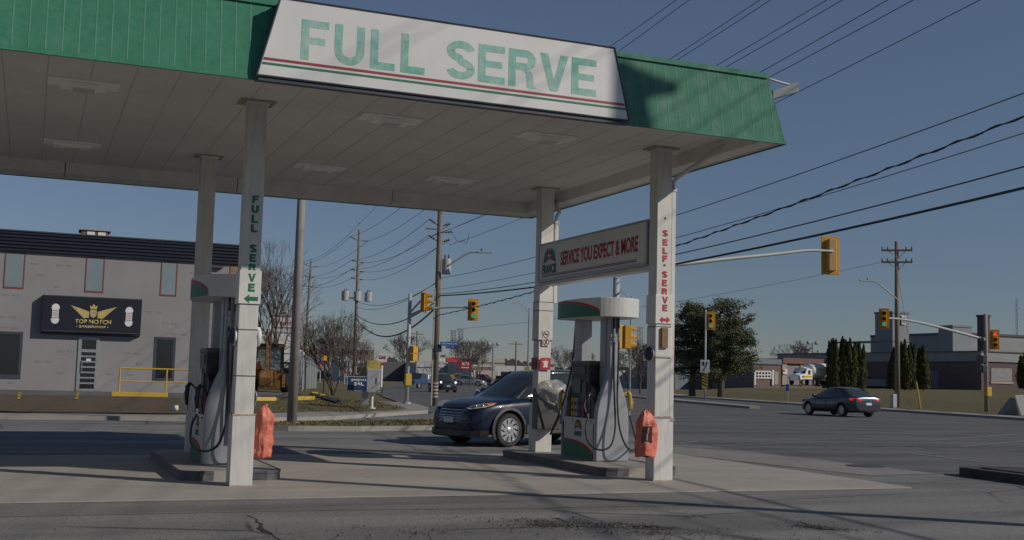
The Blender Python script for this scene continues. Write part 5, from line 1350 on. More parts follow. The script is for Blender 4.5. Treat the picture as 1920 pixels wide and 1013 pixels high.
# utility cabinet, election sign, street name sign
uc = GT(697, 767)
t = thing('utility_cabinet', 'grey electrical cabinet on a white post in the corner grass', 'cabinet', uc)
k = (uc-CP).dot(FW)/CAM_F; a = facing(uc); Xc = Vector((math.cos(a), math.sin(a), 0))
W, H = 24.5*k, 44*k
c = at_row(uc, 700, 714)
bm = nb(); box(bm, -W/2, -.2, -H/2, W/2, .2, H/2, Matrix.Translation(c) @ Matrix.Rotation(a, 4, 'Z')); obj('cabinet_body', bm, 'galv', t, world=True, bevel=.02)
bm = nb(); box(bm, W*.2, -.215, -.12, W*.26, -.2, .12, Matrix.Translation(c) @ Matrix.Rotation(a, 4, 'Z')); obj('handle', bm, 'black', t, world=True)
bm = nb(); rod(bm, uc, (uc.x, uc.y, c.z-H/2), .05); rod(bm, uc, uc+Vector((0, 0, .05)), .14); obj('post', bm, 'white', t, world=True)
bm = nb(); box(bm, -.38, -.08, -.28, -.12, .08, .28, Matrix.Translation(at_row(uc, 697, 746)) @ Matrix.Rotation(a, 4, 'Z')); obj('meter_box', bm, 'steel', t, world=True, bevel=.01)
es = GT(668, 764); 
t = thing('lawn_sign', 'blue lawn sign with white lettering beside the grey cabinet', 'lawn sign', es)
b, p0, X, W, H = flat_board(t, es, 671, 719.5, 40, 27, 'white', 'board', .0, .02)
poly_plate('blue_panel', [(W*.03, H*.03), (W*.97, H*.03), (W*.97, H*.97), (W*.03, H*.97)], p0, X, (0, 0, 1), 'sign_navy_blue', b) if 'sign_navy_blue' in M else None
M['sign_navy_blue'] = mat('lawn_sign_blue', (0.012, 0.06, 0.16), 0.5)
poly_plate('blue_panel', [(W*.03, H*.03), (W*.97, H*.03), (W*.97, H*.97), (W*.03, H*.97)], p0, X, (0, 0, 1), 'sign_navy_blue', b)
Nn = X.cross(Vector((0, 0, 1)))
p1 = p0+Nn*.007
fit_text('lettering', 'BARBARA', p1+X*(W*.18)+Vector((0, 0, H*.66)), X, (0, 0, 1), W*.72, H*.17, 'white', b, bold=.04)
fit_text('lettering', 'BAL', p1+X*(W*.30)+Vector((0, 0, H*.36)), X, (0, 0, 1), W*.46, H*.24, 'white', b, bold=.06)
fit_text('lettering', 'C', p1+X*(W*.49)+Vector((0, 0, H*.12)), X, (0, 0, 1), W*.09, H*.15, 'red', b, bold=.06)
bm = nb()
for s in (.06, .9): rod(bm, p0+X*(W*s)-Vector((0, 0, .45)), p0+X*(W*s), .015, n=6)
obj('stake', bm, 'white', t, world=True)
ns = P3+Vector((.2, -.2, 0))
t = thing('street_name_sign', 'blue street name sign on the corner pole above the distant plaza', 'street sign', (P3.x, P3.y-.2, row_z(P3, 650)))
b, p0, X, W, H = flat_board(t, P3, 842.5, 645.5, 34, 7.5, 'sky_blue', 'name_board', .25)
b2_, p2, X2, W2, H2 = flat_board(t, P3, 842, 652, 13, 4, 'sky_blue', 'tab', .25)
fit_text('lettering', '2600 Walkley Rd', p0+X*(W*.08)+Vector((0, 0, H*.25)), X, (0, 0, 1), W*.84, H*.5, 'white', b, bold=.02)
bm = nb(); cbox(bm, at_row(P3, 818, 653)+Vector((0, -.2, 0)), (.36, .2, .36)); obj('clamp_box', bm, 'navy', t, world=True, bevel=.02)
# small tilted blue sign behind the SUV
lp = D(888, 752, 36); lp.z = 0
t = thing('lawn_sign', 'small tilted blue and white sign poking up behind the dark SUV bonnet', 'lawn sign', lp)
q0 = [at_row(lp, *p) for p in ((893, 729), (906, 736), (903, 752), (886, 748))]
bm = nb(); prism(bm, q0, (.01, .03, 0)); b = obj('board', bm, 'white', t, world=True)
q1 = [at_row(lp, *p)+Vector((-.006, -.012, 0)) for p in ((893.5, 731.5), (904, 737), (902, 751), (888, 747))]
bm = nb(); prism(bm, q1, (.003, .006, 0)); obj('blue_panel', bm, 'sign_navy_blue', b, world=True)
bm = nb(); rod(bm, lp, at_row(lp, 895, 750), .012, n=6); obj('stake', bm, 'white', t, world=True)
# ------------------------------------------------------------------ vehicles
def loft(bm, stations, closed_ends=True):
    """stations: list of (x, [(y,z)...]) half sections from bottom centre to top centre; mirrored"""
    rings = []
    for x, sec in stations:
        full = [(y, z) for y, z in sec]+[(-y, z) for y, z in sec[::-1] if abs(y) > 1e-5]
        if abs(sec[0][0]) < 1e-5: pass
        rings.append([bm.verts.new((x, y, z)) for y, z in full])
    n = len(rings[0])
    for a, b in zip(rings, rings[1:]):
        for k in range(n): bm.faces.new((a[k], a[(k+1) % n], b[(k+1) % n], b[k]))
    if closed_ends: bm.faces.new(rings[0][::-1]); bm.faces.new(rings[-1])
def interp(tab, x):
    return lerp_tab(tab, x)
def apply_mods(o):
    bpy.context.view_layer.update()
    dg = bpy.context.evaluated_depsgraph_get()
    me = bpy.data.meshes.new_from_object(o.evaluated_get(dg)); old = o.data; o.modifiers.clear(); o.data = me; me.name = o.name
    bpy.data.meshes.remove(old)
def wheel(t, x, y, r, side, wd=.225, spokes=10, twist=.35, rim='alloy', nm='wheel'):
    w_ = obj(nm, (lambda b: (lathe(b, [(r*.70, -wd/2), (r*.93, -wd/2), (r, -wd*.32), (r, wd*.32), (r*.93, wd/2), (r*.70, wd/2)], (x, y, r), 36, 'y', True), b)[1])(nb()), 'tyre', t, smooth_=False)
    yo = y+side*wd*.43
    bm = nb(); lathe(bm, [(r*.72, -side*.10), (r*.725, side*.012), (r*.66, side*.014), (r*.645, -side*.10)], (x, yo, r), 36, 'y', True)
    for k in range(spokes):
        a = 2*PI*k/spokes; a2 = a+twist
        for (ra, aa, wa), (rb, ab, wb) in ((( .14, a, .040), (.42, a+twist*.45, .030)), ((.42, a+twist*.45, .030), (.665, a2, .052))):
            p = Vector((x+r*ra*math.cos(aa), yo, r+r*ra*math.sin(aa))); q2 = Vector((x+r*rb*math.cos(ab), yo, r+r*rb*math.sin(ab)))
            d = (q2-p).normalized(); n = Vector((-d.z, 0, d.x)); k2 = r/.36
            prism(bm, [p+n*wa*k2, q2+n*wb*k2, q2-n*wb*k2, p-n*wa*k2] if side < 0 else [p-n*wa*k2, q2-n*wb*k2, q2+n*wb*k2, p+n*wa*k2], (0, -side*.025, 0))
    lathe(bm, [(r*.17, -side*.03), (r*.17, side*.008), (r*.10, side*.016), (.001, side*.016)], (x, yo, r), 18, 'y')
    rm = obj('rim', bm, rim, w_)
    bm = nb(); lathe(bm, [(r*.63, 0), (r*.63, -side*.01), (.01, -side*.01)], (x, yo-side*.055, r), 24, 'y'); obj('brake_disc', bm, 'black', w_)
def car(kind, paint, label, cat, detail=True, clad_arch=False, group=None):
    suv = kind == 'suv'
    if suv: Ln, Wd, Ht, wb, r, fo = 4.60, .935, 1.68, 2.71, .362, .93
    else: Ln, Wd, Ht, wb, r, fo = 4.63, .90, 1.45, 2.70, .315, .92
    xf = Ln/2; fw = xf-fo; rw = fw-wb
    t = thing('parked_car' if False else ('suv' if suv else 'sedan'), label, cat, (0, 0, 0), 0, group)
    if suv:
        top = [(-2.30, .74), (-2.26, 1.02), (-2.05, 1.12), (-1.2, 1.12), (0, 1.08), (.85, 1.06), (1.15, 1.04), (1.7, .985), (2.05, .90), (2.22, .78), (2.30, .62)]
        wid = [(-2.30, .74), (-2.2, .84), (-1.9, .90), (-1.2, .925), (.5, .925), (1.3, .925), (1.8, .90), (2.08, .82), (2.22, .72), (2.30, .60)]
        bot = [(-2.30, .40), (-2.1, .30), (-1.6, .26), (1.6, .24), (2.1, .24), (2.3, .32)]
    else:
        top = [(-2.315, .70), (-2.28, .98), (-2.1, 1.05), (-1.5, 1.02), (0, .93), (.8, .93), (1.2, .90), (1.7, .83), (2.1, .74), (2.315, .55)]
        wid = [(-2.315, .72), (-2.2, .82), (-1.9, .88), (-1.2, .90), (.5, .90), (1.3, .90), (1.8, .86), (2.1, .76), (2.315, .58)]
        bot = [(-2.315, .36), (-2.1, .25), (-1.6, .20), (1.6, .18), (2.1, .20), (2.315, .28)]
    xs_ = [-xf, -xf+.04, -xf+.12, -xf+.25, -1.8, -1.5, -1.2, -.8, -.4, 0, .4, .8, 1.1, 1.4, 1.7, 1.95, 2.08, xf-.14, xf-.06, xf]
    st = []
    for x in xs_:
        tp, wd_, bt = interp(top, x), interp(wid, x), interp(bot, x); h = tp-bt
        st.append((x, [(0, bt), (wd_*.80, bt), (wd_*.955, bt+.06), (wd_*.985, bt+h*.28), (wd_*1.0, bt+h*.52), (wd_*.985, bt+h*.74), (wd_*.955, bt+h*.90), (wd_*.86, tp-.015), (wd_*.55, tp+.018), (0, tp+.032)]))
    bm = nb(); loft(bm, st); body = obj('body', bm, paint, t, smooth_=True)
    sb = body.modifiers.new('sub', 'SUBSURF'); sb.levels = 2; sb.render_levels = 2; apply_mods(body)
    for p in body.data.polygons: p.use_smooth = True
    # wheel arches cut out of the body
    bm = nb()
    for x in (fw, rw):
        for s in (-1, 1):
            a_, b_ = s*Wd*.60, s*(Wd+.2)
            lathe(bm, [(r*1.17, min(a_, b_)), (r*1.17, max(a_, b_))], (x, 0, r+.015), 36, 'y')
    bmesh.ops.recalc_face_normals(bm, faces=bm.faces)
    cut = obj('cut', bm, 'black'); bo = body.modifiers.new('b', 'BOOLEAN'); bo.object = cut; bo.operation = 'DIFFERENCE'; bo.solver = 'EXACT'
    apply_mods(body); bpy.data.objects.remove(cut)
    bm = nb(); box(bm, -xf+.35, -Wd*.6, interp(bot, 0)+.03, xf-.35, Wd*.6, .75); obj('underbody', bm, 'black', body)
    # greenhouse
    if suv: B = dict(xb0=-2.12, xb1=1.02, zb=1.07, xt0=-1.66, xt1=.20, zt=1.635, yb=.85, yt=.62)
    else: B = dict(xb0=-2.02, xb1=1.18, zb=.93, xt0=-1.08, xt1=.10, zt=1.405, yb=.80, yt=.57)
    bx0, bx1, zb_, tx0, tx1, zt_, yb_, yt_ = (B[k] for k in ('xb0', 'xb1', 'zb', 'xt0', 'xt1', 'zt', 'yb', 'yt'))
    n = 12
    def ringp(f, e=0.0):
        x0 = bx0+(tx0-bx0)*f**1.0; x1 = bx1+(tx1-bx1)*f**1.0; y = yb_+(yt_-yb_)*max(0.0, f)**1.15; z = zb_+(zt_-zb_)*f
        P = []
        for k in range(n+1):
            u = k/n; x = x0+(x1-x0)*u; yy = y*(1-.14*max(0, (u-.55)/.45)**2-.10*max(0, (.30-u)/.30)**2)
            P.append(Vector((x, yy+e, z)))
        front = [Vector((x1+.10*(1-(k/3)**2)*(1 if 1 else 0), P[-1].y*(k/3), z)) for k in (2, 1, 0, -1, -2)]
        right = [Vector((p.x, -p.y, p.z)) for p in P[::-1]]
        back = [Vector((x0-.06*(1-(k/3)**2), P[0].y*(k/3), z)) for k in (-2, -1, 0, 1, 2)]
        return P+front+right+back
    bm = nb(); rows = [ringp(f) for f in (-.12, 0, .25, .5, .75, 1.0)]
    R_ = [[bm.verts.new(p) for p in row] for row in rows]; m_ = len(R_[0])
    for a, b in zip(R_, R_[1:]):
        for k in range(m_): bm.faces.new((a[k], a[(k+1) % m_], b[(k+1) % m_], b[k]))
    bm.faces.new(R_[-1])
    obj('windows', bm, 'car_glass', t, smooth_=False if False else True)
    # roof skin
    rp_ = ringp(1.0); cx = sum(p.x for p in rp_)/len(rp_)
    bm = nb(); L0_ = []
    for sc, dz in ((1.015, -.035), (1.02, .0), (.97, .028), (.80, .043), (.4, .052)):
        L0_.append([bm.verts.new((cx+(p.x-cx)*sc, p.y*sc, zt_+dz-(.03*max(0, (p.x-cx)/.9)**2 if sc > .5 else 0)-(.05*max(0, (cx-p.x)/.9)**2))) for p in rp_])
    for a, b in zip(L0_, L0_[1:]):
        for k in range(m_): bm.faces.new((a[k], a[(k+1) % m_], b[(k+1) % m_], b[k]))
    bm.faces.new(L0_[-1]); obj('roof', bm, paint, t, smooth_=True)
    # pillars
    def pill(u0, u1, wd_, name='pillar', both=True, m_=paint):
        for s in (-1, 1):
            bm = nb(); pts = []
            for f, u in ((-.05, u0), (.5, (u0+u1)/2), (1.0, u1)):
                x0 = bx0+(tx0-bx0)*f; x1 = bx1+(tx1-bx1)*f; y = yb_+(yt_-yb_)*max(0, f)**1.15; z = zb_+(zt_-zb_)*f
                x = x0+(x1-x0)*u; yy = y*(1-.14*max(0, (u-.55)/.45)**2-.10*max(0, (.30-u)/.30)**2)
                pts.append(Vector((x, s*(yy+.006), z)))
            prism(bm, [pts[0]+Vector((-wd_, 0, 0)), pts[0]+Vector((wd_, 0, 0)), pts[1]+Vector((wd_, 0, 0)), pts[2]+Vector((wd_*.9, 0, 0)), pts[2]+Vector((-wd_*.9, 0, 0)), pts[1]+Vector((-wd_, 0, 0))], (0, -s*.03, 0))
            obj(name, bm, m_, t)
    pill(.985, .985, .045); pill(.50, .42, .05, m_='black'); pill(.05, .04, .12 if suv else .10)
    if suv: pill(.22, .13, .04, m_='black')
    else: pill(.20, .12, .035, m_='black')
    if not detail: 
        pass
    # belt line, door seams, handles
    for s in (-1, 1):
        bm = nb(); P = [Vector((x, s*(interp(wid, x)*.93), interp(top, x)-.035)) for x in (-1.75, -1.2, -.6, 0, .5, .85)]
        tube(bm, [p+Vector((0, s*.012, .02)) for p in P], .013, 6); obj('belt_trim', bm, 'chrome' if suv else 'black', t)
        for xd in (fw-.62, -.12-.02, rw+.42):
            bm = nb(); zz = interp(bot, xd)+.14; tube(bm, [Vector((xd, s*(interp(wid, xd)*1.0+.001), zz)), Vector((xd+.01, s*(interp(wid, xd)+.002), zz+.3)), Vector((xd-.02, s*(interp(wid, xd)*.965), interp(top, xd)-.05))], .006, 5); obj('door_seam', bm, 'black', body)
        for xd in (-.02, rw+.62):
            bm = nb(); z = interp(top, xd)-.17; cbox(bm, (xd, s*(interp(wid, xd)*.99), z), (.19, .03, .03)); obj('door_handle', bm, paint, t, bevel=.008)
        bm = nb(); 
        xm = bx1-.42; bmesh.ops.create_uvsphere(bm, u_segments=14, v_segments=8, radius=.12, matrix=Matrix.Translation((xm, s*(Wd+.08), zb_+.08)) @ Matrix.Diagonal((.55, 1.0, .7, 1)))
        box(bm, xm-.03, min(s*(Wd-.12), s*(Wd+.05)), zb_+.01, xm+.04, max(s*(Wd-.12), s*(Wd+.05)), zb_+.05); obj('mirror', bm, paint, t, smooth_=True)
        for x in (fw, rw):
            if clad_arch:
                bm = nb(); n2 = 22; ya = s*(interp(wid, x)-.0)
                A = []; 
                for k in range(n2+1):
                    a = rad(-28)+rad(236)*k/n2
                    A.append((Vector((x+r*1.145*math.cos(a), ya+s*.012, r+.015+r*1.145*math.sin(a))), Vector((x+r*1.31*math.cos(a), ya-s*.004, r+.015+r*1.31*math.sin(a))), Vector((x+r*1.145*math.cos(a), ya-s*.10, r+.015+r*1.145*math.sin(a)))))
                V_ = [[bm.verts.new(p) for p in q2] for q2 in A]
                for a, b in zip(V_, V_[1:]): bm.faces.new((a[0], b[0], b[1], a[1])); bm.faces.new((a[0], a[2], b[2], b[0]))
                obj('arch_cladding', bm, 'clad', t, smooth_=False)
    for x in (fw, rw):
        for s in (-1, 1): wheel(t, x, s*(Wd-.125), r, s, .225 if suv else .20)
    if clad_arch:
        for s in (-1, 1):
          bm = nb(); prism(bm, [(rw+r*1.28, s*(Wd-.02), .27), (rw+r*1.28, s*(Wd+.015), .30), (rw+r*1.28, s*(Wd+.012), .47), (rw+r*1.28, s*(Wd-.02), .49)], (wb-2*r*1.28, 0, 0))
          obj('sill_cladding', bm, 'clad', t)
    # front
    def nose(zz, yy):   # x of the body nose at height and offset
        return xf-.012-.30*(yy/Wd)**2-.10*max(0.0, (zz-.6)/.25)**1.5
    def patch(name, pts, m_, par, out=.015, side=1):
        bm = nb(); f = [bm.verts.new((nose(z, y)*1+out, y, z)) for y, z in pts]; g_ = [bm.verts.new((nose(z, y)-.06, y, z)) for y, z in pts]
        bm.faces.new(f); bm.faces.new(g_[::-1])
        for k in range(len(f)): bm.faces.new((f[k], g_[k], g_[(k+1) % len(f)], f[(k+1) % len(f)]))
        return obj(name, bm, m_, par)
    if suv:
        g_ = patch('grille', [(-.52, .80), (-.56, .70), (-.42, .50), (-.2, .47), (0, .465), (.2, .47), (.42, .50), (.56, .70), (.52, .80), (.25, .82), (0, .825), (-.25, .82)], 'black', t, .03)
        for k in range(5):
            z = .53+.06*k; hw = .42+.14*(k/4)
            bm = nb(); tube(bm, [(nose(z, y)+.045, y, z) for y in [-hw+hw*2*i/10 for i in range(11)]], .015, 5); obj('grille_slat', bm, 'chrome', g_)
        patch('number_plate', [(-.15, .50), (-.15, .62), (.15, .62), (.15, .50)], 'white', t, .06)
        patch('lower_grille', [(-.62, .30), (-.60, .42), (0, .44), (.60, .42), (.62, .30), (0, .28)], 'black', t, .02)
        for s in (-1, 1):
            L1 = [(2.245, .55, .81), (2.19, .60, .795), (1.98, .80, .835), (1.78, .895, .90), (1.72, .905, .925), (1.80, .875, .935), (2.0, .76, .915), (2.17, .60, .872)]
            bm = nb(); prism(bm, [(x+.02, s*(y+.015), z+.012) for x, y, z in L1], (-.09, -s*.09, 0)); hl = obj('headlight', bm, 'lamp_clear', t, bevel=.008)
            bm = nb(); tube(bm, [(x+.035, s*(y+.028), z+.010) for x, y, z in L1[:4]], .009, 5); obj('light_strip', bm, 'white', hl)
            bm = nb(); prism(bm, [(x+.028, s*(y+.024), z+.012) for x, y, z in ((1.90, .835, .862), (1.76, .895, .905), (1.73, .90, .924), (1.80, .872, .932), (1.93, .81, .915))], (-.05, -s*.05, 0)); obj('turn_signal', bm, 'amber', hl)
            bm = nb()
            for xx, yy in ((2.12, .70), (2.0, .78)): ball(bm, (xx+.02, s*(yy+.0), .868), .035, seg=10)
            obj('lamp_bulb', bm, 'chrome', hl, smooth_=True)
            bm = nb(); bmesh.ops.create_uvsphere(bm, u_segments=12, v_segments=8, radius=.06, matrix=Matrix.Translation((2.16, s*.66, .53)) @ Matrix.Diagonal((.6, .6, 1.3, 1))); obj('fog_lamp', bm, 'lamp_clear', t, smooth_=True)
        bm = nb(); bx = xf
        loft(bm, [(1.95, [(0, .22), (.86, .22), (.93, .26), (.935, .36), (0, .38)]), (2.12, [(0, .20), (.76, .20), (.85, .24), (.86, .36), (0, .38)]), (2.26, [(0, .19), (.60, .20), (.70, .24), (.70, .35), (0, .36)]), (2.335, [(0, .22), (.40, .23), (.52, .26), (.52, .34), (0, .35)])]); obj('front_lip', bm, 'black', t, smooth_=False)
    else:
        g_ = patch('grille', [(-.4, .62), (-.45, .38), (0, .35), (.45, .38), (.4, .62), (0, .65)], 'black', t, .02)
        for s in (-1, 1):
            bm = nb(); prism(bm, [(x, s*y, z) for x, y, z in ((2.27, .52, .66), (2.05, .80, .70), (1.80, .875, .78), (2.05, .77, .79), (2.25, .56, .72))], (-.1, -s*.08, 0)); obj('headlight', bm, 'lamp_clear', t)
    # rear
    def tailx(zz, yy): return -xf+.0+.20*(yy/Wd)**2
    zt0, zt1 = (.86, 1.04) if suv else (.78, .93)
    for s in (-1, 1):
        bm = nb(); L2 = [(-xf+.0, .42, zt0+.02), (-xf+.06, .74, zt0), (-xf+.34, .885, zt0+.05), (-xf+.38, .88, zt1), (-xf+.07, .75, zt1), (-xf+.01, .42, zt1-.05)]
        prism(bm, [(x-.035, s*(y+.015), z) for x, y, z in L2], (.10, -s*.06, 0)); obj('tail_light', bm, 'tail', t, bevel=.008)
    bm = nb(); box(bm, -xf-.012, -.16, .60 if not suv else .55, -xf+.02, .16, .72 if not suv else .68); obj('number_plate', bm, 'white', t)
    bm = nb(); loft(bm, [(-xf-.02, [(0, .34), (.55, .34), (.6, .37), (.6, .46), (0, .47)]), (-xf+.16, [(0, .30), (.78, .30), (.83, .34), (.83, .45), (0, .46)]), (-xf+.4, [(0, .28), (.86, .28), (.90, .32), (.90, .42), (0, .44)])]); obj('rear_bumper', bm, 'clad' if suv else paint, t)
    if not suv:
        bm = nb(); prism(bm, [(-xf+.10, -.5, .74), (-xf+.10, .5, .74), (-xf+.06, .48, .76), (-xf+.06, -.48, .76)], (-.075, 0, .03)); obj('boot_trim', bm, 'chrome', t)
        bm = nb(); prism(bm, [(-1.0, -.01, 1.44), (-.88, -.01, 1.45), (-1.02, -.01, 1.52)], (0, .02, 0)); obj('antenna', bm, paint, t)
    return t
# main SUV: near front wheel touches the ground at the picture point
Wn = G(949, 838.5); hd = math.atan2(-.29, -.957)     # heading
s1_ = car('suv', 'suv_paint', 'dark navy blue SUV with silver wheels passing behind the right pump', 'car', True, True)
fwx, fwy = 4.60/2-.93, .81
c_, s_2 = math.cos(hd), math.sin(hd)
def placed(Wp, fx, fy, h): return (Wp.x-(math.cos(h)*fx-math.sin(h)*fy), Wp.y-(math.sin(h)*fx+math.cos(h)*fy), 0)
s1_.location = placed(Wn, fwx, fwy, hd); s1_.rotation_euler = (0, 0, hd)
# sedan on the right, heading up the road
Ws = G(1580, 781.5); hs_ = PI/2-.02
sd_ = car('sedan', 'sedan_paint', 'slate blue four door sedan with red tail lights on the road', 'car')
rwx = 4.63/2-.92-2.70
sd_.location = placed(Ws, rwx, .78, hs_); sd_.rotation_euler = (0, 0, hs_)
for k_ in (0,):
    sc_ = 0.98; sd_.scale = (sc_,)*3; sd_.location = tuple(Vector(placed(Ws, rwx*sc_, .78*sc_, hs_)))
# dark SUV coming toward us
d1 = car('suv', 'far_paint', 'black SUV with lit headlights driving toward the station', 'car')
for s in (-1, 1):
    bm = nb(); ball(bm, (2.20, s*.66, .88), .085, seg=10); obj('lit_lamp', bm, 'lit', d1, smooth_=True)
P = D(829, 733, 103); d1.location = (P.x, P.y, 0); d1.rotation_euler = (0, 0, -PI/2-.10)
def far_car(src, paint, px, py, dist, rot, label, scale=1.0):
    c = copy_tree(src); P = D(px, py, dist); c.location = (P.x, P.y, max(0, T(P.x, P.y))); c.rotation_euler = (0, 0, rot); c.scale = (scale,)*3
    c['label'] = label
    def rec(o):
        for ch in [x for x in bpy.data.objects if x.parent == o]:
            if ch.type == 'MESH' and ch.data.materials and ch.data.materials[0].name in ('slate_car_paint', 'navy_car_paint', 'black_car_paint'):
                ch.data = ch.data.copy(); ch.data.materials[0] = M[paint]
            rec(ch)
    rec(c); return c
far_car(sd_, 'silver', 879, 712, 175, -.5, 'silver car parked beside the yellow pickup in the distance', 1.1)
far_car(s1_, 'far_paint', 1000-15, 712, 185, .3, 'dark car parked near the low white building', 1.1)
far_car(sd_, 'far_paint', 604, 708, 210, 2.4, 'small dark car far down the road between the bare trees', 1.1)
far_car(sd_, 'silver', 627, 708, 230, 2.0, 'small pale car far down the road left of the transformer pole', 1.1)
far_car(s1_, 'sedan_paint', 683, 708, 150, 2.8, 'grey blue car half hidden behind the grey cabinet', 1.0)
def pickup(paint, label, bed=None):
    t = thing('pickup_truck', label, 'truck')
    bm = nb(); loft(bm, [(-2.85, [(0, .60), (.9, .60), (.97, .66), (.97, 1.15), (.93, 1.22), (0, 1.22)]), (-.55, [(0, .55), (.9, .55), (.98, .62), (.98, 1.15), (.93, 1.24), (0, 1.24)]), (1.2, [(0, .55), (.9, .55), (.98, .62), (.98, 1.12), (.93, 1.24), (0, 1.26)]), (2.5, [(0, .55), (.9, .55), (.95, .62), (.95, 1.05), (.86, 1.16), (0, 1.2)]), (2.85, [(0, .6), (.8, .6), (.86, .66), (.86, 1.0), (.76, 1.08), (0, 1.1)])]); obj('body', bm, paint, t, bevel=.03)
    bm = nb(); loft(bm, [(-.5, [(0, 1.22), (.88, 1.22), (.78, 1.84), (0, 1.88)]), (.75, [(0, 1.22), (.88, 1.22), (.76, 1.84), (0, 1.88)]), (1.45, [(0, 1.2), (.86, 1.2), (.84, 1.26), (0, 1.28)])]); obj('cab_windows', bm, 'car_glass', t)
    bm = nb(); loft(bm, [(-.52, [(0, 1.82), (.79, 1.82), (.70, 1.92), (0, 1.95)]), (.76, [(0, 1.82), (.77, 1.82), (.68, 1.92), (0, 1.95)])]); obj('roof', bm, paint, t)
    if bed:
        bm = nb(); box(bm, -2.8, -.9, 1.2, -.65, .9, 1.75); obj('load', bm, bed, t, bevel=.03)
    for x in (1.9, -1.75):
        for s in (-1, 1): wheel(t, x, s*.85, .38, s, .25, 6, 0, 'galv')
    for s in (-1, 1):
        bm = nb(); box(bm, 2.84, min(s*.5, s*.8), .85, 2.89, max(s*.5, s*.8), 1.02); obj('headlight', bm, 'lamp_clear', t)
    bm = nb(); box(bm, 2.85, -.48, .8, 2.90, .48, 1.03); obj('grille', bm, 'black', t)
    bm = nb(); box(bm, 2.84, -.95, .45, 2.98, .95, .65); obj('bumper', bm, 'steel', t)
    return t
def put(t, px, py, dist, rot, s=1.0):
    P = D(px, py, dist); t.location = (P.x, P.y, max(0, T(P.x, P.y))); t.rotation_euler = (0, 0, rot); t.scale = (s,)*3
put(pickup('truck_blue', 'blue flatbed truck with black chassis behind the corner signal pole', 'white'), 786, 721, 126, -2.35, .85)
put(pickup('truck_yellow', 'yellow pickup parked by the red sign in the distance', 'truck_yellow'), 858, 711.5, 195, -.3, .95)
put(pickup('truck_red', 'red truck parked beside the low white building', None), 904, 711.5, 195, -.9, .95)
put(pickup('truck_red', 'dark red truck parked farther right along the low building', 'black'), 960, 712, 195, -.7, .95)

# tanker lorry by the fire hall
tk = thing('tanker_truck', 'white tanker truck with an orange stripe in front of the fire hall', 'truck', (0, 0, 0))
bm = nb(); loft(bm, [(0, [(0, .9), (1.15, .9), (1.2, 1.0), (1.15, 2.5), (0, 2.9)]), (1.6, [(0, .9), (1.15, .9), (1.2, 1.0), (1.15, 2.6), (0, 2.95)]), (2.2, [(0, .9), (1.1, .9), (1.15, 1.0), (1.1, 1.75), (0, 1.9)]), (3.5, [(0, .8), (1.0, .8), (1.05, .9), (.9, 1.5), (0, 1.7)])]); cabo = obj('cab', bm, 'white', tk, bevel=.06)
bm = nb(); prism(bm, [(1.62, -1.0, 2.45), (1.62, 1.0, 2.45), (2.12, 1.0, 1.85), (2.12, -1.0, 1.85)], (.08, 0, .03)); obj('windscreen', bm, 'car_glass', cabo)
bm = nb()
for s in (-1, 1): box(bm, .7, min(s*1.12, s*1.2), 1.7, 1.4, max(s*1.12, s*1.2), 2.35)
obj('side_window', bm, 'car_glass', cabo)
bm = nb(); box(bm, 3.45, -.7, .7, 3.56, .7, 1.5); obj('grille', bm, 'chrome', cabo)
bm = nb(); lathe(bm, [(.6, -9.2), (1.15, -9.0), (1.25, -8.7), (1.25, -.9), (1.15, -.6), (.6, -.45)], (0, 0, 2.35), 28, 'x'); tn = obj('tank', bm, 'white', tk, smooth_=True)
bm = nb(); lathe(bm, [(1.262, -3.5), (1.262, -1.2)], (0, 0, 2.35), 28, 'x'); obj('orange_stripe', bm, 'amber', tn) if False else bm.free()
for s in (-1, 1):
    bm = nb(); box(bm, -5.5, min(s*1.2, s*1.275), 2.35, -1.6, max(s*1.2, s*1.275), 2.75); obj('orange_band', bm, 'signal_yellow', tk)
    bm = nb(); box(bm, .2, min(s*1.15, s*1.22), 1.25, 3.0, max(s*1.15, s*1.22), 1.5); obj('orange_band', bm, 'signal_yellow', tk)
bm = nb(); box(bm, -9, -.6, .8, 3.2, .6, 1.1); obj('chassis', bm, 'black', tk)
for x in (2.7, -.9, -2.1, -7.2, -8.3):
    for s in (-1, 1): wheel(tk, x, s*1.0, .5, s, .3, 6, 0, 'galv')
put(tk, 1511, 722, 150, 0, .82); tk.location.z = D(1509, 722.5, 150).z
tk.rotation_euler = (0, 0, -2.72)

# backhoe loader behind the left column
bh = thing('backhoe_loader', 'worn yellow backhoe with raised folded arm beyond the orange cover', 'backhoe', (0, 0, 0))
bm = nb(); box(bm, -1.0, -.9, .75, 3.0, .9, 1.35); box(bm, 1.3, -.55, 1.35, 3.1, .55, 1.95); obj('chassis', bm, 'digger', bh, bevel=.04)
bm = nb(); prism(bm, [(-1.0, -.8, 1.35), (1.1, -.8, 1.35), (.95, -.75, 2.75), (-.9, -.75, 2.75)], (0, 1.6, 0)); obj('cab_windows', bm, 'glass_pale', bh)
bm = nb()
for x, x2 in ((-1.0, -.9), (1.1, .95), (.1, .05)):
    for s in (-1, 1): rod(bm, (x, s*.8, 1.3), (x2, s*.77, 2.78), .05, n=6)
box(bm, -1.1, -.88, 2.75, 1.1, .88, 2.92); obj('cab_frame', bm, 'black', bh, bevel=.02)
for x, rr_, wd_ in ((-.2, .75, .5), (2.5, .52, .38)):
    for s in (-1, 1):
        w_ = obj('wheel', (lambda b: (lathe(b, [(rr_*.5, -wd_/2), (rr_*.92, -wd_/2), (rr_, -wd_*.3), (rr_, wd_*.3), (rr_*.92, wd_/2), (rr_*.5, wd_/2)], (x, s*1.0, rr_), 26, 'y'), b)[1])(nb()), 'tyre', bh)
        bm = nb(); lathe(bm, [(rr_*.5, -.1), (rr_*.5, .1), (.1, .12)], (x, s*1.05, rr_), 18, 'y'); obj('rim', bm, 'digger', w_)
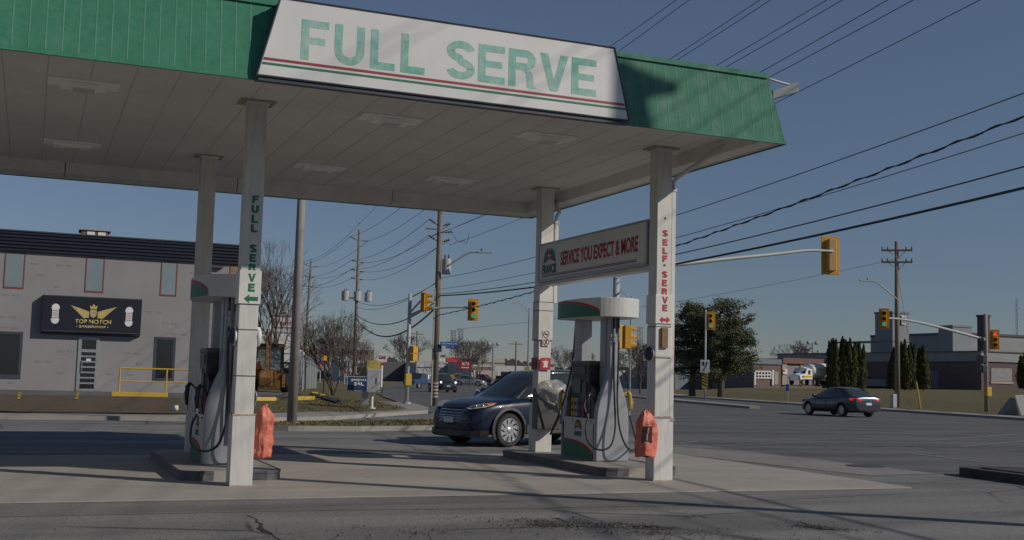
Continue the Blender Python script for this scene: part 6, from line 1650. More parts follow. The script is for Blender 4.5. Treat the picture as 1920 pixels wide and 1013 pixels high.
def slab(name, pts, y0, y1, m_): bm = nb(); prism(bm, [(x, y0, z) for x, z in pts], (0, y1-y0, 0)); return obj(name, bm, m_, bh, bevel=.02)
slab('boom', [(-1.1, .9), (-1.45, 1.0), (-1.75, 2.3), (-1.55, 3.45), (-1.3, 3.4), (-1.4, 2.3), (-1.15, 1.4)], -.14, .14, 'digger')
slab('dipper_arm', [(-1.6, 3.5), (-1.35, 3.55), (-1.75, 2.3), (-2.15, 1.1), (-2.4, 1.15), (-2.1, 2.4)], -.11, .11, 'digger')
slab('bucket', [(-2.4, 1.3), (-1.9, 1.2), (-1.75, .7), (-2.1, .35), (-2.65, .4), (-2.8, .9)], -.35, .35, 'digger')
slab('swing_frame', [(-1.0, .5), (-1.4, .5), (-1.5, 1.2), (-1.0, 1.3)], -.5, .5, 'digger')
for s in (-1, 1): slab('stabiliser', [(-.95, 1.1), (-1.1, 1.1), (-1.2, .3), (-1.0, .3)], s*.95-.1, s*.95+.1, 'digger')
bm = nb(); tube(bm, [(-1.5, .1, 1.2), (-1.9, .12, 2.2), (-1.75, .12, 3.2), (-1.45, .1, 3.75), (-1.2, .1, 3.4), (-1.25, .1, 2.4)], .035, 6, smoothn=5); tube(bm, [(-1.55, -.1, 1.2), (-1.95, -.12, 2.3), (-1.8, -.12, 3.3), (-1.4, -.1, 3.6)], .03, 6, smoothn=5); obj('hydraulic_hose', bm, 'rubber', bh, smooth_=True)
bm = nb(); rod(bm, (-1.3, 0, 1.3), (-1.5, 0, 2.6), .08); rod(bm, (-1.5, 0, 2.6), (-1.48, 0, 3.2), .045); obj('cylinder', bm, 'steel', bh)
bm = nb(); prism(bm, [(-1.12, .35, 1.35), (-1.12, .75, 1.35), (-1.12, .60, 1.85), (-1.12, .48, 1.85)], (-.03, 0, 0)); obj('warning_triangle', bm, 'orange_bag', bh)
bm = nb(); box(bm, -1.14, -.85, 2.72, -1.06, -.6, 2.85); box(bm, -1.14, .6, 2.72, -1.06, .85, 2.85); obj('rear_lamp', bm, 'amber', bh)
slab('loader_arm', [(1.0, 1.7), (3.2, 1.0), (4.0, .5), (3.8, .35), (3.0, .8), (.9, 1.5)], .7, .85, 'digger')
slab('loader_bucket', [(3.9, .1), (4.6, .1), (4.5, .3), (4.0, .9), (3.8, .8)], -1.1, 1.1, 'digger')
Pb = D(502, 745, 70); bh.location = (Pb.x, Pb.y, T(Pb.x, Pb.y)+.03); bh.rotation_euler = (0, 0, PI/2-.25); bh.scale = (1.0,)*3

# ------------------------------------------------------------------ trees
def bare_tree(label, P, H, seed, stems=1, spread=.55, depth=6, r0=.13, nest=False, group=None, twig_r=.012, lean=0):
    rr = random.Random(seed); t = thing('bare_tree', label, 'tree', P, rr.random()*6, group)
    bt, bc = nb(), nb()
    def seg(bm, a, b, ra, rb, n): rod(bm, a, b, ra, rb, n, caps=False)
    def grow(p, d, L_, r, k):
        q2 = p; nseg = 3 if k < 3 else 2
        dd = d.copy()
        for i in range(nseg):
            dd = (dd+Vector((rr.gauss(0, .10), rr.gauss(0, .10), rr.gauss(.03, .06)))).normalized()
            b = q2+dd*(L_/nseg); ra = r*(1-.3*i/nseg); rb = r*(1-.3*(i+1)/nseg)
            seg(bt if k < 3 else bc, q2, b, max(ra, twig_r), max(rb, twig_r*.8), 7 if k < 2 else (5 if k < 4 else 3))
            if k >= 1 and k < depth-1 and i < nseg-1 and rr.random() < .6:
                side = (dd+Vector((rr.gauss(0, .6), rr.gauss(0, .6), rr.gauss(.1, .3)))).normalized(); grow(b, side, L_*.55, r*.45, k+2)
            q2 = b
        if k < depth:
            nch = 2 if rr.random() < .45 else 3
            for c in range(nch):
                a = 2*PI*(c+rr.random()*.7)/nch; u, v = frame_of(dd); sp = spread*rr.uniform(.6, 1.3)
                nd = (dd+(u*math.cos(a)+v*math.sin(a))*sp+Vector((0, 0, .10))).normalized()
                grow(q2, nd, L_*rr.uniform(.66, .86), r*.64, k+1)
    tot = sum(.76**k for k in range(depth+1))
    for s in range(stems):
        a = 2*PI*s/max(1, stems)+rr.random(); d = Vector((math.cos(a)*(.28 if stems > 1 else .03)+lean, math.sin(a)*(.28 if stems > 1 else .03), 1)).normalized()
        grow(Vector((0, 0, -.1)), d, H/tot*1.12, r0*rr.uniform(.8, 1.1), 0)
    obj('trunk', bt, 'bark', t, recalc=False); obj('crown', bc, 'twig', t, recalc=False)
    if nest:
        bm = nb(); ball(bm, (1.2, 0, H*.72), .22, 1.2, 1, .7); crumple(bm, .08, 8); obj('nest', bm, 'black', t)
    return t
def tree_at(px, py, dist, top, *a, **k):
    P = D(px, py, dist); P.z = max(T(P.x, P.y), 0); H = row_z(P, top)-P.z
    return P, H
P, H = tree_at(512, 735, 84, 478); bare_tree('tall leafless tree rising behind the backhoe', P, H*.86, 11, 3, .36, 6, .12, twig_r=.010)
P = GT(625, 742); P.z = T(P.x, P.y); bare_tree('multi stemmed leafless tree left of the transformer pole', P, (row_z(P, 576)-P.z)*.84, 5, 4, .40, 6, .075, True, twig_r=.0075)
P = D(662, 738, 88); P.z = 0; bare_tree('spreading leafless tree just right of the transformer pole', P, (row_z(P, 612))*.8, 21, 3, .55, 6, .07, twig_r=.008, lean=.35)
P, H = tree_at(893, 708, 185, 650); ft = bare_tree('leafless tree behind the red plaza sign', P, H*1.08, 31, 2, .5, 6, .14, twig_r=.022, group='leafless trees in the distance')
for (px, py, dist, top, lab, rz) in ((1200, 732, 130, 655, 'leafless tree between the pump and the SELF SERVE column', 1.0), (1062, 712, 200, 662, 'leafless tree just right of the rear right column', 2.2), (872, 706, 210, 648, 'leafless tree left of its twin behind the red plaza sign', 3.0), (1495, 722, 260, 655, 'faint leafless tree left of the tanker truck', 4.0), (1085, 712, 220, 668, 'small leafless tree showing through the right pump frame', 5.0),
                                      (640, 705, 240, 640, 'leafless tree far down the road behind the transformer pole', .4), (757, 705, 230, 640, 'leafless tree left of the corner signal pole', 1.4), (1180, 720, 170, 668, 'leafless tree low behind the right pump', 5.5)):
    P, H2 = tree_at(px, py, dist, top); c = copy_tree(ft); c.location = P; c.rotation_euler = (0, 0, rz); c.scale = (H2*1.08/(H*1.08),)*3; c['label'] = lab

def leaf_faces(bm, c, R_, n, s, rr, flat=.6):
    for _ in range(n):
        while True:
            v = Vector((rr.uniform(-1, 1), rr.uniform(-1, 1), rr.uniform(-1, 1)))
            if v.length < 1: break
        v = v*(0.55+.45*rr.random()); p = c+Vector((v.x*R_, v.y*R_, v.z*R_*flat))
        a = Vector((rr.gauss(0, 1), rr.gauss(0, 1), rr.gauss(0, 1))).normalized(); b = a.cross(Vector((rr.gauss(0, 1), rr.gauss(0, 1), rr.gauss(0, 1)))).normalized()
        k = s*rr.uniform(.5, 1.3)
        bm.faces.new([bm.verts.new(p+a*k), bm.verts.new(p+b*k*.5), bm.verts.new(p-a*k*.8), bm.verts.new(p-b*k*.5)])
def pine(label, P, H, seed, outline, trunk_r=.35, leaf=.10):
    """outline: (height fraction, left reach, right reach) in metres along the picture's horizontal"""
    rr = random.Random(seed); t = thing('pine_tree', label, 'tree', P, 0, 'big evergreen trees')
    bt, bc = nb(), nb(); tr = [(0, 0, -.2)]
    for k in range(1, 8): tr.append((rr.gauss(0, .12)*k*.5, rr.gauss(0, .1)*k*.5, H*.93*k/7))
    tube(bt, tr, [trunk_r, .05], 9)
    for i in range(140):
        f = rr.uniform(.16, .99)**.9; z = H*f; k = min(6, int(f*7)); base = Vector(tr[k]).lerp(Vector(tr[min(7, k+1)]), f*7-k); 
        a = rr.random()*2*PI; l_ = lerp_tab([(o[0], o[1]) for o in outline], f); r_ = lerp_tab([(o[0], o[2]) for o in outline], f)
        ca = math.cos(a); reach = (r_ if ca > 0 else l_)*abs(ca)+(l_+r_)*.42*abs(math.sin(a)); reach *= rr.uniform(.45, 1.05)
        dirv = RT.copy()*ca+Vector((-RT.y, RT.x, 0))*math.sin(a); dirv.z = 0; dirv.normalize()
        tip = base+dirv*reach+Vector((0, 0, rr.uniform(-.6, .5)+.12*reach)); mid = base.lerp(tip, .5)+Vector((0, 0, -.15*reach*.5))
        tube(bt, [base, mid, tip], [.07, .02], 4)
        m_ = max(3, int(reach*2.2))
        for q3 in range(m_):
            u = .35+.65*(q3+rr.random())/m_; p = base.lerp(mid, u*2) if u < .5 else mid.lerp(tip, u*2-1)
            leaf_faces(bc, p+Vector((rr.gauss(0, .2), rr.gauss(0, .2), rr.gauss(0, .12))), rr.uniform(.4, .85), 52, leaf, rr, .7)
    obj('trunk', bt, 'bark', t, recalc=False); obj('crown', bc, 'pine', t, recalc=False); return t
P = D(1352, 736, 108); P.z = T(P.x, P.y); H = row_z(P, 556)-P.z
k = 108/CAM_F
pine('big ragged pine behind the traffic island signal, the right of two', P, H, 4, [(0.1, 2.2, 2.4), (.3, 2.6, 3.2), (.45, 2.6, 2.6), (.6, 2.8, 3.0), (.72, 3.0, 2.4), (.86, 2.4, 3.6), (.95, 1.4, 2.2), (1, .5, .6)])
P = D(1298, 735, 110); P.z = T(P.x, P.y); H = row_z(P, 560)-P.z
pine('big ragged pine half hidden by the SELF SERVE column, the left of two', P, H, 9, [(0.1, 1.8, 2.0), (.3, 2.8, 2.6), (.6, 3.0, 2.4), (.85, 2.4, 2.0), (1, .6, .6)])
def cedar(P, H, R_, seed):
    rr = random.Random(seed); t = thing('columnar_cedar', '', 'tree', P, 0, 'columnar cedars along the brick building')
    bt, bc = nb(), nb(); rod(bt, (0, 0, -.2), (0, 0, H*.85), .12, .04, 7)
    tops = [(rr.uniform(-.5, .5)*R_, rr.uniform(-.5, .5)*R_, H*rr.uniform(.82, 1.0)) for _ in range(4)]+[(0, 0, H)]
    for (tx, ty, th) in tops:
        n = int(900)
        for _ in range(n):
            f = rr.random()**.8; rad_ = R_*.75*(1-(max(0, f-.22)/.78)**1.7)*(.85+.25*noise.noise(Vector((tx*9+f*6, ty*7, seed)))); a = rr.random()*2*PI
            q2 = rad_*(.6+.45*rr.random()); p = Vector((tx*f*.9+q2*math.cos(a), ty*f*.9+q2*math.sin(a), th*f))
            up_ = Vector((math.cos(a)*.3+rr.gauss(0, .2), math.sin(a)*.3+rr.gauss(0, .2), 1)).normalized(); sdv = up_.cross(Vector((math.cos(a), math.sin(a), rr.gauss(0, .6)))).normalized(); k = rr.uniform(.14, .34)
            bc.faces.new([bc.verts.new(p+up_*k), bc.verts.new(p+sdv*k*.38), bc.verts.new(p-up_*k*.6), bc.verts.new(p-sdv*k*.38)])
    obj('trunk', bt, 'bark', t, recalc=False); obj('crown', bc, 'cedar', t, recalc=False); return t
CD = 150
proto = None
cl = [(1563, 636, 'leftmost cedar of the tight clump beside the tanker truck'), (1580, 633, 'tallest cedar of the clump right of the tanker truck'), (1594, 636, 'middle cedar of the clump, third from the left'), (1611, 642, 'rightmost cedar of the clump left of the utility pole'), (1676, 652, 'cedar hidden behind the right utility pole'), (1697, 638, 'cedar directly right of the utility pole, the tallest there'), (1708, 645, 'slightly shorter cedar right of the tallest by the utility pole'),
      (1731, 649, 'separate cedar before the dark brick wall, the rightmost complete one'), (1922, 662, 'cedar cut off by the right picture edge')]
cprotos = []
for i, (px, top, lab) in enumerate(cl):
    P = D(px, 727, CD if i < 8 else 140); P.z = D(px, 728, CD).z-.1; H = row_z(P, top)-P.z
    if i < 3: o = cedar(P, H, 1.45, i+40); o['H'] = H; cprotos.append(o)
    else:
        o = copy_tree(cprotos[i % 3]); k = H/cprotos[i % 3]['H']; o.location = P; o.scale = (max(.9, k)*(1.15 if i == 7 else 1),)*2+(k,); o.rotation_euler = (0, 0, i*1.3)
    o['label'] = lab
for o in cprotos: 
    if 'H' in o: del o['H']
for o in bpy.data.objects:
    if 'H' in o.keys(): del o['H']

# ------------------------------------------------------------------ buildings across the road, right
def corner(px, py, dist): P = D(px, py, dist); return P
bc_ = corner(1840, 727, 177); zb0 = bc_.z-.8
br = thing('brick_factory_building', 'low dark brick building with a pale roof band behind the cedars', 'building', bc_)
zt_ = row_z(bc_, 658.5)
X0, Y0 = bc_.x, bc_.y; Y1 = Y0+52; X1 = X0+40
bm = nb(); box(bm, X0, Y0, zb0-1.5, X1, Y1, zt_-3.2*0-1.0); 
for v in bm.verts:
    if v.co.z > zb0+1: v.co.z = row_z(bc_, 677)
obj('wall', bm, 'dark_brick', br, world=True)
bm = nb(); box(bm, X0-.25, Y0-.25, row_z(bc_, 677)-.05, X1, Y1+.2, zt_-.12); obj('roof_band', bm, 'grey_wall', br, world=True)
bm = nb(); box(bm, X0-.4, Y0-.4, zt_-.12, X1, Y1+.3, zt_+.05); obj('coping', bm, 'frame_dark', br, world=True)
w0 = PY(1858, 690, Y0); w1 = PY(1897, 716, Y0)
bm = nb(); box(bm, w0.x, Y0-.06, w1.z, w1.x, Y0-.02, w0.z); obj('window', bm, 'paint', br, world=True)
bm = nb(); box(bm, w0.x-.2, Y0-.15, w1.z-.35, w1.x+.2, Y0-.02, w1.z-.05); obj('window_sill', bm, 'beige', br, world=True)
l0 = PX(1630, 713, X0); l1 = PX(1672, 724, X0)
bm = nb(); box(bm, X0-1.2, l1.y, zb0+.6, X0-.02, l0.y, l0.z+.2); obj('loading_dock', bm, 'grey_wall', br, world=True)
d0 = PX(1752, 701, X0); bm = nb(); box(bm, X0-.05, d0.y-.9, zb0+.5, X0-.01, d0.y+.9, d0.z+.5); obj('door', bm, 'truck_blue', br, world=True)
for px in (1770, 1700): 
    p = PX(px, 700, X0); bm = nb(); box(bm, X0-.04, p.y-.6, p.z-.5, X0-.01, p.y+.6, p.z+1.0); obj('window', bm, 'glass_dark', br, world=True)
def block(name, label, cat, px0, px1, ptop, pbase, dist, depth, m_, extra=None):
    """axis aligned building; its front (facing -Y) spans px0..px1"""
    A = D(px0, pbase, dist); B = PY(px1, pbase, A.y); zt2 = row_z(A, ptop)
    t = thing(name, label, cat, (A.x, A.y, A.z))
    bm = nb(); box(bm, A.x, A.y, A.z-3, B.x, A.y+depth, zt2); obj('wall', bm, m_, t, world=True)
    return t, A, B, zt2
def frontbox(t, nm, Y, px0, py0, px1, py1, m_, out=.15, par=None):
    a, b = PY(px0, py0, Y), PY(px1, py1, Y); bm = nb(); box(bm, min(a.x, b.x), Y-out, min(a.z, b.z), max(a.x, b.x), Y-.01, max(a.z, b.z)); return obj(nm, bm, m_, par or t, world=True)
# towers and upper plant
def tower(label, px0, pxc, px1, ptop, dist, m_side, m_front, cat='tower'):
    """left face (facing -X) from px0 to pxc, front from pxc to px1"""
    Cn = D(pxc, 690, dist); Bx = PY(px1, 690, Cn.y); Ay = PX(px0, 690, Cn.x)
    t = thing('plant_tower', label, cat, (Cn.x, Cn.y, 2)); z = row_z(Cn, ptop)
    bm = nb(); box(bm, Cn.x, Cn.y, 0, Bx.x, Ay.y, z); obj('cladding', bm, m_front, t, world=True)
    bm = nb(); box(bm, Cn.x-.15, Cn.y-.15, z, Bx.x+.15, Ay.y+.15, z+.4); obj('parapet', bm, m_side, t, world=True)
    return t, Cn, Bx, z
t, Cn, Bx, z = tower('tall square grey tower with a logo behind the right utility pole', 1641, 1674, 1705, 587, 240, 'cladding_metal', 'tower_light')
bm = nb()
for f in (.32, .60): 
    zz = 2+(z-2)*f; box(bm, Cn.x-.12, Cn.y-.12, zz, Bx.x+.05, Cn.y+20, zz+.25)
obj('panel_joint', bm, 'cladding_metal', t, world=True)
a = PY(1689, 592, Cn.y); b = PY(1697, 609, Cn.y)
lg = []
bm = nb(); box(bm, a.x, Cn.y-.3, b.z, b.x, Cn.y-.1, a.z); lo = obj('logo_plate', bm, 'white', t, world=True)
for (x0, z0, x1, z1) in ((.18, .55, .82, .85), (.18, .15, .82, .45)):
    bm = nb(); box(bm, a.x+(b.x-a.x)*x0, Cn.y-.36, b.z+(a.z-b.z)*z0, a.x+(b.x-a.x)*x1, Cn.y-.31, b.z+(a.z-b.z)*z1); obj('logo_mark', bm, 'grey_wall', lo, world=True)
tower('lower pale rooftop block left of the dark chimney', 1760, 1787, 1822, 613, 250, 'cladding_metal', 'tower_light', 'rooftop block')
t, Cn, Bx, z = tower('dark square chimney behind the far right signal pole', 1833, 1846, 1857, 594, 228, 'frame_dark', 'dark_brick', 'chimney')
t, A, B, zt2 = block('upper_plant_building', 'long grey upper storey with dark roofline behind the far right signal pole', 'building', 1800, 1990, 627, 700, 260, 30, 'grey_wall')
bm = nb(); box(bm, A.x-.2, A.y-.3, zt2, B.x, A.y+30, zt2+.5); obj('roof_edge', bm, 'frame_dark', t, world=True)
# mast
P = D(1908, 690, 300); P.z = 0
t = thing('radio_mast', 'thin lattice radio mast near the right picture edge', 'mast', P)
bm = nb(); Hm = row_z(P, 560)
for k in range(3): rod(bm, (.35*math.cos(k*2.1), .35*math.sin(k*2.1), 0), (.2*math.cos(k*2.1), .2*math.sin(k*2.1), Hm), .05, n=4)
z = 0
while z < Hm-1.5:
    for k in range(3): rod(bm, (.33*math.cos(k*2.1), .33*math.sin(k*2.1), z), (.31*math.cos(k*2.1+2.1), .31*math.sin(k*2.1+2.1), z+1.2), .03, n=3)
    z += 1.2
obj('lattice', bm, 'steel', t)
# fire hall
fd = 185
t, A, B, zt2 = block('fire_hall', 'low brick fire hall with two grey bay doors beside the tanker', 'building', 1465, 1541, 672, 723, fd, 16, 'fire_brick')
Y = A.y
frontbox(t, 'roof_band', Y, 1465, 671, 1541, 684, 'fire_red', .5)
for a, b in ((1474, 1499), (1506, 1529)): 
    f = frontbox(t, 'bay_door', Y, a, 685, b, 722, 'door_grey', .12)
    for k in range(3): frontbox(t, 'door_window', Y-.12, a+3+k*7, 707, a+6+k*7, 709.5, 'glass_dark', .05, f)
frontbox(t, 'pier', Y, 1465, 676, 1473.5, 722, 'beige', .3); frontbox(t, 'pier', Y, 1499.5, 680, 1505, 722, 'yellow', .25); frontbox(t, 'pier', Y, 1531, 678, 1541, 722, 'beige', .3)
sgn = frontbox(t, 'wall_sign', Y, 1465, 692, 1474, 702, 'white', .5); frontbox(t, 'sign_mark', Y-.5, 1467, 693.5, 1472, 697, 'red', .05, sgn)
t2, A, B, zt2 = block('fire_hall_annex', 'single storey annex with small square windows left of the fire hall', 'building', 1413, 1464, 684, 722, fd-3, 12, 'fire_brick')
Y = A.y
frontbox(t2, 'roof_band', Y, 1405, 672, 1464.5, 684, 'cladding_metal', .2)
wf = frontbox(t2, 'window_frame', Y, 1415.5, 695, 1446, 710.5, 'white', .15)
for i in range(5):
    for j in range(2): frontbox(t2, 'pane', Y-.15, 1418+i*5.7, 698+j*6, 1421.5+i*5.7, 701.5+j*6, 'glass_dark', .04, wf)
frontbox(t2, 'pier', Y, 1413, 694, 1415.2, 722, 'white', .25); frontbox(t2, 'pier', Y, 1446.5, 694, 1449.5, 722, 'white', .25); dr = frontbox(t2, 'door', Y, 1452, 697, 1458.5, 721, 'beige', .1)
bm = nb(); box(bm, dr.data.vertices[0].co.x*0, 0, 0, .05, .05, .05); bm.free()
t3, A, B, zt2 = block('blue_grey_shed', 'low blue grey building behind the big pines', 'building', 1265, 1412, 676, 718, 200, 14, 'cladding_metal')
# light masts and line towers on the right skyline
def hpole(px, ptop, dist, label, kind):
    P = D(px, 715, dist); P.z = 0; H = row_z(P, ptop); t = thing('distant_pole', label, 'pole', P, 0, 'poles on the skyline')
    bm = nb(); rod(bm, (0, 0, 0), (0, 0, H), .16*dist/200, .12*dist/200, 6); obj('shaft', bm, 'steel' if kind != 'wood' else 'wood_pole', t)
    k = dist/200
    bm = nb()
    if kind == 'lamps':
        for s in (-1, 1):
            rod(bm, (0, 0, H-.3*k), (s*.6*k, 0, H-.1*k), .05*k, n=4); ball(bm, (s*.85*k, 0, H), .35*k, 1, 1, 1, 8)
        obj('lamps', bm, 'galv', t)
    elif kind == 'wood':
        box(bm, -1.2*k, -.08, H-.6*k, 1.2*k, .08, H-.42*k); obj('crossarm', bm, 'wood_pole', t)
    elif kind == 'arm':
        bm.free(); street_arm(t, [P+Vector((0, 0, H-.5)), at_row(P, px-5, ptop-1), at_row(P, px-10, ptop-6), at_row(P, px-14, ptop-10)])
        return t
    else: bm.free()
    return t
hpole(923, 645, 170, 'white pole with two floodlights left of the rear right column', 'lamps')
hpole(1523, 643, 260, 'pole with twin round floodlights above the fire hall', 'lamps')
hpole(1533, 657, 280, 'short wooden pole with one crossarm above the fire hall', 'wood')
hpole(749, 642, 240, 'pole with two floodlights between transformer and corner poles', 'lamps')
hpole(779, 621, 190, 'wooden pole with a crossarm just right of the corner signal pole', 'wood')
hpole(966, 640, 170, 'plain wooden pole with a dark box left of the rear right column', 'wood')
hpole(989, 578, 123, 'tall grey lamp post left of the rear right column', 'arm')
hpole(1181, 556, 120, 'tall grey lamp post between the pump and the SELF SERVE column', 'arm')
def lattice(px, ptop, dist, label):
    P = D(px, 700, dist); P.z = 0; H = row_z(P, ptop); t = thing('transmission_tower', label, 'pylon', P, 0, 'transmission towers on the skyline')
    bm = nb(); w0_, w1_ = 1.1*dist/400, .55*dist/400; n = 12
    for sx in (-1, 1):
        for sy2 in (-1, 1): rod(bm, (sx*w0_, sy2*w0_, 0), (sx*w1_, sy2*w1_, H), .12*dist/400, n=4)
    for k in range(n):
        z0, z1 = H*k/n, H*(k+1)/n; a = w0_+(w1_-w0_)*k/n; b = w0_+(w1_-w0_)*(k+1)/n
        for sy2 in (-1, 1): rod(bm, (-a, sy2*a, z0), (b, sy2*b, z1), .07*dist/400, n=3); rod(bm, (a, sy2*a, z0), (-b, sy2*b, z1), .07*dist/400, n=3)
    for f in (1.0, .72): rod(bm, (-1.6*dist/400, 0, H*f), (1.6*dist/400, 0, H*f), .10*dist/400, n=4)
    obj('lattice', bm, 'steel', t); return t
lattice(848, 620, 420, 'left one of two lattice pylons above the plaza'); lattice(862, 618, 430, 'right one of two lattice pylons above the plaza'); lattice(1495, 641, 520, 'faint lattice pylon above the fire hall'); lattice(1199, 614, 480, 'faint lattice pylon behind the lamp post near the SELF SERVE column')

# ------------------------------------------------------------------ plaza and roadside in the distance, left of centre
t, A, B, z = block('white_plaza', 'long white plaza with a blue stripe and red sign band', 'building', 780, 884, 680, 712, 215, 25, 'pale_wall'); Y = A.y
frontbox(t, 'blue_stripe', Y, 782, 688, 880, 691, 'sky_blue', .2); frontbox(t, 'roof_edge', Y, 776, 677.5, 884, 680.5, 'frame_dark', .3)
sb_ = frontbox(t, 'sign_band', Y, 836, 671, 864, 680, 'red', .5)
c0 = PY(822, 677, Y-.3)
fit_text('lettering', "O'S", (PY(821, 678.5, Y-.5).x, Y-.5, PY(821, 678.5, Y-.5).z), (1, 0, 0), (0, 0, 1), 1.35, .55, 'white', t, bold=.05)
frontbox(t, 'rooftop', Y+6, 826, 666, 864, 671, 'beige', 3)
t, A, B, z = block('low_white_building', 'long low white building with red striped wall behind the SUV', 'building', 884, 1040, 683, 713, 205, 20, 'pale_wall'); Y = A.y
for k in range(3): frontbox(t, 'red_stripe', Y, 888, 687.5+k*2.4, 928, 688.6+k*2.4, 'red', .2)
frontbox(t, 'garage', Y, 895, 694, 932, 712, 'beige', .3)
for a, b in ((940, 955), (958, 968), (972, 983)): frontbox(t, 'bay_opening', Y, a, 697, b, 712, 'glass_dark', .1)
frontbox(t, 'roof_edge', Y, 884, 681, 1040, 683.5, 'frame_dark', .3)
t, A, B, z = block('beige_warehouse', 'plain beige block rising behind the low white building', 'building', 895, 946, 672, 700, 260, 20, 'beige')
t, A, B, z = block('pale_building', 'pale flat building seen between rear right column and pump', 'building', 1048, 1135, 694, 716, 190, 12, 'pale_wall')
t, A, B, z = block('pale_warehouse', 'pale warehouse beyond the road left of the SELF SERVE column', 'building', 1150, 1262, 694, 718, 210, 14, 'pale_wall')
# red box sign
P = D(871, 712, 168); P.z = 0
t = thing('plaza_sign', 'red rectangular roadside sign with white lettering on two posts', 'sign', P)
b, p0, X, W, H = flat_board(t, P, 872, 685, 23, 15, 'red', 'sign_panel', .1, .15)
fit_text('lettering', 'AUTO', p0+X*(W*.2)+Vector((0, 0, H*.42)), X, (0, 0, 1), W*.6, H*.42, 'white', b, bold=.05, thick=.02)
bm = nb(); cbox(bm, (0, 0, 0), (.1, .1, .1)); bm.free()
poly_plate('underline', [(W*.2, H*.14), (W*.82, H*.14), (W*.82, H*.27), (W*.2, H*.27)], p0, X, (0, 0, 1), 'white', b, thick=.02)
for s in (.06, .94):
    bm = nb(); q1 = p0+X*(W*s); rod(bm, (q1.x, q1.y, 0), (q1.x, q1.y, q1.z), .12, n=6); obj('post', bm, 'grey_plastic', t, world=True)
# GAS sign
P = D(715, 708, 128); P.z = 0
t = thing('fuel_price_sign', 'white pole sign reading GAS beyond the corner grass', 'sign', P)
b, p0, X, W, H = flat_board(t, P, 717, 671, 17, 16, 'white', 'sign_panel', .1, .12)
fit_text('lettering', 'GAS', p0+X*(W*.12)+Vector((0, 0, H*.34)), X, (0, 0, 1), W*.76, H*.42, 'dkred', b, bold=.04, thick=.02)
flat_board(t, P, 717, 683, 6, 5, 'red', 'red_plate', .1, .12)
bm = nb(); rod(bm, (0, 0, 0), (0, 0, row_z(P, 680)), .14, n=8); obj('post', bm, 'white', t)
# buildings down the road
t, A, B, z = block('yellow_fronted_shop', 'shop with a yellow upper front and white gable by the election sign', 'building', 655, 716, 676, 709, 185, 12, 'pale_wall'); Y = A.y
frontbox(t, 'yellow_front', Y, 687, 675, 715, 693, 'truck_yellow', .4); frontbox(t, 'shop_window', Y, 670, 688, 685, 700, 'glass_dark', .1); frontbox(t, 'name_board', Y, 669, 681, 685, 686, 'grey_plastic', .2)
t, A, B, z = block('dark_grey_warehouse', 'dark grey warehouse right of the yellow fronted shop', 'building', 716, 772, 678, 706, 220, 20, 'grey_plastic')
t, A, B, z = block('long_brick_building', 'long brown brick building far behind the leafless trees', 'building', 560, 700, 652, 700, 330, 30, 'fire_brick'); Y = A.y
for k in range(14): frontbox(t, 'window', Y, 562+k*9.5, 658, 567+k*9.5, 664, 'glass_dark', .2)
t, A, B, z = block('grey_sloped_warehouse', 'grey warehouse in front of the long brick building', 'building', 545, 680, 668, 705, 260, 30, 'cladding_metal')
# small roadside signs
def small_sign(px, py, wpx, hpx, pbase, dist, m_, label, name='road_sign', cat='road sign'):
    P = D(px, pbase, dist); P.z = max(0, T(P.x, P.y)); t = thing(name, label, cat, P)
    b, p0, X, W, H = flat_board(t, P, px, py, wpx, hpx, m_, 'panel', .06, .03)
    bm = nb(); rod(bm, (0, 0, 0), (0, 0, row_z(P, py)-P.z), .05*dist/100, n=6); obj('post', bm, 'galv', t); return b, p0, X, W, H
b, p0, X, W, H = small_sign(566, 662, 11, 11, 742, 84, 'white', 'small white square sign on the grey panel fence')
poly_plate('mark', [(W*.3, H*.2), (W*.7, H*.2), (W*.7, H*.8), (W*.3, H*.8)], p0, X, (0, 0, 1), 'grey_wall', b)
small_sign(636.5, 673, 7, 8, 708, 170, 'white', 'left of two small white signs by the multi stemmed tree')
small_sign(649.5, 673, 8, 8, 708, 165, 'white', 'right of two small white signs by the multi stemmed tree')
b, p0, X, W, H = small_sign(600, 679, 14, 18, 706, 150, 'orange_bag', 'orange and blue roadside sign beyond the grey panel fence')
poly_plate('blue_field', [(W*.1, H*.3), (W*.9, H*.3), (W*.9, H*.7), (W*.1, H*.7)], p0, X, (0, 0, 1), 'sky_blue', b, thick=.02)
small_sign(646, 695, 5, 11, 707, 140, 'red', 'small red upright sign right of the multi stemmed tree')
small_sign(865, 692, .1, .1, 708, 170, 'yellow', 'x') if False else None
b, p0, X, W, H = small_sign(988, 693, 10, 10, 716, 110, 'yellow', 'yellow diamond warning sign just left of the rear right column')
b.rotation_euler = (0, 0, 0)
t = thing('marker_post', 'yellow tipped black post standing in the corner grass', 'post', GT(606, 745))
bm = nb(); rod(bm, (0, 0, 0), (0, 0, row_z(t.location, 676)-t.location.z), .035, n=8); obj('post', bm, 'black', t)
bm = nb(); zz = row_z(t.location, 672)-t.location.z; box(bm, -.10, -.08, zz-.14, .10, .08, zz+.14); obj('yellow_head', bm, 'signal_yellow', t, bevel=.02)
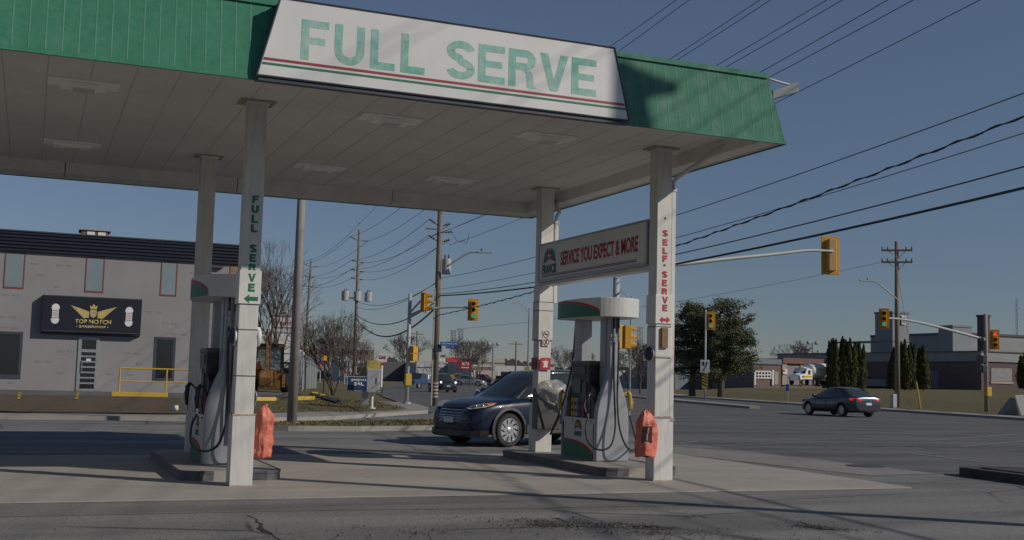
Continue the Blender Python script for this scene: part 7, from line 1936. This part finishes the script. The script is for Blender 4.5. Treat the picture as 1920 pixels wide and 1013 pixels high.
# pylon sign
P = D(530, 738, 92); P.z = T(P.x, P.y)
t = thing('business_pylon_sign', 'white multi panel business sign with red lettering behind the backhoe', 'sign', P)
k_ = 92/CAM_F
a_ = facing(P); X = Vector((math.cos(a_), math.sin(a_), 0)); cc = at_row(P, 532, 640)
W = 52*k_; x0 = -W/2
def pan(nm, px0, py0, px1, py1, m_, out=0, th=.25):
    A_ = at_row(P, px0, py1); B_ = at_row(P, px1, py0); w_ = (B_-A_).dot(X); h_ = B_.z-A_.z
    return poly_plate(nm, [(0, 0), (w_, 0), (w_, h_), (0, h_)], A_, X, (0, 0, 1), m_, t, thick=th, off=out), A_, w_, h_
pts_ = [(507, 592), (505, 700), (556, 700), (556, 592)]
for i, (y0_, y1_) in enumerate(((592, 622), (624, 648), (650, 662), (664, 678))): 
    b_, A_, w_, h_ = pan('panel', 505, y0_, 556, y1_, 'white', 0, .25)
    if i == 0:
        fit_text('lettering', 'ThermoFisher', A_+X*(w_*.05)+X.cross(Vector((0, 0, 1)))*.25+Vector((0, 0, h_*.42)), X, (0, 0, 1), w_*1.0-.1, h_*.30, 'dkred', b_, bold=.0, thick=.02)
        fit_text('lettering', 'SCIENTIFIC', A_+X*(w_*.10)+X.cross(Vector((0, 0, 1)))*.25+Vector((0, 0, h_*.20)), X, (0, 0, 1), w_*.8, h_*.10, 'grey_plastic', b_, bold=.0, thick=.02)
A_ = at_row(P, 505, 591); w_ = (at_row(P, 556, 591)-A_).dot(X)
poly_plate('arched_top', [(0, 0), (w_, 0), (w_*.95, .12), (w_*.75, .38), (w_*.5, .50), (w_*.25, .38), (w_*.05, .12)], A_, X, (0, 0, 1), 'white', t, thick=.25)
fit_text('number', '2620', A_+X*(w_*.32)+X.cross(Vector((0, 0, 1)))*.25+Vector((0, 0, .08)), X, (0, 0, 1), w_*.32, .22, 'grey_plastic', t, bold=.03, thick=.02)
pan('post', 503, 588, 505.5, 735, 'grey_plastic', -.1, .3); pan('post', 556.5, 588, 559, 735, 'grey_plastic', -.1, .3); pan('lower_panel', 506, 680, 556, 700, 'pale_wall', -.05, .2)
# grey corrugated panel fence
A_ = D(553, 735, 88); B_ = D(592, 727, 100); A_.z = T(A_.x, A_.y); B_.z = T(B_.x, B_.y)
t = thing('panel_fence', 'grey corrugated metal fence beside the big grey pole', 'fence', A_)
zA, zB = row_z(A_, 674), row_z(B_, 676)
n = 7; bm = nb(); d = (B_-A_); nn = Vector((d.y, -d.x, 0)).normalized()
for k in range(n):
    for (f0, f1, o0) in ((0, .45, .0), (.5, .95, .10)):
        a = A_+d*((k+f0)/n)+nn*o0; b = A_+d*((k+f1)/n)+nn*o0; za = zA+(zB-zA)*(k+f0)/n
        vv = [bm.verts.new(q2) for q2 in (Vector((a.x, a.y, a.z-.1)), Vector((b.x, b.y, a.z-.1)), Vector((b.x, b.y, za)), Vector((a.x, a.y, za)))]; bm.faces.new(vv)
    a = A_+d*((k+.45)/n); b = A_+d*((k+.5)/n)+nn*.1; bm.faces.new([bm.verts.new(q2) for q2 in (Vector((a.x, a.y, 0)), Vector((b.x, b.y, 0)), Vector((b.x, b.y, zA)), Vector((a.x, a.y, zA)))])
fo = obj('panels', bm, 'fence', t, world=True); so = fo.modifiers.new('s', 'SOLIDIFY'); so.thickness = .02
bm = nb(); rod(bm, D(573, 742, 86), D(574, 676, 86), .12, n=6); obj('post', bm, 'fence', t, world=True)

# far tree line, one mass on the horizon
bm = nb(); rr = random.Random(77)
for i in range(5200):
    az = rr.uniform(-.15, 1.0); dist = rr.uniform(420, 900); x, y = math.sin(az)*dist, math.cos(az)*dist
    h = (6+5*noise.noise(Vector((az*14, 0, 3)))+3*noise.noise(Vector((az*60, 2, 1))))*dist/520*rr.random()**.45
    s = dist/400*rr.uniform(.5, 1.5); a = rr.random()*PI
    bm.faces.new([bm.verts.new((x-s*math.cos(az), y+s*math.sin(az), h-s*.2)), bm.verts.new((x, y, h-s*.8)), bm.verts.new((x+s*math.cos(az), y-s*math.sin(az), h)), bm.verts.new((x+s*.2, y, h+s*.9))])
M['far_wood'] = mat('far_leafless_wood', (0.085, 0.072, 0.07), 1.0, var=.4, scale=.02, color2=(0.12, 0.10, 0.095))
struct(obj('distant_wood', bm, 'far_wood', recalc=False), 'stuff')
# grass tufts along the kerbed verges
bm = nb(); rr = random.Random(5)
def tufts(n, fn, lo, hi):
    for _ in range(n):
        x, y, z = fn(); a = rr.random()*PI; s = rr.uniform(.012, .03); h = rr.uniform(lo, hi); dx, dy = math.cos(a)*s, math.sin(a)*s; lx, ly = rr.gauss(0, .03), rr.gauss(0, .03)
        bm.faces.new([bm.verts.new((x-dx, y-dy, z)), bm.verts.new((x+dx, y+dy, z)), bm.verts.new((x+lx, y+ly, z+h))])
def on_isl():
    while True:
        x, y = rr.uniform(5.7, 14.2), rr.uniform(29.2, 36.8); inside = False; n = len(isl); j = n-1
        for i in range(n):
            if (isl[i][1] > y) != (isl[j][1] > y) and x < (isl[j][0]-isl[i][0])*(y-isl[i][1])/(isl[j][1]-isl[i][1])+isl[i][0]: inside = not inside
            j = i
        if inside: return x, y, .14
tufts(5000, on_isl, .02, .07)
def on_corner():
    x = rr.uniform(6.5, 16); y = rr.uniform(38, 62); return x, y, T(x, y)
tufts(8000, on_corner, .015, .06)
def on_left():
    x = rr.uniform(-14, 7); y = rr.uniform(36.6, 47.6); return x, y, T(x, y)
tufts(3000, on_left, .01, .035)
M['blades'] = mat('grass_blades', (0.10, 0.10, 0.035), .9, var=.4, scale=.8, color2=(0.20, 0.155, 0.07))
struct(obj('grass_blades', bm, 'blades', recalc=False), 'stuff')
bm = nb()
for px, py in ((328, 772), (584, 752), (590, 760), (597, 756)):
    p = GT(px, py); bmesh.ops.create_icosphere(bm, subdivisions=2, radius=.12, matrix=Matrix.Translation((p.x, p.y, T(p.x, p.y)+.06)) @ Matrix.Diagonal((1.2, .8, .6, 1)))
bm.free()
p = GT(329, 772); bm = nb(); bmesh.ops.create_icosphere(bm, subdivisions=3, radius=.09); crumple(bm, .04, 12, 2); tag(obj('litter', bm, 'white'), 'small crumpled white litter on the brown verge', 'litter').location = (p.x, p.y, T(p.x, p.y)+.1)
